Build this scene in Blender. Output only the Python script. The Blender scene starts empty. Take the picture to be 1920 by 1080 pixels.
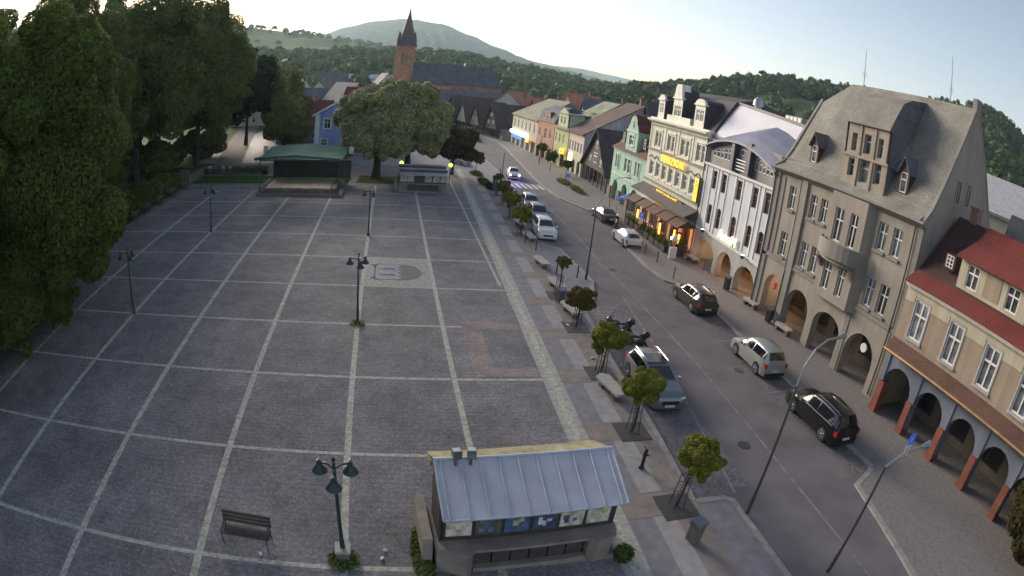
import bpy, math, random
import numpy as np
from mathutils import Matrix, Vector, Euler
from math import pi, sin, cos, radians, atan2, hypot

# ------------------------------------------------------------ camera, sky, sun
sc = bpy.context.scene
COL = sc.collection
cam_d = bpy.data.cameras.new('camera')
cam = bpy.data.objects.new('camera', cam_d)
COL.objects.link(cam)
sc.camera = cam
# a webcam with a strong barrel lens: a fisheye polynomial fitted to the paving grid
cam_d.type = 'PANO'
cam_d.sensor_width = 36.0
cam_d.sensor_fit = 'HORIZONTAL'
cam_d.lens = 21.0
_c = cam_d
try:
    _c.panorama_type = 'FISHEYE_LENS_POLYNOMIAL'
    _pc = _c
except Exception:
    _pc = _c.cycles
    _pc.panorama_type = 'FISHEYE_LENS_POLYNOMIAL'
_s = 1.92 / 36.0
for k_, v_ in (('fisheye_polynomial_k0', 0.0), ('fisheye_polynomial_k1', -0.894970438 * _s),
               ('fisheye_polynomial_k2', 0.0), ('fisheye_polynomial_k3', -0.0875679793 * _s ** 3),
               ('fisheye_polynomial_k4', 0.0), ('fisheye_fov', radians(170))):
    setattr(_pc, k_, v_)
cam_d.clip_start = 0.1
cam_d.clip_end = 12000
def Rz(a): return Matrix.Rotation(a, 4, 'Z')
def Rx(a): return Matrix.Rotation(a, 4, 'X')
CAM = Vector((1.2588, -12.0506, 13.5363))
cam.matrix_world = Matrix.Translation(CAM) @ Rz(-0.235376477) @ Rx(1.22673396) @ Rz(0.114545832)

SUN_AZ, SUN_EL = -26.0, 7.0          # degrees from +Y towards +X, and above the horizon
world = bpy.data.worlds.new("World")
sc.world = world
world.use_nodes = True
wn = world.node_tree
bg = wn.nodes['Background']
sky = wn.nodes.new('ShaderNodeTexSky')
sky.sky_type = 'NISHITA'
sky.sun_disc = False
sky.sun_elevation = radians(SUN_EL)
sky.sun_rotation = radians(SUN_AZ)
sky.air_density = 1.0
sky.dust_density = 1.0
sky.ozone_density = 1.8
sky.altitude = 450
hs = wn.nodes.new('ShaderNodeHueSaturation'); hs.inputs['Saturation'].default_value = 0.86
wn.links.new(sky.outputs[0], hs.inputs['Color'])
wm = wn.nodes.new('ShaderNodeMix'); wm.data_type = 'RGBA'; wm.blend_type = 'MULTIPLY'; wm.inputs[0].default_value = 1
wm.inputs[7].default_value = (1.12, 0.93, 0.91, 1)
wn.links.new(hs.outputs[0], wm.inputs[6]); wn.links.new(wm.outputs[2], bg.inputs[0])
bg.inputs[1].default_value = 0.064
sl = bpy.data.lights.new('sun', 'SUN')
sl.energy = 3.0
sl.angle = radians(40)
sl.color = (1.0, 0.86, 0.68)
so = bpy.data.objects.new('sun', sl)
COL.objects.link(so)
_d = Vector((sin(radians(SUN_AZ)) * cos(radians(SUN_EL)), cos(radians(SUN_AZ)) * cos(radians(SUN_EL)), sin(radians(SUN_EL))))
so.rotation_euler = _d.to_track_quat('Z', 'Y').to_euler()
so.location = (0, 0, 60)
vs = sc.view_settings
vs.view_transform = 'Standard'
vs.look = 'None'
vs.exposure = 2.4
vs.gamma = 1.0

# ------------------------------------------------------------ helpers
rnd = random.Random(7)

def lin(c):
    return tuple((x / 12.92 if x <= .04045 else ((x + .055) / 1.055) ** 2.4) for x in c)

MATS = {}
def mat(name, col, rough=0.8, var=0.15, scale=3.0, bump=0.0, bscale=20.0, metal=0.0, emit=None, estr=0.0,
        spec=0.5, kind='noise', coord='Object', detail=4, col2=None, trans=0.0):
    """procedural Principled material; col is linear RGB"""
    if name in MATS: return MATS[name]
    m = bpy.data.materials.new(name)
    m.use_nodes = True
    nt = m.node_tree; N = nt.nodes; L = nt.links
    b = N['Principled BSDF']
    b.inputs['Roughness'].default_value = rough
    b.inputs['Metallic'].default_value = metal
    b.inputs['Specular IOR Level'].default_value = spec
    tc = N.new('ShaderNodeTexCoord')
    if kind == 'noise':
        t = N.new('ShaderNodeTexNoise'); t.inputs['Scale'].default_value = scale; t.inputs['Detail'].default_value = detail
        fac = t.outputs['Fac']
    else:
        t = N.new('ShaderNodeTexVoronoi'); t.inputs['Scale'].default_value = scale
        sp = N.new('ShaderNodeSeparateColor'); L.new(t.outputs['Color'], sp.inputs[0]); fac = sp.outputs[0]
    L.new(tc.outputs[coord], t.inputs['Vector'])
    r = N.new('ShaderNodeValToRGB')
    c2 = col2 or tuple(x * (1 + var) for x in col)
    c1 = tuple(x * (1 - var) for x in col)
    r.color_ramp.elements[0].color = (*c1, 1); r.color_ramp.elements[1].color = (*c2, 1)
    r.color_ramp.elements[0].position = 0.3; r.color_ramp.elements[1].position = 0.7
    if kind != 'noise':
        r.color_ramp.elements[0].position = 0.0; r.color_ramp.elements[1].position = 1.0
    L.new(fac, r.inputs[0])
    L.new(r.outputs[0], b.inputs['Base Color'])
    if bump:
        n2 = N.new('ShaderNodeTexNoise'); n2.inputs['Scale'].default_value = bscale; n2.inputs['Detail'].default_value = 6
        L.new(tc.outputs[coord], n2.inputs['Vector'])
        bp = N.new('ShaderNodeBump'); bp.inputs['Strength'].default_value = bump; bp.inputs['Distance'].default_value = 0.03
        L.new(n2.outputs[0], bp.inputs['Height']); L.new(bp.outputs[0], b.inputs['Normal'])
    if emit:
        b.inputs['Emission Color'].default_value = (*emit, 1); b.inputs['Emission Strength'].default_value = estr
    if trans:
        b.inputs['Transmission Weight'].default_value = trans
    MATS[name] = m
    return m

class MB:
    """collects faces (with a material slot each) and links them as ONE mesh object"""
    def __init__(s): s.v = []; s.f = []; s.m = []; s.M = None
    def add(s, vs, fs, m=0):
        o = len(s.v)
        if s.M is not None: vs = [tuple(s.M @ Vector(p)) for p in vs]
        s.v.extend(vs)
        for f in fs: s.f.append(tuple(i + o for i in f)); s.m.append(m)
        return s
    def poly(s, pts, m=0): return s.add(list(pts), [tuple(range(len(pts)))], m)
    def box(s, x0, x1, y0, y1, z0, z1, m=0):
        v = [(x0, y0, z0), (x1, y0, z0), (x1, y1, z0), (x0, y1, z0), (x0, y0, z1), (x1, y0, z1), (x1, y1, z1), (x0, y1, z1)]
        return s.add(v, [(0, 3, 2, 1), (4, 5, 6, 7), (0, 1, 5, 4), (1, 2, 6, 5), (2, 3, 7, 6), (3, 0, 4, 7)], m)
    def cyl(s, p0, p1, r0, r1=None, n=10, m=0, caps=True):
        r1 = r0 if r1 is None else r1
        p0 = Vector(p0); p1 = Vector(p1); d = (p1 - p0).normalized()
        a = d.orthogonal().normalized(); b = d.cross(a)
        vs = [tuple(p0 + (a * cos(2 * pi * i / n) + b * sin(2 * pi * i / n)) * r0) for i in range(n)]
        vs += [tuple(p1 + (a * cos(2 * pi * i / n) + b * sin(2 * pi * i / n)) * r1) for i in range(n)]
        fs = [(i, (i + 1) % n, n + (i + 1) % n, n + i) for i in range(n)]
        if caps: fs += [tuple(range(n))[::-1], tuple(range(n, 2 * n))]
        return s.add(vs, fs, m)
    def tube(s, pts, r, n=8, m=0):
        for a, b in zip(pts[:-1], pts[1:]): s.cyl(a, b, r, r, n, m)
        return s
    def lathe(s, prof, c=(0, 0, 0), n=16, m=0):
        vs = []; fs = []
        for (r, z) in prof:
            vs += [(c[0] + r * cos(2 * pi * i / n), c[1] + r * sin(2 * pi * i / n), c[2] + z) for i in range(n)]
        for k in range(len(prof) - 1):
            fs += [(k * n + i, k * n + (i + 1) % n, (k + 1) * n + (i + 1) % n, (k + 1) * n + i) for i in range(n)]
        return s.add(vs, fs, m)
    def prism(s, pts, z0, z1, m=0):
        n = len(pts)
        vs = [(x, y, z0) for x, y in pts] + [(x, y, z1) for x, y in pts]
        return s.add(vs, [tuple(range(n))[::-1], tuple(range(n, 2 * n))] + [(i, (i + 1) % n, n + (i + 1) % n, n + i) for i in range(n)], m)
    def xprism(s, prof, x0, x1, m=0, caps=True):
        """profile of (y,z) points swept along x"""
        n = len(prof)
        vs = [(x0, y, z) for y, z in prof] + [(x1, y, z) for y, z in prof]
        fs = [(i, (i + 1) % n, n + (i + 1) % n, n + i) for i in range(n)]
        if caps: fs += [tuple(range(n))[::-1], tuple(range(n, 2 * n))]
        return s.add(vs, fs, m)
    def sheet(s, prof, x0, x1, m=0, t=0.12):
        """an open profile of (y,z) swept along x, given a thickness downwards"""
        p = list(prof) + [(y, z - t) for y, z in reversed(prof)]
        return s.xprism(p, x0, x1, m)
    def yprism(s, prof, y0, y1, m=0):
        n = len(prof)
        vs = [(x, y0, z) for x, z in prof] + [(x, y1, z) for x, z in prof]
        return s.add(vs, [tuple(range(n)), tuple(range(n, 2 * n))[::-1]] + [(i, n + i, n + (i + 1) % n, (i + 1) % n) for i in range(n)], m)
    def blob(s, c, rx, ry, rz, m=0, n=10, k=6, j=0.0, rg=rnd):
        vs = []; fs = []
        for a in range(k + 1):
            th = pi * a / k
            for i in range(n):
                q = 1 + rg.uniform(-j, j)
                vs.append((c[0] + rx * q * sin(th) * cos(2 * pi * i / n), c[1] + ry * q * sin(th) * sin(2 * pi * i / n), c[2] + rz * q * cos(th)))
        for a in range(k): fs += [(a * n + i, (a + 1) * n + i, (a + 1) * n + (i + 1) % n, a * n + (i + 1) % n) for i in range(n)]
        return s.add(vs, fs, m)
    def mesh(s, name, mats, smooth=False):
        me = bpy.data.meshes.new(name)
        me.from_pydata([tuple(map(float, p)) for p in s.v], [], s.f)
        for m in (mats if isinstance(mats, (list, tuple)) else [mats]): me.materials.append(m)
        me.polygons.foreach_set('material_index', s.m)
        if smooth:
            me.polygons.foreach_set('use_smooth', [True] * len(me.polygons))
            me.set_sharp_from_angle(angle=radians(38))
        me.update()
        return me
    def build(s, name, mats, parent=None, smooth=False, loc=None):
        return link(name, s.mesh(name, mats, smooth), parent, loc)

def link(name, me, parent=None, loc=None, rot=None):
    o = bpy.data.objects.new(name, me)
    COL.objects.link(o)
    if parent is not None: o.parent = parent
    if loc is not None: o.location = loc
    if rot is not None: o.rotation_euler = rot
    return o

def tag(o, label=None, cat=None, group=None, kind=None):
    if label: o['label'] = label
    if cat: o['category'] = cat
    if group: o['group'] = group
    if kind: o['kind'] = kind
    return o

def thing(name, label, cat, loc=(0, 0, 0), rz=0.0, group=None):
    o = bpy.data.objects.new(name, None)
    o.empty_display_size = 0.3
    COL.objects.link(o)
    o.location = loc; o.rotation_euler = (0, 0, rz)
    return tag(o, label, cat, group)

def dup(root, loc, rz=0.0, label=None, group=None, scale=None):
    def cp(o, par):
        c = o.copy(); COL.objects.link(c)
        if par is not None: c.parent = par
        for ch in list(o.children): cp(ch, c)
        return c
    r = cp(root, None)
    r.location = loc; r.rotation_euler = (0, 0, rz)
    if scale: r.scale = scale
    if label: r['label'] = label
    if group: r['group'] = group
    return r

def struct(name, mb, m, z=None):
    o = mb.build(name, m)
    o['kind'] = 'structure'
    return o

def wall(mb, x0, x1, z0, z1, ops, y=0.0, depth=0.22, m=0, mr=None, n=12):
    """a wall in the x-z plane facing -y with openings (x0,x1,z0,z1[,rise]); rise>0 gives an arched head above z1"""
    mr = m if mr is None else mr
    full = [(o[0], o[1], o[2], o[3] + (o[4] if len(o) > 4 else 0)) for o in ops]
    xs = sorted({x0, x1, *[a for o in full for a in o[:2]]}); zs = sorted({z0, z1, *[a for o in full for a in o[2:4]]})
    xs = [x for x in xs if x0 <= x <= x1]; zs = [z for z in zs if z0 <= z <= z1]
    for i in range(len(xs) - 1):
        for k in range(len(zs) - 1):
            cx = (xs[i] + xs[i + 1]) / 2; cz = (zs[k] + zs[k + 1]) / 2
            if any(o[0] < cx < o[1] and o[2] < cz < o[3] for o in full): continue
            mb.poly([(xs[i], y, zs[k]), (xs[i + 1], y, zs[k]), (xs[i + 1], y, zs[k + 1]), (xs[i], y, zs[k + 1])], m)
    for o in ops:
        a, b, c, d = o[:4]; rise = o[4] if len(o) > 4 else 0
        Y = y + depth
        if rise:
            mx = (a + b) / 2; r = (b - a) / 2
            arc = [(mx - r * cos(pi * i / n), d + rise * sin(pi * i / n)) for i in range(n + 1)]
            top = d + rise
            for i in range(n):
                (p, q), (p2, q2) = arc[i], arc[i + 1]
                mb.poly([(p, y, q), (p2, y, q2), (p2, y, top), (p, y, top)], m)
                mb.poly([(p, y, q), (p, Y, q), (p2, Y, q2), (p2, y, q2)], mr)
        else:
            mb.poly([(a, y, d), (a, Y, d), (b, Y, d), (b, y, d)], mr)
        mb.poly([(a, y, c), (a, Y, c), (a, Y, d), (a, y, d)], mr)
        mb.poly([(b, y, c), (b, y, d), (b, Y, d), (b, Y, c)], mr)
        if c > z0 + 1e-6: mb.poly([(a, y, c), (b, y, c), (b, Y, c), (a, Y, c)], mr)
HAZE = 0.00018
# ------------------------------------------------------------ materials
cob = mat('cobbles', (0.218, 0.204, 0.212), 0.8, 0.24, 11.0, 0.35, 30, kind='voronoi', spec=.3)
def cobble_setup(m, tint=1.0):
    nt = m.node_tree; N = nt.nodes; L = nt.links; b = N['Principled BSDF']
    ramp = [n for n in N if n.type == 'VALTORGB'][0]
    tc = [n for n in N if n.type == 'TEX_COORD'][0]
    big = N.new('ShaderNodeTexNoise'); big.inputs['Scale'].default_value = 0.22; big.inputs['Detail'].default_value = 5
    L.new(tc.outputs['Object'], big.inputs['Vector'])
    mr = N.new('ShaderNodeMapRange'); mr.inputs[1].default_value = 0.3; mr.inputs[2].default_value = 0.7
    mr.inputs[3].default_value = 0.76; mr.inputs[4].default_value = 1.24
    L.new(big.outputs[0], mr.inputs[0])
    mx = N.new('ShaderNodeMix'); mx.data_type = 'RGBA'; mx.blend_type = 'MULTIPLY'; mx.inputs[0].default_value = 1
    L.new(ramp.outputs[0], mx.inputs[6]); L.new(mr.outputs[0], mx.inputs[7])
    st = N.new('ShaderNodeTexNoise'); st.inputs['Scale'].default_value = 0.75; st.inputs['Detail'].default_value = 9; st.inputs['Roughness'].default_value = .62
    L.new(tc.outputs['Object'], st.inputs['Vector'])
    s2 = N.new('ShaderNodeMapRange'); s2.inputs[1].default_value = 0.40; s2.inputs[2].default_value = 0.56; s2.inputs[3].default_value = 0.80; s2.inputs[4].default_value = 1.03
    L.new(st.outputs[0], s2.inputs[0]); m0 = N.new('ShaderNodeMath'); m0.operation = 'MULTIPLY'; L.new(mr.outputs[0], m0.inputs[0]); L.new(s2.outputs[0], m0.inputs[1])
    L.new(m0.outputs[0], mx.inputs[7])
    # joints between the setts, laid in scales
    v = N.new('ShaderNodeTexVoronoi'); v.feature = 'DISTANCE_TO_EDGE'; v.inputs['Scale'].default_value = 11.0
    wv = N.new('ShaderNodeTexWave'); wv.wave_type = 'RINGS'; wv.inputs['Scale'].default_value = 1.9; wv.inputs['Distortion'].default_value = 1.2
    fr = N.new('ShaderNodeVectorMath'); fr.operation = 'FRACTION'
    sc_ = N.new('ShaderNodeVectorMath'); sc_.operation = 'SCALE'; sc_.inputs['Scale'].default_value = 0.62
    L.new(tc.outputs['Object'], sc_.inputs[0]); L.new(sc_.outputs[0], fr.inputs[0]); L.new(fr.outputs[0], wv.inputs['Vector'])
    L.new(tc.outputs['Object'], v.inputs['Vector'])
    j = N.new('ShaderNodeMapRange'); j.inputs[1].default_value = 0.0; j.inputs[2].default_value = 0.16
    j.inputs[3].default_value = 0.62; j.inputs[4].default_value = 1.0
    L.new(v.outputs['Distance'], j.inputs[0])
    m2 = N.new('ShaderNodeMix'); m2.data_type = 'RGBA'; m2.blend_type = 'MULTIPLY'; m2.inputs[0].default_value = 1
    L.new(mx.outputs[2], m2.inputs[6]); L.new(j.outputs[0], m2.inputs[7])
    w2 = N.new('ShaderNodeMapRange'); w2.inputs[3].default_value = 0.93; w2.inputs[4].default_value = 1.05
    L.new(wv.outputs['Fac'], w2.inputs[0])
    m3 = N.new('ShaderNodeMix'); m3.data_type = 'RGBA'; m3.blend_type = 'MULTIPLY'; m3.inputs[0].default_value = 1
    L.new(m2.outputs[2], m3.inputs[6]); L.new(w2.outputs[0], m3.inputs[7])
    L.new(m3.outputs[2], b.inputs['Base Color'])
cobble_setup(cob)
cob_red = mat('cobbles_reddish', (0.262, 0.208, 0.192), 0.8, 0.2, 9.0, 0.3, 30, kind='voronoi'); cobble_setup(cob_red)
cob_dark = mat('cobbles_dark', (0.165, 0.16, 0.168), 0.8, 0.25, 9.0, 0.3, 30, kind='voronoi'); cobble_setup(cob_dark)
bandm = mat('pale_setts', (0.38, 0.37, 0.31), 0.75, 0.3, 8.0, 0.3, 30, kind='voronoi')
stripm = mat('granite_strip', (0.33, 0.32, 0.29), 0.75, 0.25, 3.0, 0.2, 30)
slabA = mat('slab_light', (0.29, 0.28, 0.285), 0.7, 0.16, 2.2, 0.15, 20)
slabB = mat('slab_mid', (0.19, 0.18, 0.20), 0.7, 0.18, 2.2, 0.15, 20)
slabC = mat('slab_brown', (0.21, 0.18, 0.165), 0.75, 0.2, 2.0, 0.2, 20)
kerbm = mat('kerb_granite', (0.26, 0.25, 0.235), 0.7, 0.25, 2.5, 0.2, 20)
asph = mat('asphalt', (0.142, 0.130, 0.142), 0.8, 0.2, 0.5, 0.25, 60, detail=12, spec=.3)
bay_m = mat('bay_setts', (0.155, 0.14, 0.152), 0.75, 0.3, 8.0, 0.3, 30, kind='voronoi'); cobble_setup(bay_m)
walkR = mat('sidewalk_paving', (0.185, 0.172, 0.172), 0.8, 0.2, 13.0, 0.2, 20, kind='voronoi')
paint = mat('road_paint', (0.55, 0.55, 0.52), 0.6, 0.25, 3.0)
paint_worn = mat('worn_paint', (0.20, 0.19, 0.19), 0.7, 0.4, 2.0)
grass_m = mat('grass', (0.04, 0.08, 0.014), 0.95, 0.5, 1.5, 0.05, 40, spec=.08)
soil = mat('soil', (0.04, 0.033, 0.026), 0.95, 0.3, 2.0, 0.3, 20)
gravel = mat('gravel_path', (0.09, 0.083, 0.08), 0.9, 0.15, 2.0, 0.2, 20)
land = mat('valley_ground', (0.045, 0.075, 0.025), 0.95, 0.35, 0.04, 0, 1, spec=.08)
concrete = mat('concrete', (0.24, 0.205, 0.175), 0.85, 0.22, 1.6, 0.3, 18)
concrete_d = mat('dark_concrete', (0.13, 0.112, 0.10), 0.85, 0.28, 1.6, 0.3, 18)
stone_w = mat('bench_stone', (0.36, 0.35, 0.32), 0.75, 0.15, 3.0, 0.2, 20)
black_m = mat('black_metal', (0.012, 0.013, 0.015), 0.45, 0.1)
green_m = mat('green_lamp_paint', (0.012, 0.035, 0.036), 0.4, 0.1)
steel = mat('galvanised_steel', (0.33, 0.34, 0.36), 0.45, 0.15, 2.0, metal=0.7)
steel_d = mat('dark_steel', (0.09, 0.09, 0.10), 0.5, 0.15, 2.0, metal=0.5)
wood_d = mat('dark_wood', (0.055, 0.040, 0.034), 0.7, 0.3, 6.0, 0.2, 30)
wood_m = mat('brown_wood', (0.13, 0.075, 0.045), 0.7, 0.3, 6.0, 0.2, 30)
glass = mat('window_glass', (0.075, 0.082, 0.092), 0.10, 0.75, 1.3, spec=0.9)
glass_dk = mat('dark_opening', (0.012, 0.012, 0.013), 0.35, 0.3, 1.5)
def vary(m):
    nt = m.node_tree; N = nt.nodes; L = nt.links; b = N['Principled BSDF']; r = [k for k in N if k.type == 'VALTORGB'][0]
    oi = N.new('ShaderNodeObjectInfo'); mr = N.new('ShaderNodeMapRange'); mr.inputs[3].default_value = .3; mr.inputs[4].default_value = 2.6
    L.new(oi.outputs['Random'], mr.inputs[0]); mx = N.new('ShaderNodeMix'); mx.data_type = 'RGBA'; mx.blend_type = 'MULTIPLY'; mx.inputs[0].default_value = 1
    L.new(r.outputs[0], mx.inputs[6]); L.new(mr.outputs[0], mx.inputs[7]); L.new(mx.outputs[2], b.inputs['Base Color'])
vary(glass)
white_f = mat('white_window_frame', (0.62, 0.62, 0.60), 0.5, 0.08)
brown_f = mat('brown_window_frame', (0.10, 0.045, 0.035), 0.6, 0.15)
rubber = mat('tyre_rubber', (0.012, 0.012, 0.012), 0.85, 0.1)
rimm = mat('alloy_rim', (0.45, 0.46, 0.48), 0.3, 0.1, metal=0.8)
red_l = mat('red_lamp_lens', (0.35, 0.01, 0.012), 0.25, 0.1)
head_l = mat('headlamp_lens', (0.6, 0.62, 0.65), 0.15, 0.1)
plate_m = mat('number_plate', (0.6, 0.6, 0.58), 0.5, 0.05)
warm_e = mat('warm_lit_glass', (0.8, 0.35, 0.08), 0.5, 0.1, emit=(1.0, 0.28, 0.03), estr=1.3)
white_e = mat('lit_white', (0.9, 0.9, 0.85), 0.5, 0.05, emit=(1.0, 0.97, 0.88), estr=2.0)
yell_e = mat('lit_yellow', (0.9, 0.6, 0.05), 0.5, 0.05, emit=(1.0, 0.45, 0.01), estr=.30)

LEAFM = {}
def leaf_mat(name, dark, lightc, trans=0.35, ns=0.8):
    if name in LEAFM: return LEAFM[name]
    m = bpy.data.materials.new(name); m.use_nodes = True
    nt = m.node_tree; N = nt.nodes; L = nt.links
    b = N['Principled BSDF']; out = [n for n in N if n.type == 'OUTPUT_MATERIAL'][0]
    b.inputs['Roughness'].default_value = 0.7; b.inputs['Specular IOR Level'].default_value = 0.15
    g = N.new('ShaderNodeNewGeometry'); r = N.new('ShaderNodeValToRGB')
    r.color_ramp.elements[0].color = (*dark, 1); r.color_ramp.elements[1].color = (*lightc, 1)
    tc = N.new('ShaderNodeTexCoord'); nz = N.new('ShaderNodeTexNoise'); nz.inputs['Scale'].default_value = ns
    L.new(tc.outputs['Object'], nz.inputs['Vector'])
    ad = N.new('ShaderNodeMath'); ad.operation = 'MULTIPLY_ADD'; ad.inputs[1].default_value = 0.6
    L.new(g.outputs['Random Per Island'], ad.inputs[0])
    nm = N.new('ShaderNodeMath'); nm.operation = 'MULTIPLY'; nm.inputs[1].default_value = 0.5
    L.new(nz.outputs[0], nm.inputs[0]); L.new(nm.outputs[0], ad.inputs[2])
    L.new(ad.outputs[0], r.inputs[0]); L.new(r.outputs[0], b.inputs['Base Color'])
    if trans:
        t = N.new('ShaderNodeBsdfTranslucent'); L.new(r.outputs[0], t.inputs[0])
        ms = N.new('ShaderNodeMixShader'); ms.inputs[0].default_value = trans
        L.new(b.outputs[0], ms.inputs[1]); L.new(t.outputs[0], ms.inputs[2]); L.new(ms.outputs[0], out.inputs[0])
    LEAFM[name] = m
    return m
leaf_dark = leaf_mat('leaves_dark', (0.020, 0.042, 0.007), (0.155, 0.215, 0.042))
leaf_mid = leaf_mat('leaves_mid', (0.032, 0.058, 0.014), (0.18, 0.235, 0.06))
leaf_olive = leaf_mat('leaves_olive', (0.065, 0.075, 0.008), (0.32, 0.325, 0.05))
leaf_chest = leaf_mat('leaves_chestnut', (0.09, 0.115, 0.05), (0.46, 0.50, 0.24))
leaf_forest = leaf_mat('leaves_forest', (0.03, 0.06, 0.020), (0.125, 0.20, 0.065), .2, .02)
leaf_conifer = leaf_mat('needles', (0.006, 0.014, 0.007), (0.03, 0.05, 0.02), 0.1)
blossom = leaf_mat('blossom', (0.30, 0.28, 0.2), (0.46, 0.43, 0.33), 0.2)
bark = mat('bark', (0.045, 0.036, 0.028), 0.9, 0.35, 4.0, 0.5, 12)

def plaster(name, col, var=0.10):
    nm = 'plaster_' + name
    if nm in MATS: return MATS[nm]
    m = mat(nm, tuple(min(x * 1.22, .74) for x in col), 0.9, var, 0.7, 0.12, 25, detail=8, spec=.2)
    nt = m.node_tree; N = nt.nodes; L = nt.links; b = N['Principled BSDF']
    tc = [k for k in N if k.type == 'TEX_COORD'][0]; r = [k for k in N if k.type == 'VALTORGB'][0]
    mp = N.new('ShaderNodeMapping'); mp.inputs['Scale'].default_value = (2.2, 2.2, 0.16)
    nz = N.new('ShaderNodeTexNoise'); nz.inputs['Scale'].default_value = 1.0; nz.inputs['Detail'].default_value = 7; nz.inputs['Roughness'].default_value = .65
    L.new(tc.outputs['Object'], mp.inputs[0]); L.new(mp.outputs[0], nz.inputs['Vector'])
    mr = N.new('ShaderNodeMapRange'); mr.inputs[1].default_value = .38; mr.inputs[2].default_value = .62; mr.inputs[3].default_value = .86; mr.inputs[4].default_value = 1.03
    mx = N.new('ShaderNodeMix'); mx.data_type = 'RGBA'; mx.blend_type = 'MULTIPLY'; mx.inputs[0].default_value = 1
    L.new(nz.outputs[0], mr.inputs[0]); L.new(r.outputs[0], mx.inputs[6]); L.new(mr.outputs[0], mx.inputs[7]); L.new(mx.outputs[2], b.inputs['Base Color'])
    return m
def tiles(name, col, var=0.25, n=(3.2, 3.2)):
    nm = 'roof_' + name
    if nm in MATS: return MATS[nm]
    m = mat(nm, tuple(x * 1.3 for x in col), 0.8, var, .5, 0.0, detail=8, spec=.3)
    nt = m.node_tree; N = nt.nodes; L = nt.links; b = N['Principled BSDF']
    tc = [k for k in N if k.type == 'TEX_COORD'][0]
    br = N.new('ShaderNodeTexBrick'); br.inputs['Scale'].default_value = 1.0
    br.inputs['Brick Width'].default_value = 0.28; br.inputs['Row Height'].default_value = 0.22; br.inputs['Mortar Size'].default_value = 0.02
    mp = N.new('ShaderNodeCombineXYZ'); sp = N.new('ShaderNodeSeparateXYZ'); ad = N.new('ShaderNodeMath'); ad.operation = 'ADD'
    L.new(tc.outputs['Object'], sp.inputs[0]); L.new(sp.outputs[0], mp.inputs[0])
    L.new(sp.outputs[1], ad.inputs[0]); L.new(sp.outputs[2], ad.inputs[1]); L.new(ad.outputs[0], mp.inputs[1])
    L.new(mp.outputs[0], br.inputs['Vector'])
    br.inputs['Color1'].default_value = (1.12, 1.12, 1.12, 1); br.inputs['Color2'].default_value = (0.85, 0.85, 0.85, 1); br.inputs['Mortar'].default_value = (0.5, 0.5, 0.5, 1)
    mx = N.new('ShaderNodeMix'); mx.data_type = 'RGBA'; mx.blend_type = 'MULTIPLY'; mx.inputs[0].default_value = 0.8
    r = [k for k in N if k.type == 'VALTORGB'][0]
    L.new(r.outputs[0], mx.inputs[6]); L.new(br.outputs[0], mx.inputs[7]); L.new(mx.outputs[2], b.inputs['Base Color'])
    bp = N.new('ShaderNodeBump'); bp.inputs['Strength'].default_value = 0.5; bp.inputs['Distance'].default_value = 0.04
    L.new(br.outputs['Fac'], bp.inputs['Height']); bp.invert = True; L.new(bp.outputs[0], b.inputs['Normal'])
    return m

# ------------------------------------------------------------ ground
CW, RH = 4.8, 6.035                  # the paving grid: column and row spacing
def kx(y): return 8.62 + 0.037 * y   # the left edge of the pale strip beside the promenade
mb = MB(); mb.poly([(-3500, -300, -0.22), (3500, -300, -0.22), (3500, 3500, -0.22), (-3500, 3500, -0.22)])
struct('ground', mb, land)
# road with its bays; the promenade and the right pavement are slabs a kerb higher
LK = [(14.35, -40), (14.4, 1.9), (14.0, 2.25), (12.75, 2.3), (12.9, 4.3), (13.2, 7.5), (13.4, 11.5), (13.7, 16.4), (14.4, 22.6), (15.4, 23.0),
      (16.7, 26.8), (16.4, 35.0), (14.4, 36.6), (14.6, 42), (15.2, 50), (15.7, 58.5), (17.3, 60.5), (17.5, 66.7), (18.2, 76), (18.0, 94), (16.9, 109.7), (12.5, 140), (2, 175)]
RK = [(19.2, -40), (19.6, -5.2), (21.0, 1.1), (22.9, 1.9), (22.9, 4), (23.3, 9), (23.6, 13.3), (24.0, 19.7), (24.4, 26.2), (23.0, 27.7),
      (22.8, 31.1), (23.2, 36.3), (24.9, 37.3), (25.6, 44), (26.2, 50), (24.4, 51.6), (22.6, 57.4), (22.4, 66), (22.8, 73.4), (23.8, 87), (25.0, 105), (25.6, 118), (22.0, 140), (14, 165), (5, 185)]
mb = MB(); mb.poly([(10, -40, -0.12), (30, -40, -0.12), (30, 120, -0.12), (26, 150, -0.12), (4, 190, -0.12), (-2, 172, -0.12), (10, 120, -0.12)])
struct('road', mb, asph)
mb = MB()
mb.prism([(-80, -40)] + [(kx(-40), -40), (kx(75), 75)] + [(-24.8, 75), (-24.8, 60), (-24.8, 0), (-80, 0)], -0.2, 0.0)
plz = struct('plaza', mb, cob)
mb = MB(); mb.prism([(kx(-40), -40)] + LK + [(-4, 172), (-30, 200), (-30, 75.05), (kx(75), 75.05)], -0.2, 0.001)
struct('promenade', mb, slabB)
mb = MB(); mb.prism([(60, -40), (60, 200), (20, 200)] + RK[::-1], -0.2, 0.001)
struct('pavement', mb, walkR)
def kerb(pts, side, w=0.28):
    mb = MB()
    for i, (a, b) in enumerate(zip(pts[:-1], pts[1:])):
        d = Vector((b[0] - a[0], b[1] - a[1])); n = Vector((-d.y, d.x)).normalized() * w * side; z = .006 + .003 * (i % 3)
        mb.poly([(a[0], a[1], z), (b[0], b[1], z), (b[0] + n.x, b[1] + n.y, z), (a[0] + n.x, a[1] + n.y, z)][::side])
        o = n * -0.015
        mb.poly([(a[0] + o.x, a[1] + o.y, -.13), (b[0] + o.x, b[1] + o.y, -.13), (b[0], b[1], .006), (a[0], a[1], .006)])
    return struct('kerb', mb, kerbm)
kerb(LK, 1); kerb(RK, -1)
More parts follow.
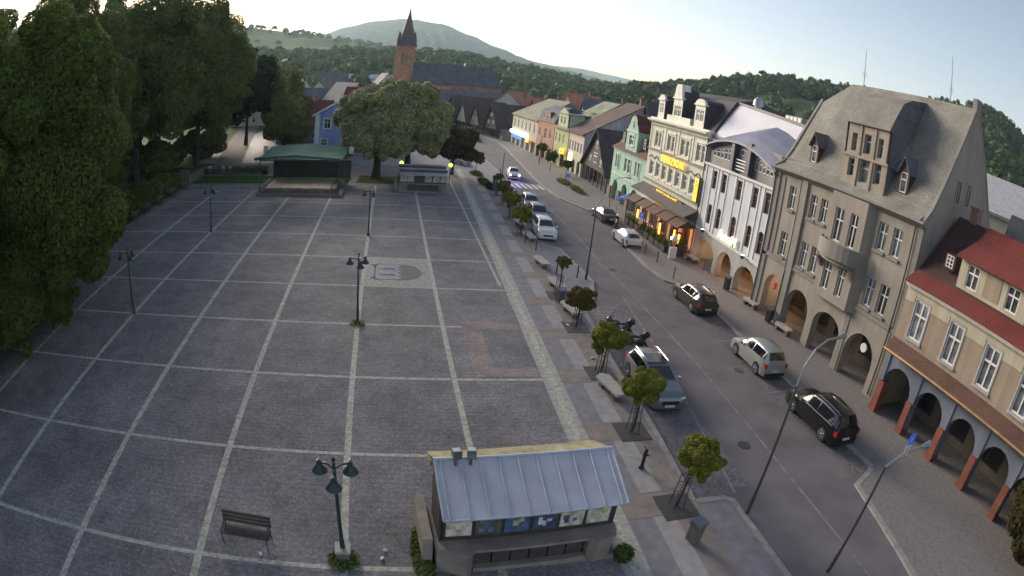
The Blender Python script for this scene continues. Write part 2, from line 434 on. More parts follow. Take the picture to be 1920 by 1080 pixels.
# parking bays set in stone
mb = MB()
mb.poly([(12.75, 2.3, -.114), (15.6, 2.6, -.114), (16.0, 10, -.114), (16.4, 16, -.114), (17.2, 23, -.114), (15.4, 23, -.114), (14.4, 22.6, -.114), (13.7, 16.4, -.114), (13.2, 7.5, -.114)])
mb.poly([(14.4, 36.6, -.114), (17.2, 36, -.114), (18.6, 60, -.114), (17.3, 60.5, -.114), (15.7, 58.5, -.114), (14.6, 42, -.114)])
mb.poly([(21.5, 1.7, -.114), (22.9, 1.9, -.114), (23.3, 9, -.114), (24.4, 26.2, -.114), (22.6, 27.3, -.114), (21.4, 9, -.114)])
mb.poly([(23.2, 36.3, -.114), (24.9, 37.3, -.114), (26.2, 50, -.114), (24.4, 51.2, -.114)])
struct('parking_bays', mb, bay_m)
# markings
mb = MB()
def line(mb, a, b, w=0.12, z=-.108):
    d = Vector((b[0] - a[0], b[1] - a[1])).normalized(); n = Vector((-d.y, d.x)) * w / 2
    mb.poly([(a[0] - n.x, a[1] - n.y, z), (a[0] + n.x, a[1] + n.y, z), (b[0] + n.x, b[1] + n.y, z), (b[0] - n.x, b[1] - n.y, z)][::-1])
cl = [(17.6, -12), (17.75, -3), (17.95, 2.7), (18.6, 14), (18.9, 27), (19.4, 40), (20.0, 57)]
for a, b in zip(cl[:-1], cl[1:]): line(mb, a, b, 0.10)
line(mb, (21.5, 9.9), (23.3, 9.9), .1); line(mb, (21.9, 16.6), (23.7, 16.7), .1)
for a, b in (((14.7, 2.4), (15.7, 8.6)), ((15.7, 8.6), (16.9, 16)), ((16.9, 16), (17.9, 24)), ((18.6, 30), (19.2, 36))): line(mb, a, b, 0.12)
struct('road_marking', mb, paint_worn)
for i in range(6):
    x = 17.95 + i * 0.78
    mb = MB(); mb.poly([(x, 63.0, -.108), (x + .42, 63.0, -.108), (x + .30, 66.4, -.108), (x - .12, 66.4, -.108)])
    struct('crossing_stripe', mb, paint)
# plaza bands
Z1, Z2, Z3 = .004, .008, .012
mb = MB()
cols = [-24 + 4.8 * i for i in range(0, 7)]
def rect(mb, x0, x1, y0, y1, z, m=0): mb.poly([(x0, y0, z), (x1, y0, z), (x1, y1, z), (x0, y1, z)], m)
for cx in cols[1:]:
    rect(mb, cx - .13, cx + .13, -30, 58.5 if cx > -14 else 54, Z1)
for r in range(-4, 10):
    y = r * RH
    x1 = kx(y) if r not in (3,) else 5.9
    for i in range(0, 8):
        a = -24 + 4.8 * i + .13; b = min(a + 4.8 - .26, x1) if i < 6 else x1
        a = max(a, -24.4)
        if i == 7 or a >= x1: continue
        if i == 6 and r == 9: continue
        rect(mb, a, b, y - .095, y + .095, Z1)
struct('stone_bands', mb, bandm)
# promenade strips and chequered slabs
mb = MB()
def qd(mb, x0, x1, y0, y1, z, m=0):   # follows the slant of the promenade
    mb.poly([(x0 + .037 * y0, y0, z), (x1 + .037 * y0, y0, z), (x1 + .037 * y1, y1, z), (x0 + .037 * y1, y1, z)], m)
qd(mb, 8.62, 8.92, -20, 75, Z2); qd(mb, 9.22, 9.55, -20, 75, Z2); qd(mb, 8.92, 9.22, -20, 75, Z2, 1)
mb.poly([(9.2, 25, Z2), (9.4, 25, Z2), (9.72, 66, Z2), (9.55, 66, Z2)], 1)
struct('granite_strip', mb, [stripm, bandm])
mb = MB()
y = -12.0; k = 0
while y < 72:
    qd(mb, 10.55, 11.45, y, y + 3.6, Z2, 0)
    qd(mb, 9.56, 12.6 if y < 36 else 13.1, y + 3.62, y + 5.0, Z2, 1)
    qd(mb, 11.46, 12.55 if y < 36 else 13.0, y, y + 3.6, Z2, 1)
    y += 5.02; k += 1
struct('promenade_slabs', mb, [slabA, slabC])
# reddish frame set in the paving
mb = MB(); x0, x1, y0, y1 = 5.85, 9.0, 12.3, 18.9
rect(mb, x0, x1 + .1, y1 - 1.0, y1, Z2); rect(mb, x0, x1, y0, y0 + 1.0, Z2); rect(mb, x0, x0 + 1.05, y0 + 1.0, y1 - 1.0, Z2)
struct('reddish_setts', mb, cob_red)
mb = MB(); rect(mb, x0 + 1.05, x1 + .1, y0 + 1.0, y1 - 1.0, Z2); struct('dark_setts', mb, cob_dark)
# the town arms laid in the paving, between rows 4 and 5
em_bg = mat('emblem_field', (0.3, 0.295, 0.265), 0.75, 0.25, 9.0, 0.2, 30, kind='voronoi')
em_line = mat('emblem_line', (0.105, 0.105, 0.12), 0.75, 0.2, 9.0, kind='voronoi')
em_red = mat('emblem_brown', (0.14, 0.115, 0.105), 0.75, 0.2, 9.0, kind='voronoi')
em_lt = mat('emblem_pale', (0.29, 0.295, 0.31), 0.75, 0.2, 9.0, kind='voronoi')
mb = MB(); ya, yb = 24.14 + .1, 30.17 - .1
rect(mb, .13, 4.67, ya, yb, Z2)
def poly2(mb, pts, z, m): mb.poly([(p, q, z) for p, q in pts], m)
cy = 27.05; hw = 1.62
# shield lying on its side: chief to the left (x small), point to the right
sh = [(0.42, cy - hw - .15), (0.75, cy - hw + .1), (1.15, cy - hw - .2), (1.6, cy - hw), (2.2, cy - hw - .02), (2.6, cy - hw - .05), (3.3, cy - hw * .93), (3.75, cy - hw * .72), (4.0, cy - hw * .4), (4.1, cy - .15), (4.3, cy)]
sh = sh + [(x, 2 * cy - y) for x, y in sh[::-1][1:]] + [(0.65, cy + hw * .7), (0.8, cy), (0.65, cy - hw * .7)]
# fans of simple convex strips
def strips(mb, outline_lo, outline_hi, z, m):
    for (a, b), (c, d) in zip(zip(outline_lo[:-1], outline_lo[1:]), zip(outline_hi[:-1], outline_hi[1:])):
        mb.poly([(a[0], a[1], z), (b[0], b[1], z), (d[0], d[1], z), (c[0], c[1], z)], m)
lo = [(0.42, cy - hw - .15), (0.75, cy - hw + .08), (1.15, cy - hw - .2), (1.6, cy - hw), (2.2, cy - hw - .02), (2.75, cy - hw - .05), (3.3, cy - hw * .93), (3.75, cy - hw * .72), (4.0, cy - hw * .4), (4.12, cy - .12), (4.35, cy - .01)]
hi = [(x, 2 * cy - y) for x, y in lo]
strips(mb, [(0.42, cy - hw - .15), (0.62, cy - hw + .06), (.9, cy - hw - .05)], [(0.55, cy - hw + .35), (0.74, cy - hw * .6), (.9, cy - hw * .6)], Z3, 1)
strips(mb, [(0.55, cy + hw - .35), (0.74, cy + hw * .6), (.9, cy + hw * .6)], [(0.42, cy + hw + .15), (0.62, cy + hw - .06), (.9, cy + hw + .05)], Z3, 1)
strips(mb, lo[2:], hi[2:], Z3, 1)
strips(mb, [(.74, cy - hw * .6), (.9, cy - hw - .05), (1.15, cy - hw - .2)], [(.74, cy + hw * .6), (.9, cy + hw + .05), (1.15, cy + hw + .2)], Z3, 1)
i_lo = [(x, y + .16) for x, y in [(0.86, cy - hw * .85), (1.15, cy - hw - .16), (1.6, cy - hw), (2.2, cy - hw - .02), (2.45, cy - hw)]]
strips(mb, i_lo, [(x, 2 * cy - y) for x, y in i_lo], Z3 + .004, 3)
strips(mb, [(2.45, cy - hw + .12), (3.25, cy - hw * .86), (3.7, cy - hw * .66), (3.95, cy - hw * .36), (4.08, cy - .1)],
       [(2.45, cy + hw - .12), (3.25, cy + hw * .86), (3.7, cy + hw * .66), (3.95, cy + hw * .36), (4.08, cy + .1)], Z3 + .004, 2)
for dy in (-.62, .62): poly2(mb, [(1.0, cy + dy), (1.5, cy + dy - .22), (2.3, cy + dy - .2), (2.3, cy + dy + .2), (1.5, cy + dy + .2)], Z3 + .008, 1)
for q in range(5): poly2(mb, [(2.2, cy - 1.35 + q * .62), (2.62, cy - 1.3 + q * .62), (2.62, cy - 1.0 + q * .62), (2.2, cy - .95 + q * .62)], Z3 + .012, 3)
poly2(mb, [(2.75, cy - .5), (3.1, cy - .55), (3.15, cy + .4), (2.95, cy + .5)], Z3 + .012, 1)
struct('paving_coat_of_arms', mb, [em_bg, em_line, em_red, em_lt])
# park: path, lawns
mb = MB(); mb.prism([(-200, -60), (-24.8, -60)] if False else [(-90, 0.02), (-24.82, 0.02), (-24.82, 60), (-24.82, 75), (-30.02, 75.02), (-30.02, 200), (-140, 200)], -0.2, .0); struct('lawn', mb, grass_m)
mb = MB(); mb.poly([(-24.5, 66.5, .01), (-20.0, 66.5, .01), (-27.5, 105, .01), (-34, 140, .01), (-39, 140, .01), (-32.5, 105, .01)]); mb.poly([(-24.75, 66.5, .012), (-8, 66.5, .012), (-3, 75, .012), (-24.75, 75, .012)]); struct('path', mb, gravel)
mb = MB(); mb.poly([(-24.7, 58.6, .01), (-3.6, 58.6, .01), (-3.2, 63.6, .01), (-24.7, 64.2, .01)]); mb.poly([(-2.6, 60.0, .01), (3.6, 60.0, .01), (3.4, 65.5, .01), (-2.2, 65.5, .01)])
struct('grass_strip', mb, grass_m)
# ------------------------------------------------------------ buildings
WIN = {}
def win(root, x0, x1, z0, z1, y=0.0, depth=0.2, style='cross', frame=None, pane=None, name='window', arch=0.0, fw=0.07, sill=None):
    """a window: frame mesh with the pane as its child, standing at the bottom of its reveal"""
    frame = frame or white_f; pane = pane or glass
    w = round(x1 - x0, 3); h = round(z1 - z0, 3)
    key = (w, h, style, frame.name, pane.name, arch, fw)
    if key not in WIN:
        mb = MB(); t = 0.07
        mb.box(0, fw, 0, t, 0, h); mb.box(w - fw, w, 0, t, 0, h)
        mb.box(fw, w - fw, 0, t, 0, fw)
        if not arch: mb.box(fw, w - fw, 0, t, h - fw, h)
        else:
            n = 8; mx = w / 2
            o = [(mx - mx * cos(pi * i / n), h + arch * sin(pi * i / n)) for i in range(n + 1)]
            q = [(mx - (mx - fw) * cos(pi * i / n), h + (arch - fw) * sin(pi * i / n)) for i in range(n + 1)]
            for i in range(n): mb.poly([(q[i][0], 0, q[i][1]), (q[i + 1][0], 0, q[i + 1][1]), (o[i + 1][0], 0, o[i + 1][1]), (o[i][0], 0, o[i][1])])
        zt = h * 0.64
        if style in ('cross', 'T', 'six'):
            mb.box(fw, w - fw, -.01, t, zt - fw * .55, zt + fw * .55)
        if style in ('cross', 'double'):
            mb.box(w / 2 - fw * .5, w / 2 + fw * .5, -.005, t, fw, h + arch - fw)
        if style == 'six':
            for f in (1 / 3, 2 / 3): mb.box(w * f - fw * .45, w * f + fw * .45, -.005, t, fw, h - fw)
        if style == 'grid':
            for f in (1 / 3, 2 / 3): mb.box(fw, w - fw, .005, t, h * f - .025, h * f + .025)
            mb.box(w / 2 - .03, w / 2 + .03, 0, t, fw, h - fw)
        fm = mb.mesh('window', frame)
        mb = MB()
        if arch:
            n = 8; mx = w / 2
            mb.poly([(fw, .05, 0), (w - fw, .05, 0)] + [(mx + (mx - fw) * cos(pi * i / n), .05, h + (arch - fw) * sin(pi * i / n)) for i in range(n + 1)])
        else: mb.poly([(fw, .05, fw), (w - fw, .05, fw), (w - fw, .05, h - fw), (fw, .05, h - fw)])
        WIN[key] = (fm, mb.mesh('pane', pane))
    fm, pm = WIN[key]
    o = link(name, fm, root, (x0, y + depth - 0.08, z0))
    link('pane', pm, o)
    return o

def house(name, label, cat, F, N, z=0.0, group=None):
    """Empty at the far end of the facade; local x runs along it towards the camera, local y goes into the house"""
    F = Vector(F); N = Vector(N); d = N - F
    return thing(name, label, cat, (F.x, F.y, z), atan2(d.y, d.x), group), d.length

def shell(mb, L, D, z1, m=0, z0=-.2, left=True, right=True, back=True, y0=0.0):
    if left: mb.poly([(0, y0, z0), (0, y0, z1), (0, D, z1), (0, D, z0)], m)
    if right: mb.poly([(L, y0, z0), (L, D, z0), (L, D, z1), (L, y0, z1)], m)
    if back: mb.poly([(0, D, z0), (0, D, z1), (L, D, z1), (L, D, z0)], m)

def trim(mb, x0, x1, z0, z1, y=0.0, w=0.14, d=0.05, m=0, sill=True, hood=False):
    """plaster surround round an opening"""
    mb.box(x0 - w, x0 - .003, y - d, y - .002, z0, z1 + w, m); mb.box(x1 + .003, x1 + w, y - d, y - .002, z0, z1 + w, m)
    mb.box(x0, x1, y - d, y - .002, z1 + .003, z1 + w, m)
    if sill: mb.box(x0 - w - .04, x1 + w + .04, y - d - .07, y - .002, z0 - .12, z0 - .004, m)
    if hood: mb.box(x0 - w - .06, x1 + w + .06, y - d - .12, y - .002, z1 + w + .003, z1 + w + .12, m)

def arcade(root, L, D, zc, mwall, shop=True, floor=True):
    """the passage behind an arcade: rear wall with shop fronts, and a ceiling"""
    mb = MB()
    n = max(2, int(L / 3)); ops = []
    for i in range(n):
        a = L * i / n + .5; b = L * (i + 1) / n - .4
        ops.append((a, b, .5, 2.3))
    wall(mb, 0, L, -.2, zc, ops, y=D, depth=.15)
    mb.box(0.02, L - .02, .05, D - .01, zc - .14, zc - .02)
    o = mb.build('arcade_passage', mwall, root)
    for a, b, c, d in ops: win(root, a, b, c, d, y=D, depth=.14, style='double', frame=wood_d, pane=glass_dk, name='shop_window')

def text(parent, s, size, loc, m, ext=0.04, rot=(pi / 2, 0, 0), align='CENTER', name='lettering', spacing=1.0, off=0.0):
    cu = bpy.data.curves.new(name, 'FONT'); cu.body = s; cu.size = size; cu.extrude = ext; cu.align_x = align
    cu.space_character = spacing; cu.offset = off; cu.resolution_u = 4
    cu.materials.append(m)
    tmp = bpy.data.objects.new('tmp', cu); COL.objects.link(tmp)
    me = bpy.data.meshes.new_from_object(tmp); bpy.data.objects.remove(tmp)
    return link(name, me, parent, loc, rot)

def profile_gable(mb, x, prof, ybot, ytop, z0, m=0, flip=False, t=0.0):
    """end wall closed up to the roof profile [(y,z)...]"""
    pts = [(x, prof[0][0], z0)] + [(x, y, z) for y, z in prof] + [(x, prof[-1][0], z0)]
    if flip: pts = pts[::-1]
    mb.poly(pts, m)

def downpipe(root, x, z0, z1, y=-.12, m=None):
    MB().cyl((x, y, z0), (x, y, z1), .06, n=8).build('downpipe', m or steel_d, root)

def chimney(root, x, y, z0, z1, w=.6, m=None):
    mb = MB(); mb.box(x - w / 2, x + w / 2, y - w / 2, y + w / 2, z0, z1); mb.box(x - w / 2 - .07, x + w / 2 + .07, y - w / 2 - .07, y + w / 2 + .07, z1 + .002, z1 + .14)
    return mb.build('chimney', m or mat('chimney_brick', (0.22, 0.13, 0.10), .9, .25, 5), root)

# ---- 1. ochre house with the red roof, nearest on the right
R1, L = house('townhouse', 'ochre two storey house with red tiled roof and orange footed blue grey arcade', 'house', (27.6, 6.95), (27.6, -13.0))
L = 19.95
pl = plaster('ochre', (0.245, 0.20, 0.155)); plc = plaster('cream', (0.34, 0.315, 0.245)); plb = plaster('bluegrey', (0.13, 0.145, 0.19))
mb = MB(); aops = []
for i in range(7):
    a = .27 + 2.9 * i; aops.append((a, a + 2.4, -.2, 1.85, 1.22))
aops = [o for o in aops if o[1] < L]
wall(mb, 0, L, -.2, 3.72, aops, depth=.5)
for i in range(7):     # pilaster strips over the piers
    x = .02 + 2.9 * i
    if x + .28 < L: mb.box(x, x + .28, -.07, -.003, 1.9, 3.7)
mb.build('arcade_wall', plb, R1)
for i in range(7):
    x = 2.9 * i - .28 if i else 0.0
    mb = MB(); mb.box(x + .06, min(x + .52, L), -.14, .5, -.2, 1.85); mb.box(x + .02, min(x + .58, L), -.2, .52, -.2, .3)
    mb.build('pier_foot', mat('orange_paint', (0.19, 0.062, 0.038), .8, .2, 2), R1)
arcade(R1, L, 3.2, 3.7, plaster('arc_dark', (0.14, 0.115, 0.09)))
mb = MB(); mb.sheet([(-.62, 3.86), (-.02, 4.5)], 0, L, 0, .1); mb.build('tiled_ledge', tiles('brown', (0.085, 0.045, 0.035)), R1)
MB().cyl((0, -.68, 3.84), (L, -.68, 3.84), .08, n=8).build('gutter', mat('copper_gutter', (0.33, 0.2, 0.1), .5, .2, 2, metal=.4), R1)
mb = MB(); ops = []; x = .95
while x + 1.1 < L: ops.append((x, x + 1.08, 4.9, 7.0)); x += 2.87
wall(mb, 0, L, 3.72, 7.62, ops, y=.0)
shell(mb, L, 9, 7.6)
mb.build('wall', pl, R1)
for a, b, c, d in ops: mb = MB(); trim(mb, a, b, c, d, w=.1, d=.04); mb.build('window_surround', plaster('greyblue', (0.30, 0.30, 0.31)), R1)
for a, b, c, d in ops: win(R1, a, b, c, d, depth=.12, fw=.1)
mb = MB()
for k, (a, b, c, d) in enumerate(ops):
    mb.box(a - .16, b + .16, -.035, -.002, 7.12, 7.6)
xs = [0.02] + [v for o in ops for v in (o[0] - .16, o[1] + .16)] + [L]
for a, b in zip(xs[::2], xs[1::2]):
    mb.box(a, b, -.045, -.002, 6.72, 7.6)
mb.build('frieze', plc, R1)
mb = MB(); mb.box(-.05, L, -.34, 0, 7.62, 7.78); mb.box(-.02, L, -.22, 0, 7.5, 7.617); mb.build('cornice', plaster('white', (0.55, 0.54, 0.50)), R1)
rt = tiles('red', (0.12, 0.026, 0.022)); rtd = tiles('old_dark', (0.05, 0.026, 0.025))
mb = MB(); mb.sheet([(-.42, 7.79), (.72, 8.42)], -.1, L, 0, .08); mb.build('eaves_roof', rt, R1)
mb = MB(); mb.sheet([(.74, 8.36), (4.1, 11.85)], 0, L, 0, .1); mb.sheet([(4.1, 11.85), (9.2, 7.4)], 0, L, 0, .1)
for x, fl in ((0.0, True), (L, False)): profile_gable(mb, x, [(.6, 8.2), (4.1, 11.8), (9, 7.5)], 0, 0, 7.3, 0, fl)
mb.build('roof', rtd, R1)
for i, (a, b) in enumerate(((2.85, 8.15), (10.6, 15.9))):
    mb = MB(); dops = [(a + .6, a + 1.5, 8.72, 9.96), (b - 1.65, b - .7, 8.72, 9.96)]
    wall(mb, a, b, 8.35, 10.14, dops, y=.9, depth=.15)
    mb.poly([(a, .9, 8.3), (a, .9, 10.14), (a, 2.7, 10.14), (a, .9, 8.4)]); mb.poly([(b, .9, 8.3), (b, 2.7, 10.14), (b, .9, 10.14)])
    mb.box(a - .06, b + .06, .72, .897, 8.27, 8.40)
    d = mb.build('dormer', plc, R1)
    mb = MB(); mb.box(a + 2.0, b - 2.1, .87, .897, 8.75, 9.95); mb.build('panel', pl, d)
    for q in dops: win(d, *q, y=.9, depth=.14, fw=.08)
    mb = MB(); mb.sheet([(.55, 10.16), (3.0, 11.15), (4.05, 11.95)], a - .25, b + .25, 0, .09); mb.build('dormer_roof', rt, d)
mb = MB(); mb.box(1.55, 2.35, 1.0, 1.9, 9.1, 9.95); mb.build('dormer', rtd, R1)
win(R1, 1.68, 2.22, 9.22, 9.88, y=1.0, depth=.05, style='grid', fw=.05)
chimney(R1, 1.2, 4.3, 11.0, 12.6)
# ---- 2. town hall
TL_ = 15.35
R2, _ = house('town_hall', 'tall grey brown town hall with steep slate roof, tower bay and big arches', 'town hall', (28.4, 22.6), (28.4, 7.25))
L = TL_
pt = plaster('townhall', (0.235, 0.213, 0.188)); ptd = plaster('townhall_trim', (0.19, 0.18, 0.165))
mb = MB()
aops = [(1.05, 3.15, -.2, 2.1, 1.1), (3.95, 6.75, -.2, 1.75, 1.5), (7.45, 10.35, -.2, 2.0, 1.0), (11.1, 14.0, -.2, 1.55, 1.6)]
wall(mb, 0, L, -.2, 4.35, aops, depth=.6, n=16)
w1 = [(1.78, 2.62, 4.78, 6.52), (4.38, 5.16, 4.78, 6.54), (5.56, 6.38, 4.78, 6.55), (11.5, 12.35, 4.78, 6.56), (12.82, 13.68, 4.78, 6.58)]
w2 = [(1.82, 2.62, 8.24, 9.9), (4.42, 5.14, 8.24, 9.85), (5.56, 6.3, 8.26, 9.86), (11.48, 12.32, 8.28, 9.98), (12.82, 13.66, 8.3, 9.98)]
wall(mb, 0, 7.1, 4.35, 10.85, [o for o in w1 + w2 if o[1] < 7.1], depth=.25)
wall(mb, 11.0, L, 4.35, 10.85, [o for o in w1 + w2 if o[0] > 11], depth=.25)
wall(mb, 7.1, 11.0, 4.35, 10.85, [(7.4, 10.7, 4.5, 10.3)], depth=.3)
GP = [(-.2, 10.9), (.3, 11.5), (1.0, 12.7), (2.1, 14.9), (4.3, 18.55), (6.3, 15.4), (8.6, 11.2)]
profile_gable(mb, L, GP, 0, 0, -.2)
profile_gable(mb, 0, [(-.2, 10.9), (.3, 11.3), (1.0, 12.2), (2.1, 14.2), (3.4, 16.5), (5.4, 16.5), (8.6, 11.2)], 0, 0, -.2, flip=True)
mb.poly([(0, 8.6, -.2), (0, 8.6, 11.2), (L, 8.6, 11.2), (L, 8.6, -.2)])
mb.build('wall', pt, R2)
mb = MB(); mb.box(0, L + .02, -.1, -.003, 4.3, 4.5); mb.box(0, 3.3, -.08, -.003, 4.502, 4.62); mb.box(4.0, L, -.06, -.003, 4.502, 4.6)
mb.box(3.32, 4.0, -.16, -.003, 4.0, 10.84); mb.box(3.36, 3.96, -.14, -.003, -.2, 4.0)
mb.box(.0, .55, -.1, -.003, -.2, 10.84); mb.box(.9, 1.2, -.06, -.003, 4.65, 10.4)
mb.box(10.55, 10.95, -.05, -.003, -.2, 4.2); mb.box(L - .62, L + .02, -.05, -.003, -.2, 10.8)
for o in w1 + w2: mb.box(o[0] - .12, o[1] + .12, -.14, -.003, o[2] - .18, o[2] - .01)
mb.build('trim', ptd, R2)
mb = MB(); mb.xprism([(-.62, 10.86), (-.62, 11.0), (-.1, 11.0), (-.003, 10.7), (-.003, 10.5), (-.2, 10.62)], -.1, L + .15); mb.build('cornice', ptd, R2)
for o in w1 + w2: win(R2, *o, depth=.24, fw=.075)
# the polygonal bay of the two upper floors
bay = MB()
bops = [(.55, 1.35, 4.45, 6.4), (2.1, 2.75, 4.45, 6.45), (.55, 1.45, 7.66, 9.8), (2.1, 2.85, 7.66, 9.8)]
bay.M = Matrix.Translation((7.15, -.5, 0)); wall(bay, 0.0, 3.5, 3.9, 10.75, bops, depth=.22)
bay.M = None
bay.poly([(7.15, -.5, 3.9), (7.15, -.5, 10.75), (6.75, 0, 10.75), (6.75, 0, 3.9)]); bay.poly([(10.65, -.5, 3.9), (11.1, 0, 3.9), (11.1, 0, 10.75), (10.65, -.5, 10.75)])
bay.poly([(6.75, 0, 3.9), (11.1, 0, 3.9), (10.65, -.5, 3.9), (7.15, -.5, 3.9)][::-1]); bay.poly([(6.75, 0, 10.75), (11.1, 0, 10.75), (10.65, -.5, 10.75), (7.15, -.5, 10.75)])
bo = bay.build('bay', pt, R2)
for o in bops: win(bo, o[0] + 7.15, o[1] + 7.15, o[2], o[3], y=-.5, depth=.2, fw=.075)
# round balcony with flower pots
mb = MB(); n = 12
arc = [(8.95 - 2.1 * cos(pi * i / n), -.45 - 1.05 * sin(pi * i / n)) for i in range(n + 1)]
mb.prism(arc[::-1], 6.75, 6.95); mb.prism([(8.95 + (x - 8.95) * .8, -.45 + (y + .45) * .75) for x, y in arc[::-1]], 6.45, 6.748)
for (x, y), (x2, y2) in zip(arc[:-1], arc[1:]):
    mb.poly([(x, y, 6.95), (x2, y2, 6.95), (x2, y2, 7.75), (x, y, 7.75)]); mb.poly([(8.95 + (x - 8.95) * .93, y * .93 + -.03, 6.95), (8.95 + (x - 8.95) * .93, y * .93 - .03, 7.75), (8.95 + (x2 - 8.95) * .93, y2 * .93 - .03, 7.75), (8.95 + (x2 - 8.95) * .93, y2 * .93 - .03, 6.95)])
    mb.poly([(x, y, 7.75), (x2, y2, 7.75), (8.95 + (x2 - 8.95) * .93, y2 * .93 - .03, 7.75), (8.95 + (x - 8.95) * .93, y * .93 - .03, 7.75)])
for q in (7.15, 10.5): mb.xprism([(-.5, 6.45), (-1.05, 6.44), (-.5, 5.7)], q, q + .25)
mb.build('balcony', ptd, R2)
# tower bay above the eaves
mb = MB()
tops = [(7.55, 8.05, 13.6, 14.75), (8.75, 9.4, 13.6, 14.85), (10.1, 10.55, 13.6, 14.8), (7.5, 8.1, 11.95, 13.1), (8.65, 9.55, 11.75, 13.2), (10.05, 10.7, 11.95, 13.2)]
wall(mb, 6.95, 11.2, 11.2, 13.3, [o for o in tops if o[3] < 13.3], y=.1, depth=.3)
wall(mb, 7.15, 11.0, 13.3, 15.4, [o for o in tops if o[3] > 13.3], y=.1, depth=.3)
for s, xa, xb in ((1, 6.95, 7.15), (-1, 11.2, 11.0)):
    for (za, zb, xx) in ((11.2, 13.3, xa), (13.3, 15.4, xb)):
        pts = [(xx, .1, za), (xx, .1, zb), (xx, 3.5, zb), (xx, 1.0 if za < 12 else 2.0, za)]
        mb.poly(pts if s > 0 else pts[::-1])
mb.box(6.9, 11.25, .0, .097, 13.22, 13.4)
for q in (8.35, 9.72): mb.box(q, q + .16, .02, .097, 11.3, 15.3)
tb = mb.build('tower_bay', plaster('townhall_light', (0.245, 0.215, 0.18)), R2)
for o in tops: win(tb, *o, y=.1, depth=.28, style='T', fw=.07, frame=mat('grey_frame', (0.3, 0.3, 0.29), .6, .1))
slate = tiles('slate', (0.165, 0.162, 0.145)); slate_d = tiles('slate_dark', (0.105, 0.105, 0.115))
mb = MB()
hood = [(-.12, 15.42), (.1, 15.75), (.6, 16.5), (1.3, 17.4), (2.3, 17.9), (4.2, 18.2)]
for (y0_, z0_), (y1_, z1_) in zip(hood[:-1], hood[1:]):
    ins = lambda z: (z - 15.42) * .12
    a0, b0 = 6.98 + ins(z0_), 11.18 - ins(z0_); a1, b1 = 6.98 + ins(z1_), 11.18 - ins(z1_)
    mb.poly([(a0, y0_, z0_), (b0, y0_, z0_), (b1, y1_, z1_), (a1, y1_, z1_)])
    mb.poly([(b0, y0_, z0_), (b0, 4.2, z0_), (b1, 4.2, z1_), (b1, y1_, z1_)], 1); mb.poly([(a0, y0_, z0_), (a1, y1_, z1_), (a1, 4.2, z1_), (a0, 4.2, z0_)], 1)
mb.box(6.95, 11.2, -.14, 2.5, 15.38, 15.45)
# slate clad flanks, flaring to the main roof
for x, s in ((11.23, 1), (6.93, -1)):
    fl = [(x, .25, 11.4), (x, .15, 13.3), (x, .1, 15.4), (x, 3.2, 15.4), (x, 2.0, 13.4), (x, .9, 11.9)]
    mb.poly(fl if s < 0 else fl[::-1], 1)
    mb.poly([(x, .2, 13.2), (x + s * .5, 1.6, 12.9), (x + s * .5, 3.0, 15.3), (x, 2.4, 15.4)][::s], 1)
mb.build('tower_roof', [slate, slate_d], R2)
mb = MB()
RP = [(-.6, 10.98), (.3, 11.55), (1.0, 12.7), (2.1, 14.75), (4.3, 18.6)]
mb.sheet(RP, 2.8, L - .25, 0, .12)
for (a, b) in zip(RP[:-1], RP[1:]):
    LP = {10.98: 10.95, 11.55: 11.35, 12.7: 12.3, 14.75: 14.3}
    if b[1] < 15: mb.poly([(0.2, a[0], LP.get(a[1], a[1])), (2.8, a[0], a[1]), (2.8, b[0], b[1]), (0.2, b[0], LP.get(b[1], b[1]))])
mb.poly([(.2, 2.1, 14.3), (2.8, 2.1, 14.75), (2.8, 4.3, 18.6), (.2, 3.4, 16.6)]); mb.poly([(.2, 3.4, 16.6), (2.8, 4.3, 18.6), (.2, 5.4, 16.6)])
mb.sheet([(4.3, 18.6), (6.4, 15.4), (8.8, 11.1)], 2.8, L - .25, 0, .1); mb.poly([(2.8, 4.3, 18.6), (2.8, 8.8, 11.1), (.2, 8.6, 11.1), (.2, 5.4, 16.6)])
mb.box(.3, 6.5, .42, .52, 11.65, 11.76, 1); mb.box(11.4, 14.9, .42, .52, 11.72, 11.83, 1)
mb.build('roof', [slate, ptd], R2)
for x0, x1, pr in ((-.02, .24, [(-.5, 10.95), (.3, 11.4), (1.0, 12.4), (2.1, 14.4), (3.5, 16.8)]), (L - .24, L + .02, [(-.3, 10.95), (.3, 11.6), (1.0, 12.85), (2.1, 14.95), (4.1, 18.5), (4.5, 18.4), (8.7, 11.2)])):
    mb = MB()      # raised verges at both ends
    for (a, b) in zip(pr[:-1], pr[1:]):
        mb.xprism([(a[0], a[1] - .3), (a[0], a[1] + .12), (b[0], b[1] + .12), (b[0], b[1] - .3)], x0, x1)
    if x0 > 1: mb.box(L - .3, L + .06, 4.0, 4.6, 18.2, 19.2)
    mb.build('verge', ptd, R2)
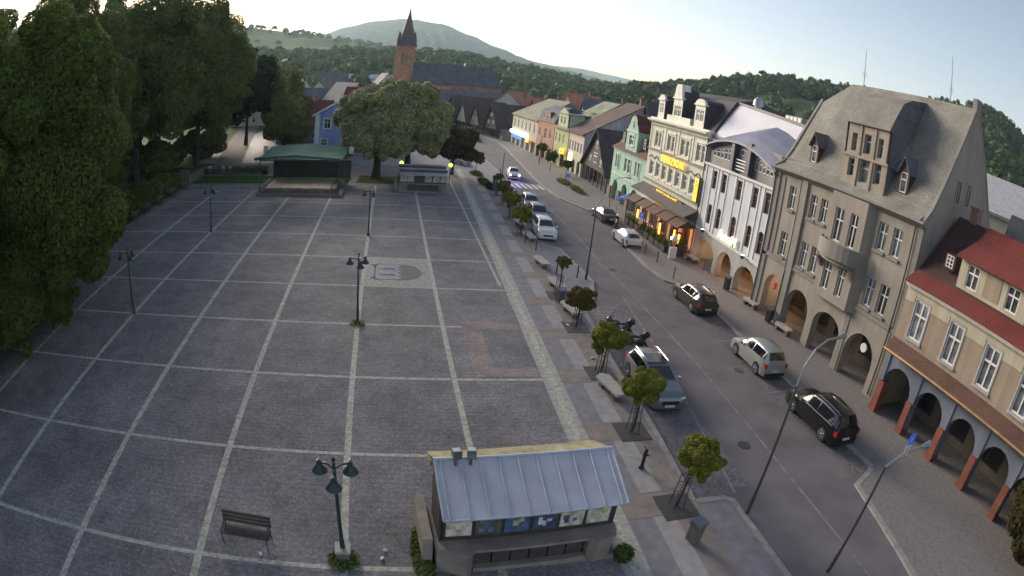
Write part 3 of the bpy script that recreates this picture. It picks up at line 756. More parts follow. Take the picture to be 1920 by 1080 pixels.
for dx, zb in ((3.3, 11.9), (12.4, 11.95)):      # two pointed dormers
    mb = MB(); w = .45
    wall(mb, dx - w, dx + w, zb, zb + 1.35, [(dx - .28, dx + .28, zb + .1, zb + 1.3)], y=.55, depth=.12)
    mb.poly([(dx - w, .55, zb + 1.35), (dx + w, .55, zb + 1.35), (dx, .55, zb + 2.15)])
    mb.poly([(dx - w, .55, zb), (dx - w, .55, zb + 1.35), (dx - w, 1.6, zb + 1.35)]); mb.poly([(dx + w, .55, zb), (dx + w, 1.6, zb + 1.35), (dx + w, .55, zb + 1.35)])
    dm = mb.build('dormer', mat('dark_red_wood', (0.055, 0.018, 0.015), .7, .2, 3), R2)
    win(dm, dx - .28, dx + .28, zb + .1, zb + 1.3, y=.55, depth=.1, style='T', fw=.06)
    mb = MB()
    for s in (-1, 1):
        p = [(dx + s * (w + .1), .35, zb + 1.25), (dx, .35, zb + 2.25), (dx, 2.4, zb + 2.25), (dx + s * (w + .1), 1.7, zb + 1.25)]
        mb.poly(p if s > 0 else p[::-1]); q = [(a, b, c - .07) for a, b, c in p]; mb.poly(q[::-1] if s > 0 else q); mb.poly([p[0], p[1], q[1], q[0]])
    mb.build('dormer_roof', slate_d, dm)
for xx in (3.0, 4.35):  # two narrow windows high in the gable wall
    mb = MB(); mb.box(L - .02, L + .05, xx - .32, xx - .26, 12.5, 13.9); mb.box(L - .02, L + .05, xx + .26, xx + .32, 12.5, 13.9); mb.box(L - .02, L + .06, xx - .34, xx + .34, 12.42, 12.5)
    mb.box(L - .02, L + .04, xx - .03, xx + .03, 12.5, 13.86); mb.box(L - .02, L + .05, xx - .32, xx + .32, 13.86, 13.93)
    g = mb.build('window', mat('grey_frame', (0.3, 0.3, 0.29)), R2)
    MB().box(L + .004, L + .02, xx - .26, xx + .26, 12.5, 13.86).build('pane', glass_dk, g)
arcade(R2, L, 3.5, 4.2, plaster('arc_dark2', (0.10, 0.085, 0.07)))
downpipe(R2, 3.25, .2, 10.7); downpipe(R2, L - .75, .2, 10.7)
mb = MB(); mb.lathe([(0, 0), (.28, .02), (.28, .12), (0, .12)], n=20); o = mb.build('round_sign', white_f, R2); o.rotation_euler = (pi / 2, 0, 0); o.location = (13.05, -.12, 2.55)
mb = MB(); mb.box(2.72, 2.76, -.38, -.08, 2.35, 2.85, 0); mb.build('projecting_sign', mat('red_sign', (0.5, 0.06, 0.07), .4, .3, 2, emit=(.6, .03, .05), estr=.05), R2)
for (x, y, z0_, z1_) in ((28.4 + 4.4, 18.7, 18.4, 21.5), (28.4 + 4.4, 9.85, 18.4, 21.8)):
    mb = MB(); mb.cyl((0, 0, 0), (0, 0, z1_ - z0_), .04, .025, 6)
    for k in range(3): mb.cyl((-.35 + .05 * k, 0, 1.0 + .12 * k), (.35, 0, 1.0 + .12 * k), .018, n=4)
    o = mb.build('antenna', steel, None); o.location = (x, y, z0_)
    tag(o, 'thin roof antenna at the ' + ('far' if y > 12 else 'near') + ' end of the town hall ridge', 'antenna')
# ---- 3. white restaurant with glazed attic
R3, _ = house('restaurant_building', 'white three storey restaurant building with glazed attic and curved metal roof', 'restaurant', (29.2, 34.6), (28.5, 22.62))
L = 12.0
pw = plaster('whitegrey', (0.42, 0.44, 0.47)); pwg = plaster('greyband', (0.30, 0.30, 0.29))
mb = MB(); wall(mb, 0, L, -.2, 3.1, [(.75, 4.35, -.2, 1.1, 1.25), (4.95, 7.7, -.2, 1.1, 1.35), (8.35, 11.75, -.2, .9, 1.5)], depth=.6, n=16)
mb.build('arcade_wall', pwg, R3)
u = [(1.6, 2.4), (3.42, 4.22), (6.12, 7.0), (8.85, 9.65), (10.75, 11.6)]
o1 = [(a, b, 3.85, 5.35, .28) for a, b in u]; o2 = [(a, b, 7.05, 8.7) for a, b in u]
mb = MB(); wall(mb, 0, L, 3.1, 9.2, o1 + o2, depth=.22)
shell(mb, L, 11, 11.4); mb.build('wall', pw, R3)
mb = MB(); mb.box(0, L, -.12, -.003, 3.0, 3.2); mb.box(0, L, -.22, -.003, 9.02, 9.22)
mb.build('ledge', plaster('white2', (0.5, 0.52, 0.54)), R3)
mb = MB()
for a, b in u:
    mb.box(a - .28, a - .1, -.06, -.003, 3.3, 9.0); mb.box(b + .1, b + .28, -.06, -.003, 3.3, 9.0)
mb.box(0, .35, -.06, -.003, 3.25, 9.0); mb.box(L - .35, L, -.06, -.003, 3.25, 9.0)
mb.build('pilaster', plaster('white2', (0.5, 0.52, 0.54)), R3)
red_pane = mat('reddish_pane', (0.075, 0.028, 0.026), .25, .3, 1.5)
for o in o1: win(R3, o[0], o[1], o[2], o[3], depth=.2, style='T', frame=brown_f, pane=red_pane, arch=.28)
for o in o2: win(R3, *o, depth=.2, style='T', frame=brown_f, pane=red_pane)
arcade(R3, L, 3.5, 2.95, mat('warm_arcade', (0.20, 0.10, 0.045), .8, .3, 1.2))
# attic storey
attm = mat('attic_cladding', (0.135, 0.13, 0.135), .6, .2, 1.5)
mb = MB(); ao = [(.7 + .72 * i, 1.3 + .72 * i, 9.95, 10.62 + .1 * i) for i in range(6)] + [(5.65, 6.25, 10.75, 11.6), (6.65, 7.3, 10.75, 11.6)] + [(8.3 + .58 * i, 8.78 + .58 * i, 9.95, 11.0 - .12 * i) for i in range(6)]
wall(mb, .05, L - .05, 9.2, 11.8, [o for o in ao], y=.15, depth=.1)
mb.build('attic_wall', attm, R3)
for o in ao: win(R3, *o, y=.15, depth=.1, style='T', fw=.06, name='attic_window')
for q_ in ((4.85, 5.35, 11.95), (7.5, 8.1, 12.0)): mb = MB(); mb.box(q_[0], q_[1], -.35, .147, 9.3, q_[2]); mb.build('post', mat('dark_blue_grey', (0.055, 0.06, 0.08), .5, .2, 2), R3)
mb = MB()
for k in range(4): mb.box(5.45, 7.4, -.12, -.04, 9.5 + .27 * k, 9.6 + .27 * k)
mb.build('white_slats', white_f, R3)
# curved metal front roof: an arched eave rising back to an apex
metal_r = mat('zinc_roof', (0.20, 0.21, 0.27), .38, .12, .8, metal=.35)
mb = MB(); n = 16; E_ = []
for i in range(n + 1):
    t = i / n; x = -.1 + (L + .2) * t
    z = 10.75 + 1.25 * sin(pi * min(1, max(0, t))) ** .8 - .35 * t
    E_.append((x, -.45, z))
ap = (7.4, 2.35, 13.85); lc = E_[0]
def topp(x):
    if x < ap[0]: t = (x + .1) / (ap[0] + .1); return tuple(lc[k] + (ap[k] - lc[k]) * t for k in range(3))
    return (x, 2.37, 13.85 - .13 * (x - ap[0]))
for a, b in zip(E_[:-1], E_[1:]):
    pa, pb = topp(a[0]), topp(b[0]); K_ = 4; rows = []
    for k in range(K_ + 1):
        t = k / K_; bl_ = .35 * sin(pi * t)
        rows.append([tuple(q[j] + (w_[j] - q[j]) * t + (bl_ * min(1, (w_[1] - q[1]) / 2.5) if j == 2 else 0) for j in range(3)) for q, w_ in ((a, pa), (b, pb))])
    for r0, r1 in zip(rows[:-1], rows[1:]):
        if (Vector(r1[0]) - Vector(r0[0])).length > 1e-4 or (Vector(r1[1]) - Vector(r0[1])).length > 1e-4: mb.poly([r0[0], r0[1], r1[1], r1[0]])
    mb.poly([a, (a[0], a[1], a[2] - .16), (b[0], b[1], b[2] - .16), b])
    mb.poly([(a[0], -.45, a[2] - .16), (a[0], .15, a[2] - .16), (b[0], .15, b[2] - .16), (b[0], -.45, b[2] - .16)])
mb.build('curved_roof', metal_r, R3, smooth=False)
mb = MB()   # white membrane roof rising behind
mb.poly([(-.05, .1, 11.4), (L + .1, .1, 11.0), (L + .1, 3.0, 14.35), (-.05, 2.75, 15.3)]); mb.poly([(-.05, 2.75, 15.3), (L + .1, 3.0, 14.35), (L + .1, 11.2, 11.0), (-.05, 11.2, 11.4)])
mb.poly([(-.05, .1, 11.4), (-.05, 2.75, 15.3), (-.05, 11.2, 11.4)]); mb.poly([(L + .1, .1, 11.0), (L + .1, 11.2, 11.0), (L + .1, 3.0, 14.35)])
mb.build('membrane_roof', mat('white_membrane', (0.50, 0.50, 0.58), .6, .06, .6), R3)
mb = MB(); mb.poly([(-.1, 2.6, 15.38), (L + .15, 2.85, 14.43), (L + .15, 3.15, 14.43), (-.1, 2.95, 15.38)]); mb.poly([(-.1, 2.6, 15.12), (L + .15, 2.85, 14.17), (L + .15, 2.85, 14.43), (-.1, 2.6, 15.38)])
mb.build('ridge_cap', mat('dark_ridge', (0.05, 0.05, 0.06), .5, .1), R3)
mb = MB(); mb.cyl((0, 0, 0), (0, 0, .5), .35, n=14); mb.cyl((0, 0, .5), (0, 0, 1.0), .55, .5, n=14); mb.cyl((0, 0, 1.0), (0, 0, 1.35), .5, .2, n=14)
o = mb.build('roof_vent', steel, R3, smooth=True); o.location = (1.6, 3.8, 14.9)
mb = MB(); mb.box(6.2, 8.8, 3.9, 5.4, 13.2, 15.1); b_ = mb.build('roof_box', mat('grey_box', (.2, .2, .21), .6, .2, 1), R3)
for k in range(4): MB().box(6.4 + .62 * k, 6.8 + .62 * k, 3.86, 3.9, 14.4, 15.0).build('louvre', white_f, b_)
sg = thing('restaurant_sign', 'glowing white letters Anna M above the white restaurant arches', 'sign', (0, 0, 0))
sg.matrix_world = R3.matrix_basis; 
text(sg, 'AnnaM', 1.15, (6.3, -.2, 3.32), mat('lit_letters', (0.95, 0.85, 0.45), .5, .05, emit=(1.0, .88, .55), estr=.25), .06)
for k, uu in enumerate((2.1, 9.7)):
    mb = MB(); mb.cyl((0, -.1, 0), (0, -.42, .02), .04, n=6); mb.cyl((0, -.42, -.1), (0, -.42, .18), .12, .16, n=10); o = mb.build('wall_floodlight', black_m, None, smooth=True)
    o.matrix_world = R3.matrix_basis @ Matrix.Translation((uu, 0, 3.1))
    tag(o, 'small wall floodlight ' + ('by the letters, left of the A' if k == 0 else 'under the fourth lower window of the white restaurant'), 'light')
    MB().cyl((0, -.42, .19), (0, -.42, .21), .13, n=10).build('lens', mat('flood_lens', (1, 1, 1), .4, 0, emit=(1, .97, .85), estr=2), o)
    ld = bpy.data.lights.new('flood', 'SPOT'); ld.energy = 2.5; ld.spot_size = radians(70); ld.spot_blend = .7; ld.color = (1, .93, .75); ld.shadow_soft_size = .1
    lo_ = bpy.data.objects.new('flood', ld); COL.objects.link(lo_); lo_.parent = o; lo_.location = (0, -.45, .25); lo_.rotation_euler = (radians(172), 0, 0)
# ---- 4. the hotel
R4, _ = house('hotel_building', 'cream white hotel with three white dormers, dark mansard roof and yellow lit signs', 'hotel', (30.0, 49.45), (29.2, 34.65))
L = 14.8
ph = plaster('hotel', (0.44, 0.435, 0.37)); phw = plaster('hotel_trim', (0.58, 0.58, 0.52)); phg = plaster('hotel_line', (0.21, 0.20, 0.18))
t1 = [(1.75, 2.5), (2.7, 3.45), (5.25, 6.05), (6.3, 7.1), (8.75, 9.6), (9.9, 10.75), (12.45, 13.3), (13.5, 14.3)]
oh1 = [(a, b, 8.95, 10.5) for a, b in t1]
oh2 = [(1.3 + 1.8 * i, 2.2 + 1.8 * i, 5.68, 7.1) for i in range(7)]
mb = MB(); wall(mb, 0, L, -.2, 11.45, oh1 + oh2 + [(.6 + 2.8 * i, 2.6 + 2.8 * i, .3, 2.6) for i in range(5)], depth=.22); shell(mb, L, 12, 12)
mb.build('wall', ph, R4)
for k in range(5): win(R4, .6 + 2.8 * k, 2.6 + 2.8 * k, .3, 2.6, depth=.2, style='double', frame=wood_d, pane=glass_dk, name='shop_window')
for o in oh1: win(R4, *o, depth=.2, fw=.085)
for o in oh2: win(R4, *o, depth=.2, style='cross', fw=.08)
for i in range(0, 8, 2):
    mb = MB(); a, b = oh1[i][0], oh1[i + 1][1]; mb.box(a - .2, a - .06, -.07, -.003, 8.8, 10.7); mb.box(b + .06, b + .2, -.07, -.003, 8.8, 10.7); mb.box(a - .2, b + .2, -.09, -.003, 10.702, 10.9); mb.box(a - .3, b + .3, -.14, -.003, 8.66, 8.797); mb.build('window_surround', phw, R4)
for o in oh2: MB().box(o[0] - .35, o[0] - .12, -.08, -.003, 5.592, 7.3).build('pilaster', phw, R4); MB().box(o[0] - .3, o[1] + .3, -.12, -.003, 5.45, 5.59).build('window_sill', phw, R4)
MB().box(oh2[-1][1] + .12, oh2[-1][1] + .35, -.08, -.003, 5.6, 7.3).build('pilaster', phw, R4)
for xx in (.1, 4.3, 7.85, 11.3, L - .35): MB().box(xx, xx + .25, -.06, -.003, 8.7, 11.4).build('pilaster', phw, R4)
mb = MB(); mb.box(0, L, -.16, -.003, 8.4, 8.56); mb.box(0, L, -.1, -.003, 4.85, 5.05); mb.box(0, L, -.1, -.003, 11.2, 11.3)
for k in range(4):      # wavy hood lines
    pass
def wavy(x0, x1, z):
    p = [(x0, z), (x0 + (x1 - x0) * .2, z + .25), (x0 + (x1 - x0) * .3, z + .25), (x0 + (x1 - x0) * .5, z - .05), (x0 + (x1 - x0) * .72, z + .3), (x0 + (x1 - x0) * .82, z + .28), (x1, z - .1)]
    for a, b in zip(p[:-1], p[1:]): mb.poly([(a[0], -.09, a[1]), (b[0], -.09, b[1]), (b[0], -.09, b[1] + .12), (a[0], -.09, a[1] + .12)]); mb.poly([(a[0], -.09, a[1] + .12), (b[0], -.09, b[1] + .12), (b[0], 0, b[1] + .12), (a[0], 0, a[1] + .12)])
wavy(.6, 3.6, 7.45); wavy(11.0, 14.3, 7.45); mb.box(3.6, 11.0, -.09, -.003, 7.38, 7.48)
mb.build('string_course', phg, R4)
mb = MB(); mb.xprism([(0, 11.45), (-.55, 11.75), (-.6, 11.95), (0, 11.95)], -.1, L + .1); mb.box(-.02, L + .02, -.2, .4, 11.952, 12.12); mb.build('cornice', phw, R4)
slh = tiles('hotel_slate', (0.055, 0.05, 0.058))
mb = MB(); mb.xprism([(.3, 12.0), (1.5, 14.0), (2.4, 15.3), (4.5, 15.9), (9, 15.2), (12, 12)], .05, L - .05); mb.build('roof', slh, R4)
for a, b, zt, big in ((1.6, 3.3, 14.2, 0), (5.6, 7.9, 14.6, 1), (11.0, 13.2, 14.3, 0)):
    mb = MB(); c = (a + b) / 2
    wn_ = [(a + .3, c - .08, 12.75, 13.9), (c + .08, b - .3, 12.75, 13.9)]
    wall(mb, a, b, 12.12, zt, wn_, y=-.05, depth=.15)
    mb.box(a - .1, b + .1, -.2, .2, zt + .002, zt + .16)
    if big:
        mb.yprism([(a + .15, zt + .16), (b - .15, zt + .16), (b - .3, zt + .8), (b - .5, zt + 1.45), (a + .5, zt + 1.45), (a + .3, zt + .8)], -.15, .12)
    else:
        n = 8; pr = [(c - (b - a) * .5 * cos(pi * i / n), zt + .16 + .5 * sin(pi * i / n)) for i in range(n + 1)]
        mb.yprism(pr, -.12, .12)
    d = mb.build('dormer', phw, R4)
    mb = MB()
    for x, s in ((a, -1), (b, 1)):
        p = [(x, -.04, 12.12), (x, 2.0, 12.12), (x, 2.6, zt), (x, -.04, zt)]; mb.poly(p if s > 0 else p[::-1])
    if big:
        mb.yprism([(a + .1, zt + .1), (b - .1, zt + .1), (b - .5, zt + 1.2), (a + .5, zt + 1.2)], .121, 1.9); mb.yprism([(a + .35, zt + .9), (b - .35, zt + .9), (b - .55, zt + 1.6), (a + .55, zt + 1.6)], -.1, .9, 1)
    else: mb.yprism([(x_, z_ + .03) for x_, z_ in pr], .121, 3.0)
    mb.box(a - .02, b + .02, .2, 2.4, zt - .02, zt + .14)
    mb.build('dormer_roof', [slh, phw], d)
    for o in wn_: win(d, *o, y=-.05, depth=.12, fw=.07)
mb = MB(); mb.box(4.4, 10.3, -.12, .3, 12.122, 12.75); mb.build('parapet', phw, R4)
mb = MB(); mb.xprism([(-.05, 4.5), (-1.5, 3.75), (-1.5, 3.62), (-.05, 4.3)], 0, L); mb.build('canopy_roof', mat('dark_felt', (0.07, 0.06, 0.062), .8, .2, 1), R4)
def lit_sign(name, label, u0, z0, w, h, txt, size, vertical=False, box=True):
    s = thing(name, label, 'sign'); s.matrix_world = R4.matrix_basis @ Matrix.Translation((u0, -.3, z0))
    if box: MB().box(-w / 2, w / 2, -.06, .1, -h / 2, h / 2).build('sign_box', mat('sign_brown', (0.035, 0.022, 0.012), .5, .1), s)
    if vertical:
        MB().box(-w / 2 + .08, w / 2 - .08, -.1, -.062, -h / 2 + .1, h / 2 - .1).build('lit_panel', yell_e, s)
        for i, ch in enumerate(txt): text(s, ch, .36, (0, -.13, h / 2 - .55 - i * (h - .5) / len(txt)), mat('sign_letter_dark', (.1, .05, .01), .5, 0), .015)
    else: text(s, txt, size, (0, -.09, -size * .36), yell_e, .05, spacing=1.3, off=.0)
lit_sign('hotel_sign', 'large yellow lit hotel lettering on the facade between two window rows', 7.9, 7.98, 7.3, .95, 'PENZION', 1.1, box=False)
lit_sign('restaurant_lettering', 'long low yellow lit sign board above the terrace canopy', 7.7, 4.25, 7.9, .6, '•  RESTAURANT  •', .74)
lit_sign('vertical_sign', 'upright yellow lit sign box beside the hotel downpipe', 14.2, 6.35, .8, 2.4, 'HOTEL', .5, True)
downpipe(R4, L - .1, .2, 11.4)
# ---- 5. mint green gabled house
R5, _ = house('mint_house', 'narrow mint green house with curved dormer gable and brown mansard roof', 'house', (30.85, 62.1), (30.25, 49.6))
L = 12.5
pm = plaster('mint', (0.27, 0.40, 0.33)); pmw = plaster('mint_trim', (0.42, 0.52, 0.46))
aops = [(1.2, 3.2, -.2, 1.7, 1.0), (4.9, 6.9, -.2, 1.7, 1.05), (8.3, 10.6, -.2, 1.7, 1.05)]
ow = [(1.2, 1.85, 4.35, 6.1), (2.05, 2.7, 4.35, 6.1), (4.75, 5.8, 4.3, 6.05), (6.0, 7.05, 4.3, 6.05), (8.6, 9.3, 4.35, 6.15), (9.6, 10.3, 4.35, 6.15)]
mb = MB(); wall(mb, 0, L, -.2, 3.4, aops, depth=.5); wall(mb, 0, L, 3.4, 6.9, ow, depth=.18); shell(mb, L, 9, 7)
mb.build('wall', pm, R5)
mb = MB()
for o in ow: trim(mb, *o, w=.1)
mb.box(0, L, -.12, -.003, 6.7, 6.9); mb.box(.3, L - .3, -.1, -.003, 3.45, 3.6); mb.build('trim', pmw, R5)
for o in ow: win(R5, *o, depth=.16, fw=.08)
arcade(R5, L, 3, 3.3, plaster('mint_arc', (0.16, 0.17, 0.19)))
for x in (0, 3.6, 7.2, 10.9):
    MB().box(x, x + 1.1, -.25, -.003, -.2, 1.6).build('pier_foot', plaster('ochre_pier', (0.2, 0.14, 0.1)), R5)
rb = tiles('brown_red', (0.085, 0.035, 0.032))
mb = MB(); mb.xprism([(-.4, 6.92), (.7, 7.6), (2.2, 10.2), (4.5, 11.3), (7, 10), (9, 7)], -.1, L); mb.build('roof', rb, R5)
mb = MB(); dn = [(5.45, 6.95, 7.85, 9.15)]
wall(mb, 4.2, 8.3, 7.1, 9.7, dn, y=.0, depth=.15)
n = 10; pr = [(4.2, 9.7), (4.5, 10.3), (5.0, 10.7)] + [(6.25 - 1.25 * cos(pi * i / n), 10.8 + .9 * sin(pi * i / n)) for i in range(n + 1)] + [(7.5, 10.7), (8.0, 10.3), (8.3, 9.7)]
mb.yprism(pr, 0, .3); mb.poly([(4.2, 0, 7.1), (4.2, 0, 9.7), (4.2, 2.2, 9.7), (4.2, .6, 7.3)]); mb.poly([(8.3, 0, 7.1), (8.3, .6, 7.3), (8.3, 2.2, 9.7), (8.3, 0, 9.7)])
d5 = mb.build('gable_dormer', pm, R5)
mb = MB(); trim(mb, *dn[0], w=.3, d=.06); mb.box(4.1, 8.4, -.1, -.003, 9.6, 9.78); mb.build('dormer_trim', pmw, d5)
win(d5, *dn[0], depth=.14, fw=.1); win(d5, 6.0, 6.5, 10.1, 11.1, y=-.06, depth=.06, style='T')
mb = MB(); pr2 = [(4.05, 9.8), (4.35, 10.4), (4.9, 10.85)] + [(6.25 - 1.4 * cos(pi * i / n), 10.9 + 1.05 * sin(pi * i / n)) for i in range(n + 1)] + [(7.6, 10.85), (8.15, 10.4), (8.45, 9.8)]
for a, b in zip(pr2[:-1], pr2[1:]): mb.poly([(a[0], -.08, a[1]), (a[0], 3.5, a[1]), (b[0], 3.5, b[1]), (b[0], -.08, b[1])]); mb.poly([(a[0], -.08, a[1]), (b[0], -.08, b[1]), (b[0], -.08, b[1] - .14), (a[0], -.08, a[1] - .14)])
mb.build('dormer_roof', rb, d5)
for xx in (2.3, 9.9):
    mb = MB(); mb.box(xx - .45, xx + .45, .4, 2.0, 7.8, 9.2); q = mb.build('dormer', rb, R5); win(q, xx - .3, xx + .3, 7.9, 9.1, y=.4, depth=.03, style='T')
# ---- 6. dark timber house, gable to the street
def timber_house(label, F, N, h, apex, pcol, rcol, depth=13.0, zb=2.6, wins=(), post=True, group='timber houses with steep gables'):
    R, L = house('timber_house', label, 'house', F, N)
    ax = L * apex
    mb = MB(); g = [(.2, zb), (L - .2, zb), (ax, h)]
    mb.yprism(g, 0, .2); mb.box(.4, L - .4, 1.8, depth, -.2, zb - .01); mb.box(.2, L - .2, .0, .22, zb - .3, zb - .003)
    mb.build('gable', pcol, R)
    mb = MB()
    for s, xe in ((-1, -.1), (1, L + .1)):
        p = [(xe, -.5, zb - .35), (ax, -.5, h + .12), (ax, depth, h + .12), (xe, depth, zb - .35)]
        q = [(a, b, c - .18) for a, b, c in p]
        mb.poly(p if s < 0 else p[::-1]); mb.poly(q[::-1] if s < 0 else q); mb.poly([p[0], p[1], q[1], q[0]])
    mb.build('roof', rcol, R)
    for w in wins: win(R, L * w[0], L * w[1], w[2], w[3], y=-.09, depth=.1, fw=.09)
    if post:
        n = max(3, int(L / 2))
        for i in range(n + 1):
            x = .3 + (L - .75) * i / n
            MB().box(x, x + .16, .02, .18, -.2, zb - .3).build('post', wood_d, R)
    mb = MB(); mb.box(.4, L - .4, 1.78, 1.8, .8, 2.0); mb.build('shop_front', glass_dk, R)
    return R, L
dkw = mat('dark_boards', (0.042, 0.034, 0.032), .85, .25, 2.5, .2, 12)
shing = tiles('shingle', (0.062, 0.047, 0.047))
timber_house('dark brown timber house with white framed gable windows beside the mint house', (31.5, 76.5), (30.9, 63.4), 8.55, .53, dkw, shing, 14, 2.7,
             ((.48, .56, 5.6, 6.7), (.44, .58, 3.4, 4.9), (.3, .36, 3.4, 4.3), (.7, .76, 3.2, 4.2)))
# ---- 7. long roofed white house with brown roof
R7, L = house('white_house', 'cream fronted house with long brown roof and blank white side wall', 'house', (31.2, 84.0), (31.4, 76.6))
L = 7.4
pc = plaster('creamfront', (0.47, 0.43, 0.38))
ow = [(.35 + 1.4 * i, 1.15 + 1.4 * i, 3.6, 5.3) for i in range(5)]
mb = MB(); wall(mb, 0, L, -.2, 6.9, ow + [(.6, 1.9, -.2, 1.6, .7), (2.8, 4.3, -.2, 1.6, .7), (5.2, 6.7, -.2, 1.6, .7)], depth=.2)
SP = [(0, 7.0), (10, 12.9), (12.5, 11.3), (17, 8)]
profile_gable(mb, L, SP, 0, 0, -.2); profile_gable(mb, 0, SP, 0, 0, -.2, flip=True)
mb.build('wall', pc, R7)
for o in ow: win(R7, *o, depth=.16)
MB().poly([(L + .01, .3, 2), (L + .01, 16.5, 2), (L + .01, 16.9, 7.9), (L + .01, 12.5, 11.2), (L + .01, 10, 12.8), (L + .01, .3, 7.0)]).build('side_wall', plaster('sidewhite', (0.46, 0.46, 0.50)), R7)
mb = MB(); mb.sheet([(-.5, 6.9), (0, 7.15), (10, 13.05), (12.6, 11.4), (17.2, 7.9)], -.2, L + .35, 0, .15); mb.build('roof', tiles('rust_brown', (0.085, 0.05, 0.045)), R7)
MB().box(-.1, L + .1, -.35, -.003, 6.6, 6.85).build('cornice', plaster('rosy', (0.35, 0.22, 0.17)), R7)
MB().box(1.4, 2.6, -.3, -.1, 1.9, 3.1).build('lit_doorway_sign', mat('warm_sign', (.9, .7, .4), .5, 0, emit=(1, .7, .3), estr=1.2), R7)
chimney(R7, 5.6, 10, 12.2, 14.0)
# ---- 8. yellow-green house with tower dormer
R8, L = house('pale_green_house', 'pale yellow green house with gabled dormer and large grey green roof', 'house', (30.7, 91.6), (31.1, 84.05))
L = 7.5
py = plaster('yellowgreen', (0.38, 0.41, 0.22))
ow = [(.7, 1.4, 4.2, 5.7), (2.7, 3.4, 4.2, 5.7), (4.7, 5.4, 4.2, 5.7)]
mb = MB(); wall(mb, 0, L, -.2, 6.8, ow + [(.8, 2.6, -.2, 1.7, .8), (4.3, 6.3, -.2, 1.7, .8)], depth=.2); shell(mb, L, 14, 7)
mb.build('wall', py, R8)
for o in ow: win(R8, *o, depth=.16)
mb = MB(); mb.sheet([(-.4, 6.8), (.5, 7.2), (9, 12.6), (16, 8)], -.1, L + .1, 0, .15); mb.build('roof', tiles('grey_green', (0.19, 0.21, 0.15)), R8)
mb = MB(); wall(mb, 1.4, 6.4, 7.0, 9.4, [(2.6, 3.5, 7.6, 8.9), (4.2, 5.1, 7.6, 8.9)], y=.0, depth=.15); mb.yprism([(1.4, 9.4), (6.4, 9.4), (5.6, 9.8), (3.9, 10.5), (2.2, 9.8)], 0, .3); mb.box(6.3, 6.4, .3, 3, 7, 9.4); mb.box(1.4, 1.5, .3, 3, 7, 9.4)
d8 = mb.build('dormer', plaster('yg2', (0.42, 0.44, 0.3)), R8)
win(d8, 2.6, 3.5, 7.6, 8.9, depth=.14); win(d8, 4.2, 5.1, 7.6, 8.9, depth=.14)
mb = MB(); mb.sheet([(-.1, 9.45), (3, 9.5), (5.5, 9.6)], 1.2, 6.6, 0, .1); mb.build('dormer_roof', slate_d, d8)
s8 = thing('lit_sign', 'square yellow lit shop sign on the pale green house', 'sign'); s8.matrix_world = R8.matrix_basis @ Matrix.Translation((6.2, -.5, 2.9))
MB().box(-.9, .9, -.1, .1, -.45, .45).build('panel', yell_e, s8); MB().box(-.5, .5, -.12, -.102, -.12, .1).build('mark', mat('sign_mark', (.4, .1, .02), .5, 0), s8)
for a, b in ((1.2, 1.9), (2.6, 3.3)):
    MB().box(2 + a, 2 + b, 3.6, 5.2, 10.35, 10.42).build('skylight', white_f, R8).rotation_euler = (0, 0, 0)
# ---- 9. pink house
R9, L = house('pink_house', 'salmon pink house with small central dormer and blue grey mansard', 'house', (29.6, 100.2), (30.65, 91.65))
L = 8.5
pp = plaster('salmon', (0.42, 0.25, 0.19))
ow = [(1.1, 1.9, 4.2, 5.7), (3.7, 4.8, 3.9, 5.8), (6.3, 7.1, 4.2, 5.7)]
mb = MB(); wall(mb, 0, L, -.2, 7.4, ow + [(.5, 2.3, -.2, 1.4, .9), (3.2, 5.0, -.2, 1.6, .8), (6.1, 7.9, -.2, 1.4, .9)], depth=.25); shell(mb, L, 12, 7.4); mb.box(-.05, L, -.2, -.003, 7.2, 7.45)
wall(mb, 3.0, 5.7, 7.45, 9.0, [(3.8, 4.9, 7.7, 8.7)], y=.1, depth=.1); mb.box(2.9, 5.8, 0, 2, 9.0, 9.2)
mb.build('wall', pp, R9)
for o in ow + [(3.8, 4.9, 7.75, 8.65)]: win(R9, *o, depth=.16 if o[3] < 7 else .22)
mb = MB(); mb.xprism([(.0, 7.46), (.8, 9.4), (3, 10.4), (8, 10), (11, 7.46)], 0, L); mb.build('roof', tiles('blue_grey', (0.09, 0.10, 0.14)), R9)
# ---- 10. long cream shop house with olive roof and the lit fascia
R10, L = house('shop_building', 'long cream shop building with olive hipped roof and bright blue white fascia', 'shop', (28.9, 121), (29.7, 100.4))
pcs = plaster('creamshop', (0.43, 0.41, 0.33))
ow = [(1.8 + 3.2 * i, 2.7 + 3.2 * i, 4.1, 5.8) for i in range(6)]
mb = MB(); wall(mb, 0, L, -.2, 6.8, ow + [(1.0 + 4 * i, 4 + 4 * i, -.2, 2.3) for i in range(5)], depth=.3); shell(mb, L, 13, 6.8); mb.build('wall', pcs, R10)
for o in ow: win(R10, *o, depth=.2)
for i in range(5): win(R10, 1 + 4 * i, 4 + 4 * i, -.1, 2.3, depth=.28, style='double', frame=white_f, pane=glass_dk, name='shop_window')
mb = MB(); ol = tiles('olive', (0.16, 0.165, 0.12))
mb.poly([(-.4, -.5, 6.75), (L + .4, -.5, 6.75), (L - 1, 6.5, 11.3), (5, 6.5, 11.3)]); mb.poly([(L + .4, -.5, 6.75), (L + .4, 13.4, 6.75), (L - 1, 6.5, 11.3)]); mb.poly([(-.4, -.5, 6.75), (5, 6.5, 11.3), (-.4, 13.4, 6.75)]); mb.poly([(-.4, 13.4, 6.75), (5, 6.5, 11.3), (L - 1, 6.5, 11.3), (L + .4, 13.4, 6.75)]); mb.poly([(-.4, -.5, 6.75), (-.4, 13.4, 6.75), (L + .4, 13.4, 6.75), (L + .4, -.5, 6.75)])
mb.build('roof', ol, R10)
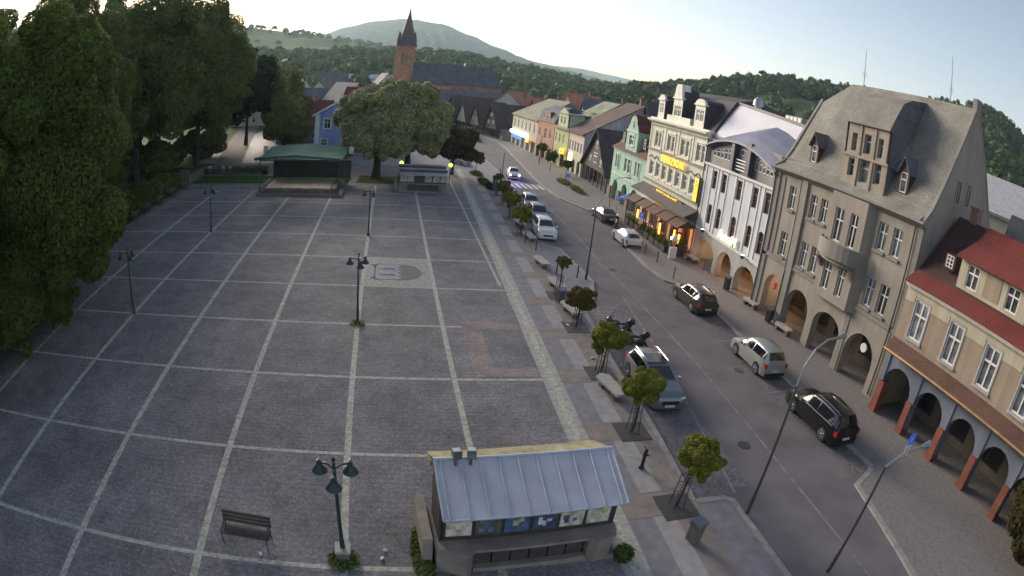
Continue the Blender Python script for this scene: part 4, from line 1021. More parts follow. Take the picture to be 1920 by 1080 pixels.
mb = MB(); mb.box(.3, 14.5, -.5, -.02, 2.55, 3.15); mb.build('lit_fascia', mat('fascia_lit', (.8, .85, .95), .5, .05, emit=(.85, .9, 1), estr=.9), R10)
mb = MB(); mb.box(1.5, 10.5, -.4, -.35, 1.6, 2.5); mb.build('blue_banner', mat('blue_banner', (.05, .13, .4), .5, .3, 1, emit=(.1, .25, .6), estr=.15), R10)
mb = MB(); mb.box(14.9, 16.6, -.6, -.4, 1.9, 2.6); mb.build('small_lit_sign', yell_e, R10)
# ---- timber houses at the bend
cr1 = plaster('timber_orange', (0.33, 0.20, 0.12)); cr2 = plaster('timber_lime', (0.36, 0.40, 0.24)); cr3 = plaster('timber_grey', (0.22, 0.20, 0.18))
wsm = ((.3, .42, 3.3, 4.2), (.6, .72, 3.3, 4.2), (.45, .57, 5.2, 6.0))
timber_house('orange plastered timber house, farthest of the gabled row', (17.2, 159), (19.0, 151.6), 8.8, .5, cr1, shing, 13, 2.6, wsm)
timber_house('lime green plastered timber house in the gabled row at the bend', (19.3, 150.5), (21.4, 143.2), 8.0, .5, cr2, shing, 13, 2.4, wsm)
timber_house('grey plastered timber house between the lime one and the dark one', (21.6, 142), (23.8, 135.2), 7.4, .5, cr3, shing, 14, 2.3, wsm)
timber_house('dark brown timber house nearest in the gabled row at the bend', (24.2, 134), (26.6, 125.8), 8.3, .5, dkw, shing, 15, 2.4, wsm)
fenc = MB(); fenc.box(0, 7, 0, .12, -.2, 2.6); fo = fenc.build('board_fence', mat('grey_boards', (.14, .13, .14), .8, .2, 2), None); fo.location = (27.0, 125, 0); fo.rotation_euler = (0, 0, radians(-62)); tag(fo, 'tall grey board fence between the dark timber house and the cream shop', 'fence')
# ------------------------------------------------------------ far setting
def polar(az, D): return CAM.x + D * sin(radians(az)), CAM.y + D * cos(radians(az))
def interp(prof, a):
    if a <= prof[0][0]: return prof[0][1]
    for (p, q), (r, s) in zip(prof[:-1], prof[1:]):
        if a <= r:
            t = (a - p) / (r - p); t = t * t * (3 - 2 * t) * .5 + t * .5
            return q + (s - q) * t
    return prof[-1][1]
def hills(name, prof, D0, D1, m, az0, az1, n=120, k=24, bump=0.0, seed=1, back=1.4):
    """terrain rising from the valley floor at D0 to a crest at D1, then falling away behind"""
    rg = random.Random(seed); ph = [(rg.uniform(0, 6.28), rg.uniform(.5, 1)) for _ in range(12)]
    mb = MB(); vs = []
    for i in range(n + 1):
        az = az0 + (az1 - az0) * i / n
        zc = CAM.z + D1 * math.tan(radians(interp(prof, az)))
        for j in range(k + 5):
            t = j / k; D = D0 + (D1 - D0) * t
            if t <= 1: z = zc * (t ** 1.15) - .3 * (1 - t)
            else: z = zc * (1 - (t - 1) * 3.0)
            w = sum(sin(ph[q][0] + az * (q * .9 + .7) * .7 + t * 7 * (q % 4 + 1)) * ph[q][1] for q in range(12)) / 12
            z += w * bump * min(1, t * 3) * (1 if t < .93 else .25)
            x, y = polar(az, D); vs.append((x, y, z))
    K = k + 5
    mb.add(vs, [(i * K + j, (i + 1) * K + j, (i + 1) * K + j + 1, i * K + j + 1) for i in range(n) for j in range(K - 1)])
    o = mb.build(name, m, smooth=True); o['kind'] = 'structure'
    return o
def hz(prof, D0, D1, az, D):
    t = (D - D0) / (D1 - D0); zc = CAM.z + D1 * math.tan(radians(interp(prof, az)))
    return zc * (max(t, 0) ** 1.15) - .3 * (1 - t)
forest_far = mat('far_forest', (0.03, 0.085, 0.048), .95, .6, .035, .8, .5, detail=12, spec=.05)
forest_mid = mat('forest_floor', (0.055, 0.09, 0.033), .95, .45, .06, .5, 1, detail=10, spec=.05)
meadow = mat('meadow', (0.22, 0.31, 0.085), .95, .35, .012, .3, .5, col2=(0.10, 0.17, 0.05), detail=10, spec=.05)
BIG = [(-30, 4.0), (-14, 3.6), (-9, 3.9), (-7.3, 4.1), (-5.3, 4.83), (-2.7, 5.45), (0.5, 5.86), (4, 5.53), (6.7, 4.64), (9.3, 3.63), (13, 2.56), (16.1, 2.2), (18.2, 1.9), (21, 1.5), (26, 1.0), (40, .5)]
hills('hill', BIG, 1300, 2600, forest_far, -34, 40, 150, 30, 30, 3)
FAR = [(8, 2.0), (13, 2.3), (17, 2.45), (20, 2.25), (23.5, 2.0), (27, 1.9), (40, 1.5)]
hills('hill', FAR, 3600, 5200, forest_far, 5, 42, 60, 12, 30, 5)
LEFT = [(-80, 6.5), (-50, 7.0), (-30, 6.9), (-19, 6.6), (-15.7, 4.85), (-10, 4.12), (-7.6, 3.9), (-5, 3.3), (-2, 2.9), (2, 2.4), (8, 1.8), (12, 1.2)]
hills('hill', LEFT, 560, 1150, meadow, -85, 12, 120, 20, 14, 8)
MID = [(-60, 3.0), (-30, 2.6), (-20, 2.2), (-12, 1.5), (-7.6, 1.35), (-5.6, 1.75), (-2.4, 1.7), (3, 1.8), (6.9, 1.75), (9.5, 1.25), (13.1, .9), (18.3, .45), (23.5, .4), (30, .3)]
hills('wooded_slope', MID, 240, 540, forest_mid, -62, 30, 100, 16, 3, 11)
RIGHT = [(19, -.6), (23.4, .7), (26, 1.3), (28, 1.75), (31.6, 2.85), (35.3, 4.1), (38, 4.55), (40.7, 4.7), (44.6, 5.2), (49.2, 5.3), (58.7, 7.3), (61, 7.1), (64, 5.9), (70, 5), (86, 4)]
hills('wooded_slope', RIGHT, 150, 420, forest_mid, 18, 88, 90, 16, 3, 13)

# ------------------------------------------------------------ foliage
def leaf_arrays(lobes, dens, size, rg, shell=.16, flat=0.0, up=.25):
    P = []; 
    for (cx, cy, cz, rx, ry, rz) in lobes:
        n = int(dens * 4 * pi * ((rx * ry) ** .8 + (rx * rz) ** .8 + (ry * rz) ** .8) / 3) 
        d = rg.normal(size=(n, 3)); d /= np.linalg.norm(d, axis=1, keepdims=True)
        b = rg.normal(size=(14, 3)); b /= np.linalg.norm(b, axis=1, keepdims=True)
        k = (np.clip((d @ b.T - .72) / .28, 0, 1)).max(axis=1)
        r = 1 - np.abs(rg.normal(0, shell, n)) + .20 * k - .05
        p = d * r[:, None] * np.array([rx, ry, rz]) + np.array([cx, cy, cz])
        nn = d + rg.normal(0, .55, (n, 3)); nn[:, 2] += up
        nn /= np.linalg.norm(nn, axis=1, keepdims=True)
        P.append(np.concatenate([p, nn], 1))
    P = np.concatenate(P)
    n = len(P); c = P[:, :3]; nn = P[:, 3:]
    t = np.cross(nn, rg.normal(size=(n, 3))); t /= np.linalg.norm(t, axis=1, keepdims=True); s = np.cross(nn, t)
    sz = (size * rg.uniform(.55, 1.25, n))[:, None]
    v = np.stack([c - t * sz, c - s * sz * .55 + t * sz * .1, c + t * sz, c + s * sz * .55 + t * sz * .1], 1).reshape(-1, 3)
    return v
def leaf_mesh(name, v, mats):
    n = len(v) // 4
    me = bpy.data.meshes.new(name)
    me.vertices.add(len(v)); me.vertices.foreach_set('co', v.astype(np.float32).ravel())
    me.loops.add(n * 4); me.loops.foreach_set('vertex_index', np.arange(n * 4, dtype=np.int32))
    me.polygons.add(n); me.polygons.foreach_set('loop_start', np.arange(0, n * 4, 4, dtype=np.int32))
    try: me.polygons.foreach_set('loop_total', np.full(n, 4, dtype=np.int32))
    except Exception: pass
    for m in mats: me.materials.append(m)
    me.update(calc_edges=True)
    return me
def crown_lobes(rg, R, H, zc, n=14, lr=.42):
    L = [(0, 0, zc, R * .72, R * .72, H * .72)]
    for i in range(n):
        a = 2 * pi * i / n * 2.4 + rg.uniform(-.3, .3); u = rg.uniform(-.8, .9)
        rr = math.sqrt(max(0, 1 - u * u)) * R * .72
        L.append((rr * cos(a), rr * sin(a), zc + u * H * .72, R * lr * rg.uniform(.75, 1.15), R * lr * rg.uniform(.75, 1.15), H * lr * rg.uniform(.7, 1.05)))
    for i in range(n):      # loose outer sprays that break the outline
        a = rg.uniform(0, 6.28); u = rg.uniform(-.7, .98); rr = math.sqrt(1 - u * u) * R * rg.uniform(.86, 1.02); s = R * rg.uniform(.1, .19)
        L.append((rr * cos(a), rr * sin(a), zc + u * H * .98, s, s, s * rg.uniform(.7, 1.3)))
    return L
def trunk_mesh(rg, r, h, spread, nl=6, z0=-.1):
    mb = MB(); x = y = 0; zs = [z0, h * .15, h * .35, h * .6, h * .8]; pts = []
    for i, z in enumerate(zs): pts.append((x, y, z)); x += rg.uniform(-.12, .12) * r * 3; y += rg.uniform(-.12, .12) * r * 3
    rad = [r * 1.35, r, r * .85, r * .6, r * .3]
    for a, b, p, q in zip(pts[:-1], pts[1:], rad[:-1], rad[1:]): mb.cyl(a, b, p, q, 10, caps=False)
    for i in range(nl):
        a = 2 * pi * i / nl + rg.uniform(-.4, .4); z = h * rg.uniform(.3, .65)
        e = (cos(a) * spread, sin(a) * spread, z + h * rg.uniform(.15, .35)); m_ = (cos(a) * spread * .5, sin(a) * spread * .5, z + h * .06)
        mb.cyl((0, 0, z), m_, r * .42, r * .28, 7, caps=False); mb.cyl(m_, e, r * .28, r * .08, 7, caps=False)
    return mb.mesh('trunk', bark, True)
TREE = {}
def tree(key, label, x, y, R, H, top, trunk_r=.3, dens=60, size=.22, leaf=None, group=None, seed=1, name='tree', rz=0.0, scale=None, lr=.42, n=14, flower=False, cat='tree', zb=0.0):
    """top: crown top height; H: crown half height"""
    if key not in TREE:
        rg = np.random.default_rng(seed); rr = random.Random(seed)
        zc = top - H
        v = leaf_arrays(crown_lobes(rr, R, H, zc, n, lr), dens, size, rg)
        me = leaf_mesh('crown', v, [leaf or leaf_dark]); fl = None
        if flower:
            L = [(l[0], l[1], l[2] + .1, l[3] * 1.02, l[4] * 1.02, l[5] * 1.02) for l in crown_lobes(random.Random(seed), R, H, zc, n, lr)]
            fl = leaf_mesh('blossoms', leaf_arrays(L, dens * .045, size * .62, rg, .04), [blossom])
        TREE[key] = (me, trunk_mesh(rr, trunk_r, top - H * .8, R * .55), fl)
    me, tm, fl = TREE[key]
    t = thing(name, label, cat, (x, y, zb), rz, group)
    link('trunk', tm, t); c = link('crown', me, t)
    if fl: link('blossoms', fl, c)
    if scale: t.scale = scale
    return t
GP_ = 'tall trees of the park left of the square'
tree('pA', 'huge dark tree at the left edge of the square, nearest of the park trees', -22.8, 17.0, 8.4, 9.2, 18.6, .5, 140, .135, leaf_dark, GP_, 3, rz=.4, n=34, lr=.3)
tree('pB', 'dark park tree leaning over the edge of the square behind the nearest one', -28.6, 31, 7.6, 8.8, 19.6, .45, 90, .17, leaf_dark, GP_, 5, n=30, lr=.32)
tree('pC', 'tall park tree rising behind the second tree, its top against the sky', -35, 41, 8.6, 10.5, 24.5, .45, 60, .2, leaf_mid, GP_, 7, n=30, lr=.33)
tree('pD', 'broad tall park tree beside the lawn, top lit against the sky', -32.0, 56, 9.0, 11.2, 26.5, .45, 55, .22, leaf_mid, GP_, 9, n=30, lr=.33)
tree('pC', 'park tree over the lawn, right end of the tall row', -28.5, 72, 7, 8, 20, leaf=leaf_mid, group=GP_, rz=2.0, scale=(.95, .95, 1.02))
tree('pA', 'low dark tree at the very left edge, in front of the hedge', -26, 6, 8, 7, 16, group=GP_, rz=2.6, scale=(1, 1, .95))
tree('pD', 'dark tree far back at the left, behind the tall row', -47, 66, 8, 9, 20, group=GP_, rz=1.0, scale=(1.1, 1.1, 1.05))
tree('pC', 'dark tree at the left behind the nearest two', -44, 30, 8, 9, 20, group=GP_, rz=4.2, scale=(1.2, 1.2, .95))
for x_, y_, s_, lb_ in ((-45, 84, 1.0, 'tall tree behind the lawn, added unseen to shade it, left one'), (-57, 78, 1.1, 'tall tree behind the lawn, added unseen to shade it, farthest left one'), (-39, 92, .85, 'tall tree added to shade the lawn beside the dark conifer like ones'), (-42, 64, .9, 'tree added for its shade behind the two tallest park trees')):  # extra trees added at the back to shade the lawn from the low sun
    tree('pC', lb_, x_, y_, 8, 9, 20, group=GP_, rz=x_, scale=(s_ * 1.15, s_ * 1.15, s_ * .85))
for i_, (x_, y_) in enumerate(((-33, 62), (-37, 52), (-36, 72), (-41, 46), (-31.5, 83))):  # low bushes added to block sunlight passing beneath the crowns
    tree('pG2', 'low bush added under the park trees for shade, ' + ['behind the parapet end', 'middle one', 'toward the path', 'leftmost one', 'beside the path'][i_], x_, y_, 4.6, 2.3, 4.4, .12, 30, .24, leaf_dark, 'undergrowth added to shade the park lawn', 17, name='bush', rz=i_, cat='bush')
tree('pE', 'dark conifer like tree beyond the end of the lawn', -27, 98, 5.5, 8.2, 19.5, .35, 26, .32, leaf_conifer, GP_, 12)
tree('pE', 'second dark tree beyond the lawn, left of the conifer like one', -35, 104, 5.5, 8, 19, group=GP_, rz=2, scale=(1.2, 1.2, 1.08))
tree('pF', 'slim loose tree standing before the red roofs, right of the park', -18.8, 96, 3.3, 7.6, 17.6, .25, 11, .3, leaf_mid, GP_, 14, lr=.36, n=11)
tree('pG', 'low spreading tree behind the stage roof', -16.5, 84, 4.2, 2.8, 7.6, .22, 30, .3, leaf_dark, GP_, 15)
tree('pG', 'low spreading tree left of the path behind the stage', -19.5, 104, 4, 3, 8, group=GP_, rz=3.3, scale=(1.2, 1.2, 1.1))
tree('pG', 'low bushy tree at the far end of the park path', -22, 118, 4, 3, 8, group=GP_, rz=1.3, scale=(1.3, 1.3, 1.2))
GC = 'big trees at the far end of the square'
tree('cA', 'large round chestnut with a thick trunk left of the far notice kiosk', -.2, 64.3, 5.5, 5.3, 12.4, .5, 62, .24, leaf_chest, GC, 21, flower=True, n=30, lr=.34)
tree('cB', 'large flowering chestnut behind the far notice kiosk', 4.1, 66.2, 5.2, 5.1, 12.5, .45, 62, .24, leaf_chest, GC, 22, flower=True, n=30, lr=.34, rz=.7)
tree('cC', 'lower dark red leaved tree right of the flowering chestnut', 10.4, 69.5, 3.5, 2.5, 6.8, .2, 45, .24, leaf_mat('leaves_purple', (0.03, 0.022, 0.015), (0.10, 0.075, 0.045)), GC, 23)

def forest(name, label, spots, size, leaf, seed, base=None):
    rg = np.random.default_rng(seed); V = []; 
    for (x, y, z, r, h) in spots:
        k = 46
        d = rg.normal(size=(k, 3)); d /= np.linalg.norm(d, axis=1, keepdims=True); d[:, 2] = np.abs(d[:, 2]) * 1.3 - .3
        rad = rg.uniform(.72, 1.08, k)[:, None]
        c = d * rad * np.array([r, r, h * .5]) + np.array([x, y, z + h * .52])
        nn = d + rg.normal(0, .4, (k, 3)); nn /= np.linalg.norm(nn, axis=1, keepdims=True)
        t = np.cross(nn, rg.normal(size=(k, 3))); t /= np.linalg.norm(t, axis=1, keepdims=True); s = np.cross(nn, t)
        sz = size * r * rg.uniform(.6, 1.2, k)[:, None]
        V.append(np.stack([c - t * sz, c - s * sz, c + t * sz, c + s * sz], 1).reshape(-1, 3))
    o = link(name, leaf_mesh(name, np.concatenate(V), [leaf]))
    o['kind'] = 'stuff'
    return o
rf = random.Random(5)
def clear(x, y):
    return not (-45 < x < 70 and y < 150)
sp = []
for i in range(1500):
    az = rf.uniform(-34, 27); D = rf.uniform(250, 560) if i % 3 else rf.uniform(470, 550)
    if D < 330 and rf.random() < .72: continue
    if i % 5 == 0 and D < 420: continue
    x, y = polar(az, D); sp.append((x, y, hz(MID, 240, 540, az, min(D, 540)) - .5, rf.uniform(3.5, 6.5), rf.uniform(8, 13)))
forest('forest', '', sp, .42, leaf_forest, 31)
sp = []
for i in range(1500):
    az = rf.uniform(19, 84); D = rf.uniform(165, 430) if i % 2 else rf.uniform(370, 425)
    if 33 < az < 43 and 250 < D < 370 and rf.random() < .8: continue
    x, y = polar(az, D); sp.append((x, y, hz(RIGHT, 150, 420, az, min(D, 420)) - .5, rf.uniform(2.6, 4.6), rf.uniform(6, 11.5)))
forest('forest', '', sp, .42, leaf_mat('leaves_right_hill', (0.018, 0.038, 0.013), (0.085, 0.135, 0.045), .15, .03), 33)
sp = []
for i in range(700):        # hedges and copses on the meadow hill
    az = rf.uniform(-60, 4); D = rf.choice([620, 700, 830, 960, 1100, 1150]) + rf.uniform(-22, 22)
    if D > 900 and D < 1080 and rf.random() < .75: continue
    x, y = polar(az, D); sp.append((x, y, hz(LEFT, 560, 1150, az, min(D, 1150)) - 1, rf.uniform(4, 7), rf.uniform(7, 12)))
forest('forest', '', sp, .42, leaf_forest, 35)
sp = []
for i in range(260):        # garden greenery between the far houses
    az = rf.uniform(-32, 22); D = rf.uniform(175, 300)
    if -3 < az < 11 and D < 285: continue
    x, y = polar(az, D)
    sp.append((x, y, -.3, rf.uniform(2.5, 4.5), rf.uniform(5, 9)))
for i in range(120):
    az = rf.uniform(20, 60); D = rf.uniform(95, 165); x, y = polar(az, D)
    if x < 55: continue
    sp.append((x, y, -.3, rf.uniform(2.5, 4.5), rf.uniform(6, 10)))
forest('garden_trees', '', sp, .42, leaf_forest, 37)

# ------------------------------------------------------------ church
CX, CY = polar(.75, 236)
ch = thing('church', 'red brick church with a tall pointed spire and long dark roof', 'church', (CX, CY, 0), radians(-4))
brick = mat('church_brick', (0.34, 0.17, 0.11), .9, .25, .5, .2, 4); chr_ = tiles('church_slate', (0.07, 0.075, 0.09)); spire = mat('spire_slate', (0.075, 0.06, 0.07), .7, .25, 1)
mb = MB(); W = 3.4
wall(mb, -W, W, -.5, 26, [(-1.15, -.35, 18.2, 22.6, .7), (.35, 1.15, 18.2, 22.6, .7)], y=-W, depth=.6); mb.poly([(W, -W, -.5), (W, W, -.5), (W, W, 26), (W, -W, 26)]); mb.poly([(-W, -W, -.5), (-W, -W, 26), (-W, W, 26), (-W, W, -.5)])
for s, t in ((-1, -1), (1, -1), (-1, 1), (1, 1)): mb.box(s * W - .45, s * W + .45, t * W - .45, t * W + .45, -.5, 24)
mb.box(-W - .15, W + .15, -W - .15, W + .15, 17.2, 17.7); mb.box(-W - .2, W + .2, -W - .2, W + .2, 25.6, 26.1)
tw = mb.build('tower', brick, ch)
MB().box(-1.15, 1.15, -W + .5, -W + .6, 18, 23.4).build('louvres', glass_dk, tw)
MB().lathe([(0, 0), (1.0, 0), (1.0, .15), (0, .15)], n=20).build('clock_face', mat('clock', (.06, .06, .065), .5, .1), tw); o = tw.children[-1]; o.rotation_euler = (pi / 2, 0, 0); o.location = (0, -W - .02, 15.3)
mb = MB(); mb.lathe([(4.6, 26.1), (3.0, 29.5), (2.3, 33), (1.5, 36), (1.25, 37.2), (1.0, 37.6), (.25, 41.5), (.05, 44)], n=8); mb.build('spire', spire, ch)
for s, t in ((-1, -1), (1, -1), (-1, 1), (1, 1)): MB().lathe([(.75, 26.1), (.75, 29), (.05, 32.4)], (s * 3.1, t * 3.1, 0), 6).build('pinnacle', spire, ch)
for t in ((0, -1), (0, 1), (-1, 0), (1, 0)):
    mb = MB(); mb.yprism([(-.6, 29), (.6, 29), (0, 31.5)], -3.4, -2.0); o = mb.build('spire_dormer', spire, ch); o.rotation_euler = (0, 0, atan2(t[0], -t[1]))
NL = 32.0
mb = MB(); ops = [(4.6 + 3.7 * i, 6.3 + 3.7 * i, 4, 8.6, 1.2) for i in range(7)]
wall(mb, 3.4, 3.4 + NL, -.5, 11.5, ops, y=-5, depth=.5)
for i in range(8): mb.box(3.7 + 3.7 * i, 4.2 + 3.7 * i, -6, -5.003, -.5, 10.5)
mb.poly([(35.4, -5, -.5), (39, -2.5, -.5), (39, -2.5, 11.5), (35.4, -5, 11.5)]); mb.poly([(39, -2.5, -.5), (39, 2.5, -.5), (39, 2.5, 11.5), (39, -2.5, 11.5)]); mb.poly([(39, 2.5, -.5), (35.4, 5, -.5), (35.4, 5, 11.5), (39, 2.5, 11.5)]); mb.poly([(35.4, 5, -.5), (3.4, 5, -.5), (3.4, 5, 11.5), (35.4, 5, 11.5)])
nv = mb.build('nave', brick, ch)
MB().box(3.5, 35.3, -4.55, -4.5, 1, 11).build('glazing', glass_dk, nv)
mb = MB(); mb.poly([(3.4, -5.6, 11.3), (35.6, -5.6, 11.3), (34.5, 0, 19.6), (3.4, 0, 19.6)]); mb.poly([(35.6, -5.6, 11.3), (39.5, -2.8, 11.3), (34.5, 0, 19.6)]); mb.poly([(39.5, -2.8, 11.3), (39.5, 2.8, 11.3), (34.5, 0, 19.6)]); mb.poly([(39.5, 2.8, 11.3), (35.6, 5.6, 11.3), (34.5, 0, 19.6)]); mb.poly([(3.4, 5.6, 11.3), (3.4, 0, 19.6), (34.5, 0, 19.6), (35.6, 5.6, 11.3)])
mb.build('roof', chr_, ch)
mb = MB(); mb.cyl((24, 0, 19.3), (24, 0, 20.6), .5, .1, 6); mb.build('ridge_turret', mat('copper_bright', (.6, .6, .55), .3, .1, 1), ch)

# ------------------------------------------------------------ houses of the town beyond
def cottage(label, az, D, w, d, h, rh, wc, rc, rz=0.0, gable=False, z=0.0, wins=3, chim=True, name='distant_house', cat='house'):
    """gable=True turns the gable wall towards the square"""
    x, y = polar(az, D); t = thing(name, label, cat, (x, y, z), radians(-az) + radians(rz), 'houses of the town beyond the square')
    mb = MB(); nf = max(1, int(h / 3)); ops = []
    for f in range(nf):
        for i in range(wins):
            a = -w / 2 + w * (i + .5) / wins - .5; ops.append((a, a + 1.0, .9 + f * 2.9, 2.3 + f * 2.9))
    wall(mb, -w / 2, w / 2, -8, h, ops, y=-d / 2, depth=.15); mb.poly([(w / 2, -d / 2, -8), (w / 2, d / 2, -8), (w / 2, d / 2, h), (w / 2, -d / 2, h)]); mb.poly([(-w / 2, -d / 2, -8), (-w / 2, -d / 2, h), (-w / 2, d / 2, h), (-w / 2, d / 2, -8)]); mb.poly([(-w / 2, d / 2, -8), (-w / 2, d / 2, h), (w / 2, d / 2, h), (w / 2, d / 2, -8)])
    if gable: mb.yprism([(-w / 2, h), (w / 2, h), (0, h + rh)], -d / 2, -d / 2 + .2); mb.yprism([(-w / 2, h), (w / 2, h), (0, h + rh)], d / 2 - .2, d / 2)
    else:
        for x_ in (-w / 2, w / 2 - .2): mb.xprism([(-d / 2, h), (d / 2, h), (0, h + rh)], x_, x_ + .2)
    mb.build('wall', wc, t)
    for o in ops: win(t, *o, y=-d / 2, depth=.12, style='T', fw=.1)
    mb = MB(); e = .5
    if gable:
        for s in (-1, 1):
            k = (h - e * rh / (w / 2)); p = [(s * (w / 2 + e), -d / 2 - e, k), (0, -d / 2 - e, h + rh + .05), (0, d / 2 + e, h + rh + .05), (s * (w / 2 + e), d / 2 + e, k)]
            q = [(a, b, c - .2) for a, b, c in p]; mb.poly(p[::-s]); mb.poly(q[::s]); mb.poly([p[0], p[1], q[1], q[0]])
    else:
        for s in (-1, 1):
            k = (h - e * rh / (d / 2)); p = [(-w / 2 - e, s * (d / 2 + e), k), (w / 2 + e, s * (d / 2 + e), k), (w / 2 + e, 0, h + rh + .05), (-w / 2 - e, 0, h + rh + .05)]
            q = [(a, b, c - .2) for a, b, c in p]; mb.poly(p); mb.poly(q[::-1]); mb.poly([p[0], p[3], q[3], q[0]]); mb.poly([p[1], q[1], q[2], p[2]])
    mb.build('roof', rc, t)
    if chim: chimney(t, w * .2, 0, h + rh * .5, h + rh + .9)
    return t
red = tiles('far_red', (0.25, 0.07, 0.045)); redd = tiles('far_darkred', (0.13, 0.035, 0.035)); gre = tiles('far_grey', (0.10, 0.105, 0.125)); dk = tiles('far_dark', (0.06, 0.058, 0.07)); orr = tiles('far_orange', (0.33, 0.13, 0.075))
W_ = plaster('w1', (0.48, 0.47, 0.44)); Y_ = plaster('w2', (0.45, 0.33, 0.11)); G_ = plaster('w3', (0.26, 0.25, 0.25)); C_ = plaster('w4', (0.42, 0.38, 0.28)); B_ = plaster('w5', (0.2, 0.17, 0.16))
# blue house by the square
bl = thing('blue_house', 'sky blue house with red roof and white framed windows behind the stage', 'house', (-11.4, 85.0, 0), radians(1))
pbl = plaster('skyblue', (0.20, 0.26, 0.48)); wt_ = plaster('whiteedge', (0.5, 0.55, 0.58))
mb = MB(); ow = [(1.1, 2.2, 1.2, 2.6), (1.5, 2.6, 4.4, 6.0), (6.5, 7.6, 4.4, 6.0), (6.5, 7.6, 1.2, 2.6)]
wall(mb, 0, 12, -.3, 6.9, ow, depth=.2); mb.yprism([(0, 6.9), (12, 6.9), (6, 10.2)], 0, .2); mb.poly([(0, 0, -.3), (0, 0, 6.9), (0, 14, 6.9), (0, 14, -.3)]); mb.poly([(12, 0, -.3), (12, 14, -.3), (12, 14, 6.9), (12, 0, 6.9)])
mb.build('wall', pbl, bl)
MB().box(-.05, .75, -.08, -.003, -.3, 6.8).build('corner_pilaster', wt_, bl)
for o in ow: mb = MB(); trim(mb, *o, w=.18, d=.06); mb.build('window_surround', wt_, bl)
for o in ow: win(bl, *o, depth=.15, style='cross')
for s in (-1, 1):
    pass
mb = MB()
for s in (-1, 1):
    p = [(6 + s * 6.5, -.5, 6.65), (6, -.5, 10.35), (6, 14.4, 10.35), (6 + s * 6.5, 14.4, 6.65)]; q = [(a, b, c - .2) for a, b, c in p]; mb.poly(p[::-s]); mb.poly(q[::s])
mb.build('roof', redd, bl)
mb = MB()
for s in (-1, 1): mb.poly([(6 + s * 6.55, -.52, 6.35), (6 + s * 6.55, -.52, 6.66), (6, -.52, 10.38), (6, -.52, 10.05)][::s])
mb.build('bargeboard', wt_, bl)
MB().box(7.6, 8.2, 5, 5.6, 8.5, 11.2).build('chimney', B_, bl)
cottage('long blue grey roofed building behind the timber houses', 7.6, 196, 26, 14, 5.0, 5.0, C_, gre, 6, wins=8)
for k in range(5): 
    o = MB().box(-.4, .4, -.05, .05, 0, .9).build('skylight', white_f, None); o.parent = bpy.data.objects[[x.name for x in bpy.data.objects if x.get('label', '').startswith('long blue grey')][0]]; o.location = (-9.5 + (k % 3) * 1.2 + (k // 3) * 10.5, -4.0, 7.0); o.rotation_euler = (radians(-50), 0, 0)
cottage('small cream house with pale roof edge left of the orange timber house', 4.6, 172, 9, 10, 4.8, 4.5, C_, gre, -14, wins=3)
cottage('house with bright orange roof below the church nave', 4.0, 205, 12, 10, 6.0, 4.6, C_, orr, 40, wins=2)
cottage('white gabled house with orange roof right of the timber houses', 12.0, 172, 11, 15, 7.0, 4.6, W_, orr, -22, gable=True, wins=3)
cottage('yellow gabled house behind the blue house', -4.6, 140, 6.5, 12, 7.6, 4.0, Y_, gre, 25, gable=True, wins=2)
cottage('long grey roofed house left of the yellow gable', -7.6, 150, 16, 10, 5.6, 4.4, G_, gre, 10, wins=5)
cottage('dark red roofed house right of the yellow gable', -2.7, 128, 8, 10, 6.2, 4.6, B_, redd, -15, wins=3)
cottage('ornate cream house with stepped gable on the slope', -1.0, 215, 8, 9, 9.5, 5.0, C_, gre, 15, gable=True, wins=3)
cottage('brown flat fronted house left of the church tower', .1, 178, 9, 9, 8.6, 2.8, B_, dk, 0, wins=3)
cottage('white roofed long building on the slope left of the spire', -2.2, 330, 26, 10, 4, 2.0, W_, mat('pale_roof', (.45, .45, .43), .6, .1, 1), 5, wins=8, z=8)
cottage('grey house among trees left of the ornate one', -5.9, 240, 10, 9, 8.5, 4.6, G_, gre, 20, wins=3, z=1)
cottage('white house with grey gable among the trees', -6.9, 200, 8, 9, 7.0, 4.4, W_, gre, -20, gable=True, wins=2)
cottage('white round gabled house far left in the town', -9.0, 205, 7, 8, 7.6, 4.2, W_, dk, 10, gable=True, wins=2)
cottage('grey roofed house at the left behind the slim tree', -12.0, 175, 12, 9, 6.0, 4.4, W_, gre, 15, wins=4)
cottage('red roofed house behind the low tree', -8.8, 118, 12, 9, 3.6, 4.6, B_, redd, 12, wins=4)
cottage('pale house with grey roof beyond the park path', -14.2, 160, 11, 9, 6.2, 4.0, C_, gre, 0, wins=4)
cottage('small white house high in the trees at the left', -10.2, 300, 9, 8, 5, 3.6, W_, redd, 0, wins=2, z=5)
cottage('lone white house on the wooded slope by the spire', -.9, 420, 9, 8, 5, 3.5, W_, redd, 0, wins=2, z=18)
cottage('pink walled house behind the cream shop roof', 15.2, 165, 10, 9, 6.5, 4.0, plaster('w6', (.42, .28, .22)), orr, 20, wins=3)
cottage('small white gabled house rising over the olive roof', 16.7, 190, 6, 8, 9, 4.5, W_, redd, 0, gable=True, wins=2)
cottage('orange roofed house behind the pink mansard', 18.2, 150, 9, 9, 8.5, 4.6, C_, orr, 30, wins=3)
cottage('grey roofed house behind the green roofs', 21.0, 128, 12, 10, 8.0, 4.6, W_, gre, 10, wins=3)
cottage('white walled house beyond the mint gable', 24.2, 108, 9, 9, 8.0, 4.2, W_, gre, -10, gable=True, wins=2)
cottage('brown roofed house behind the hotel', 27.5, 96, 10, 9, 9.5, 4.5, B_, dk, 10, wins=3)
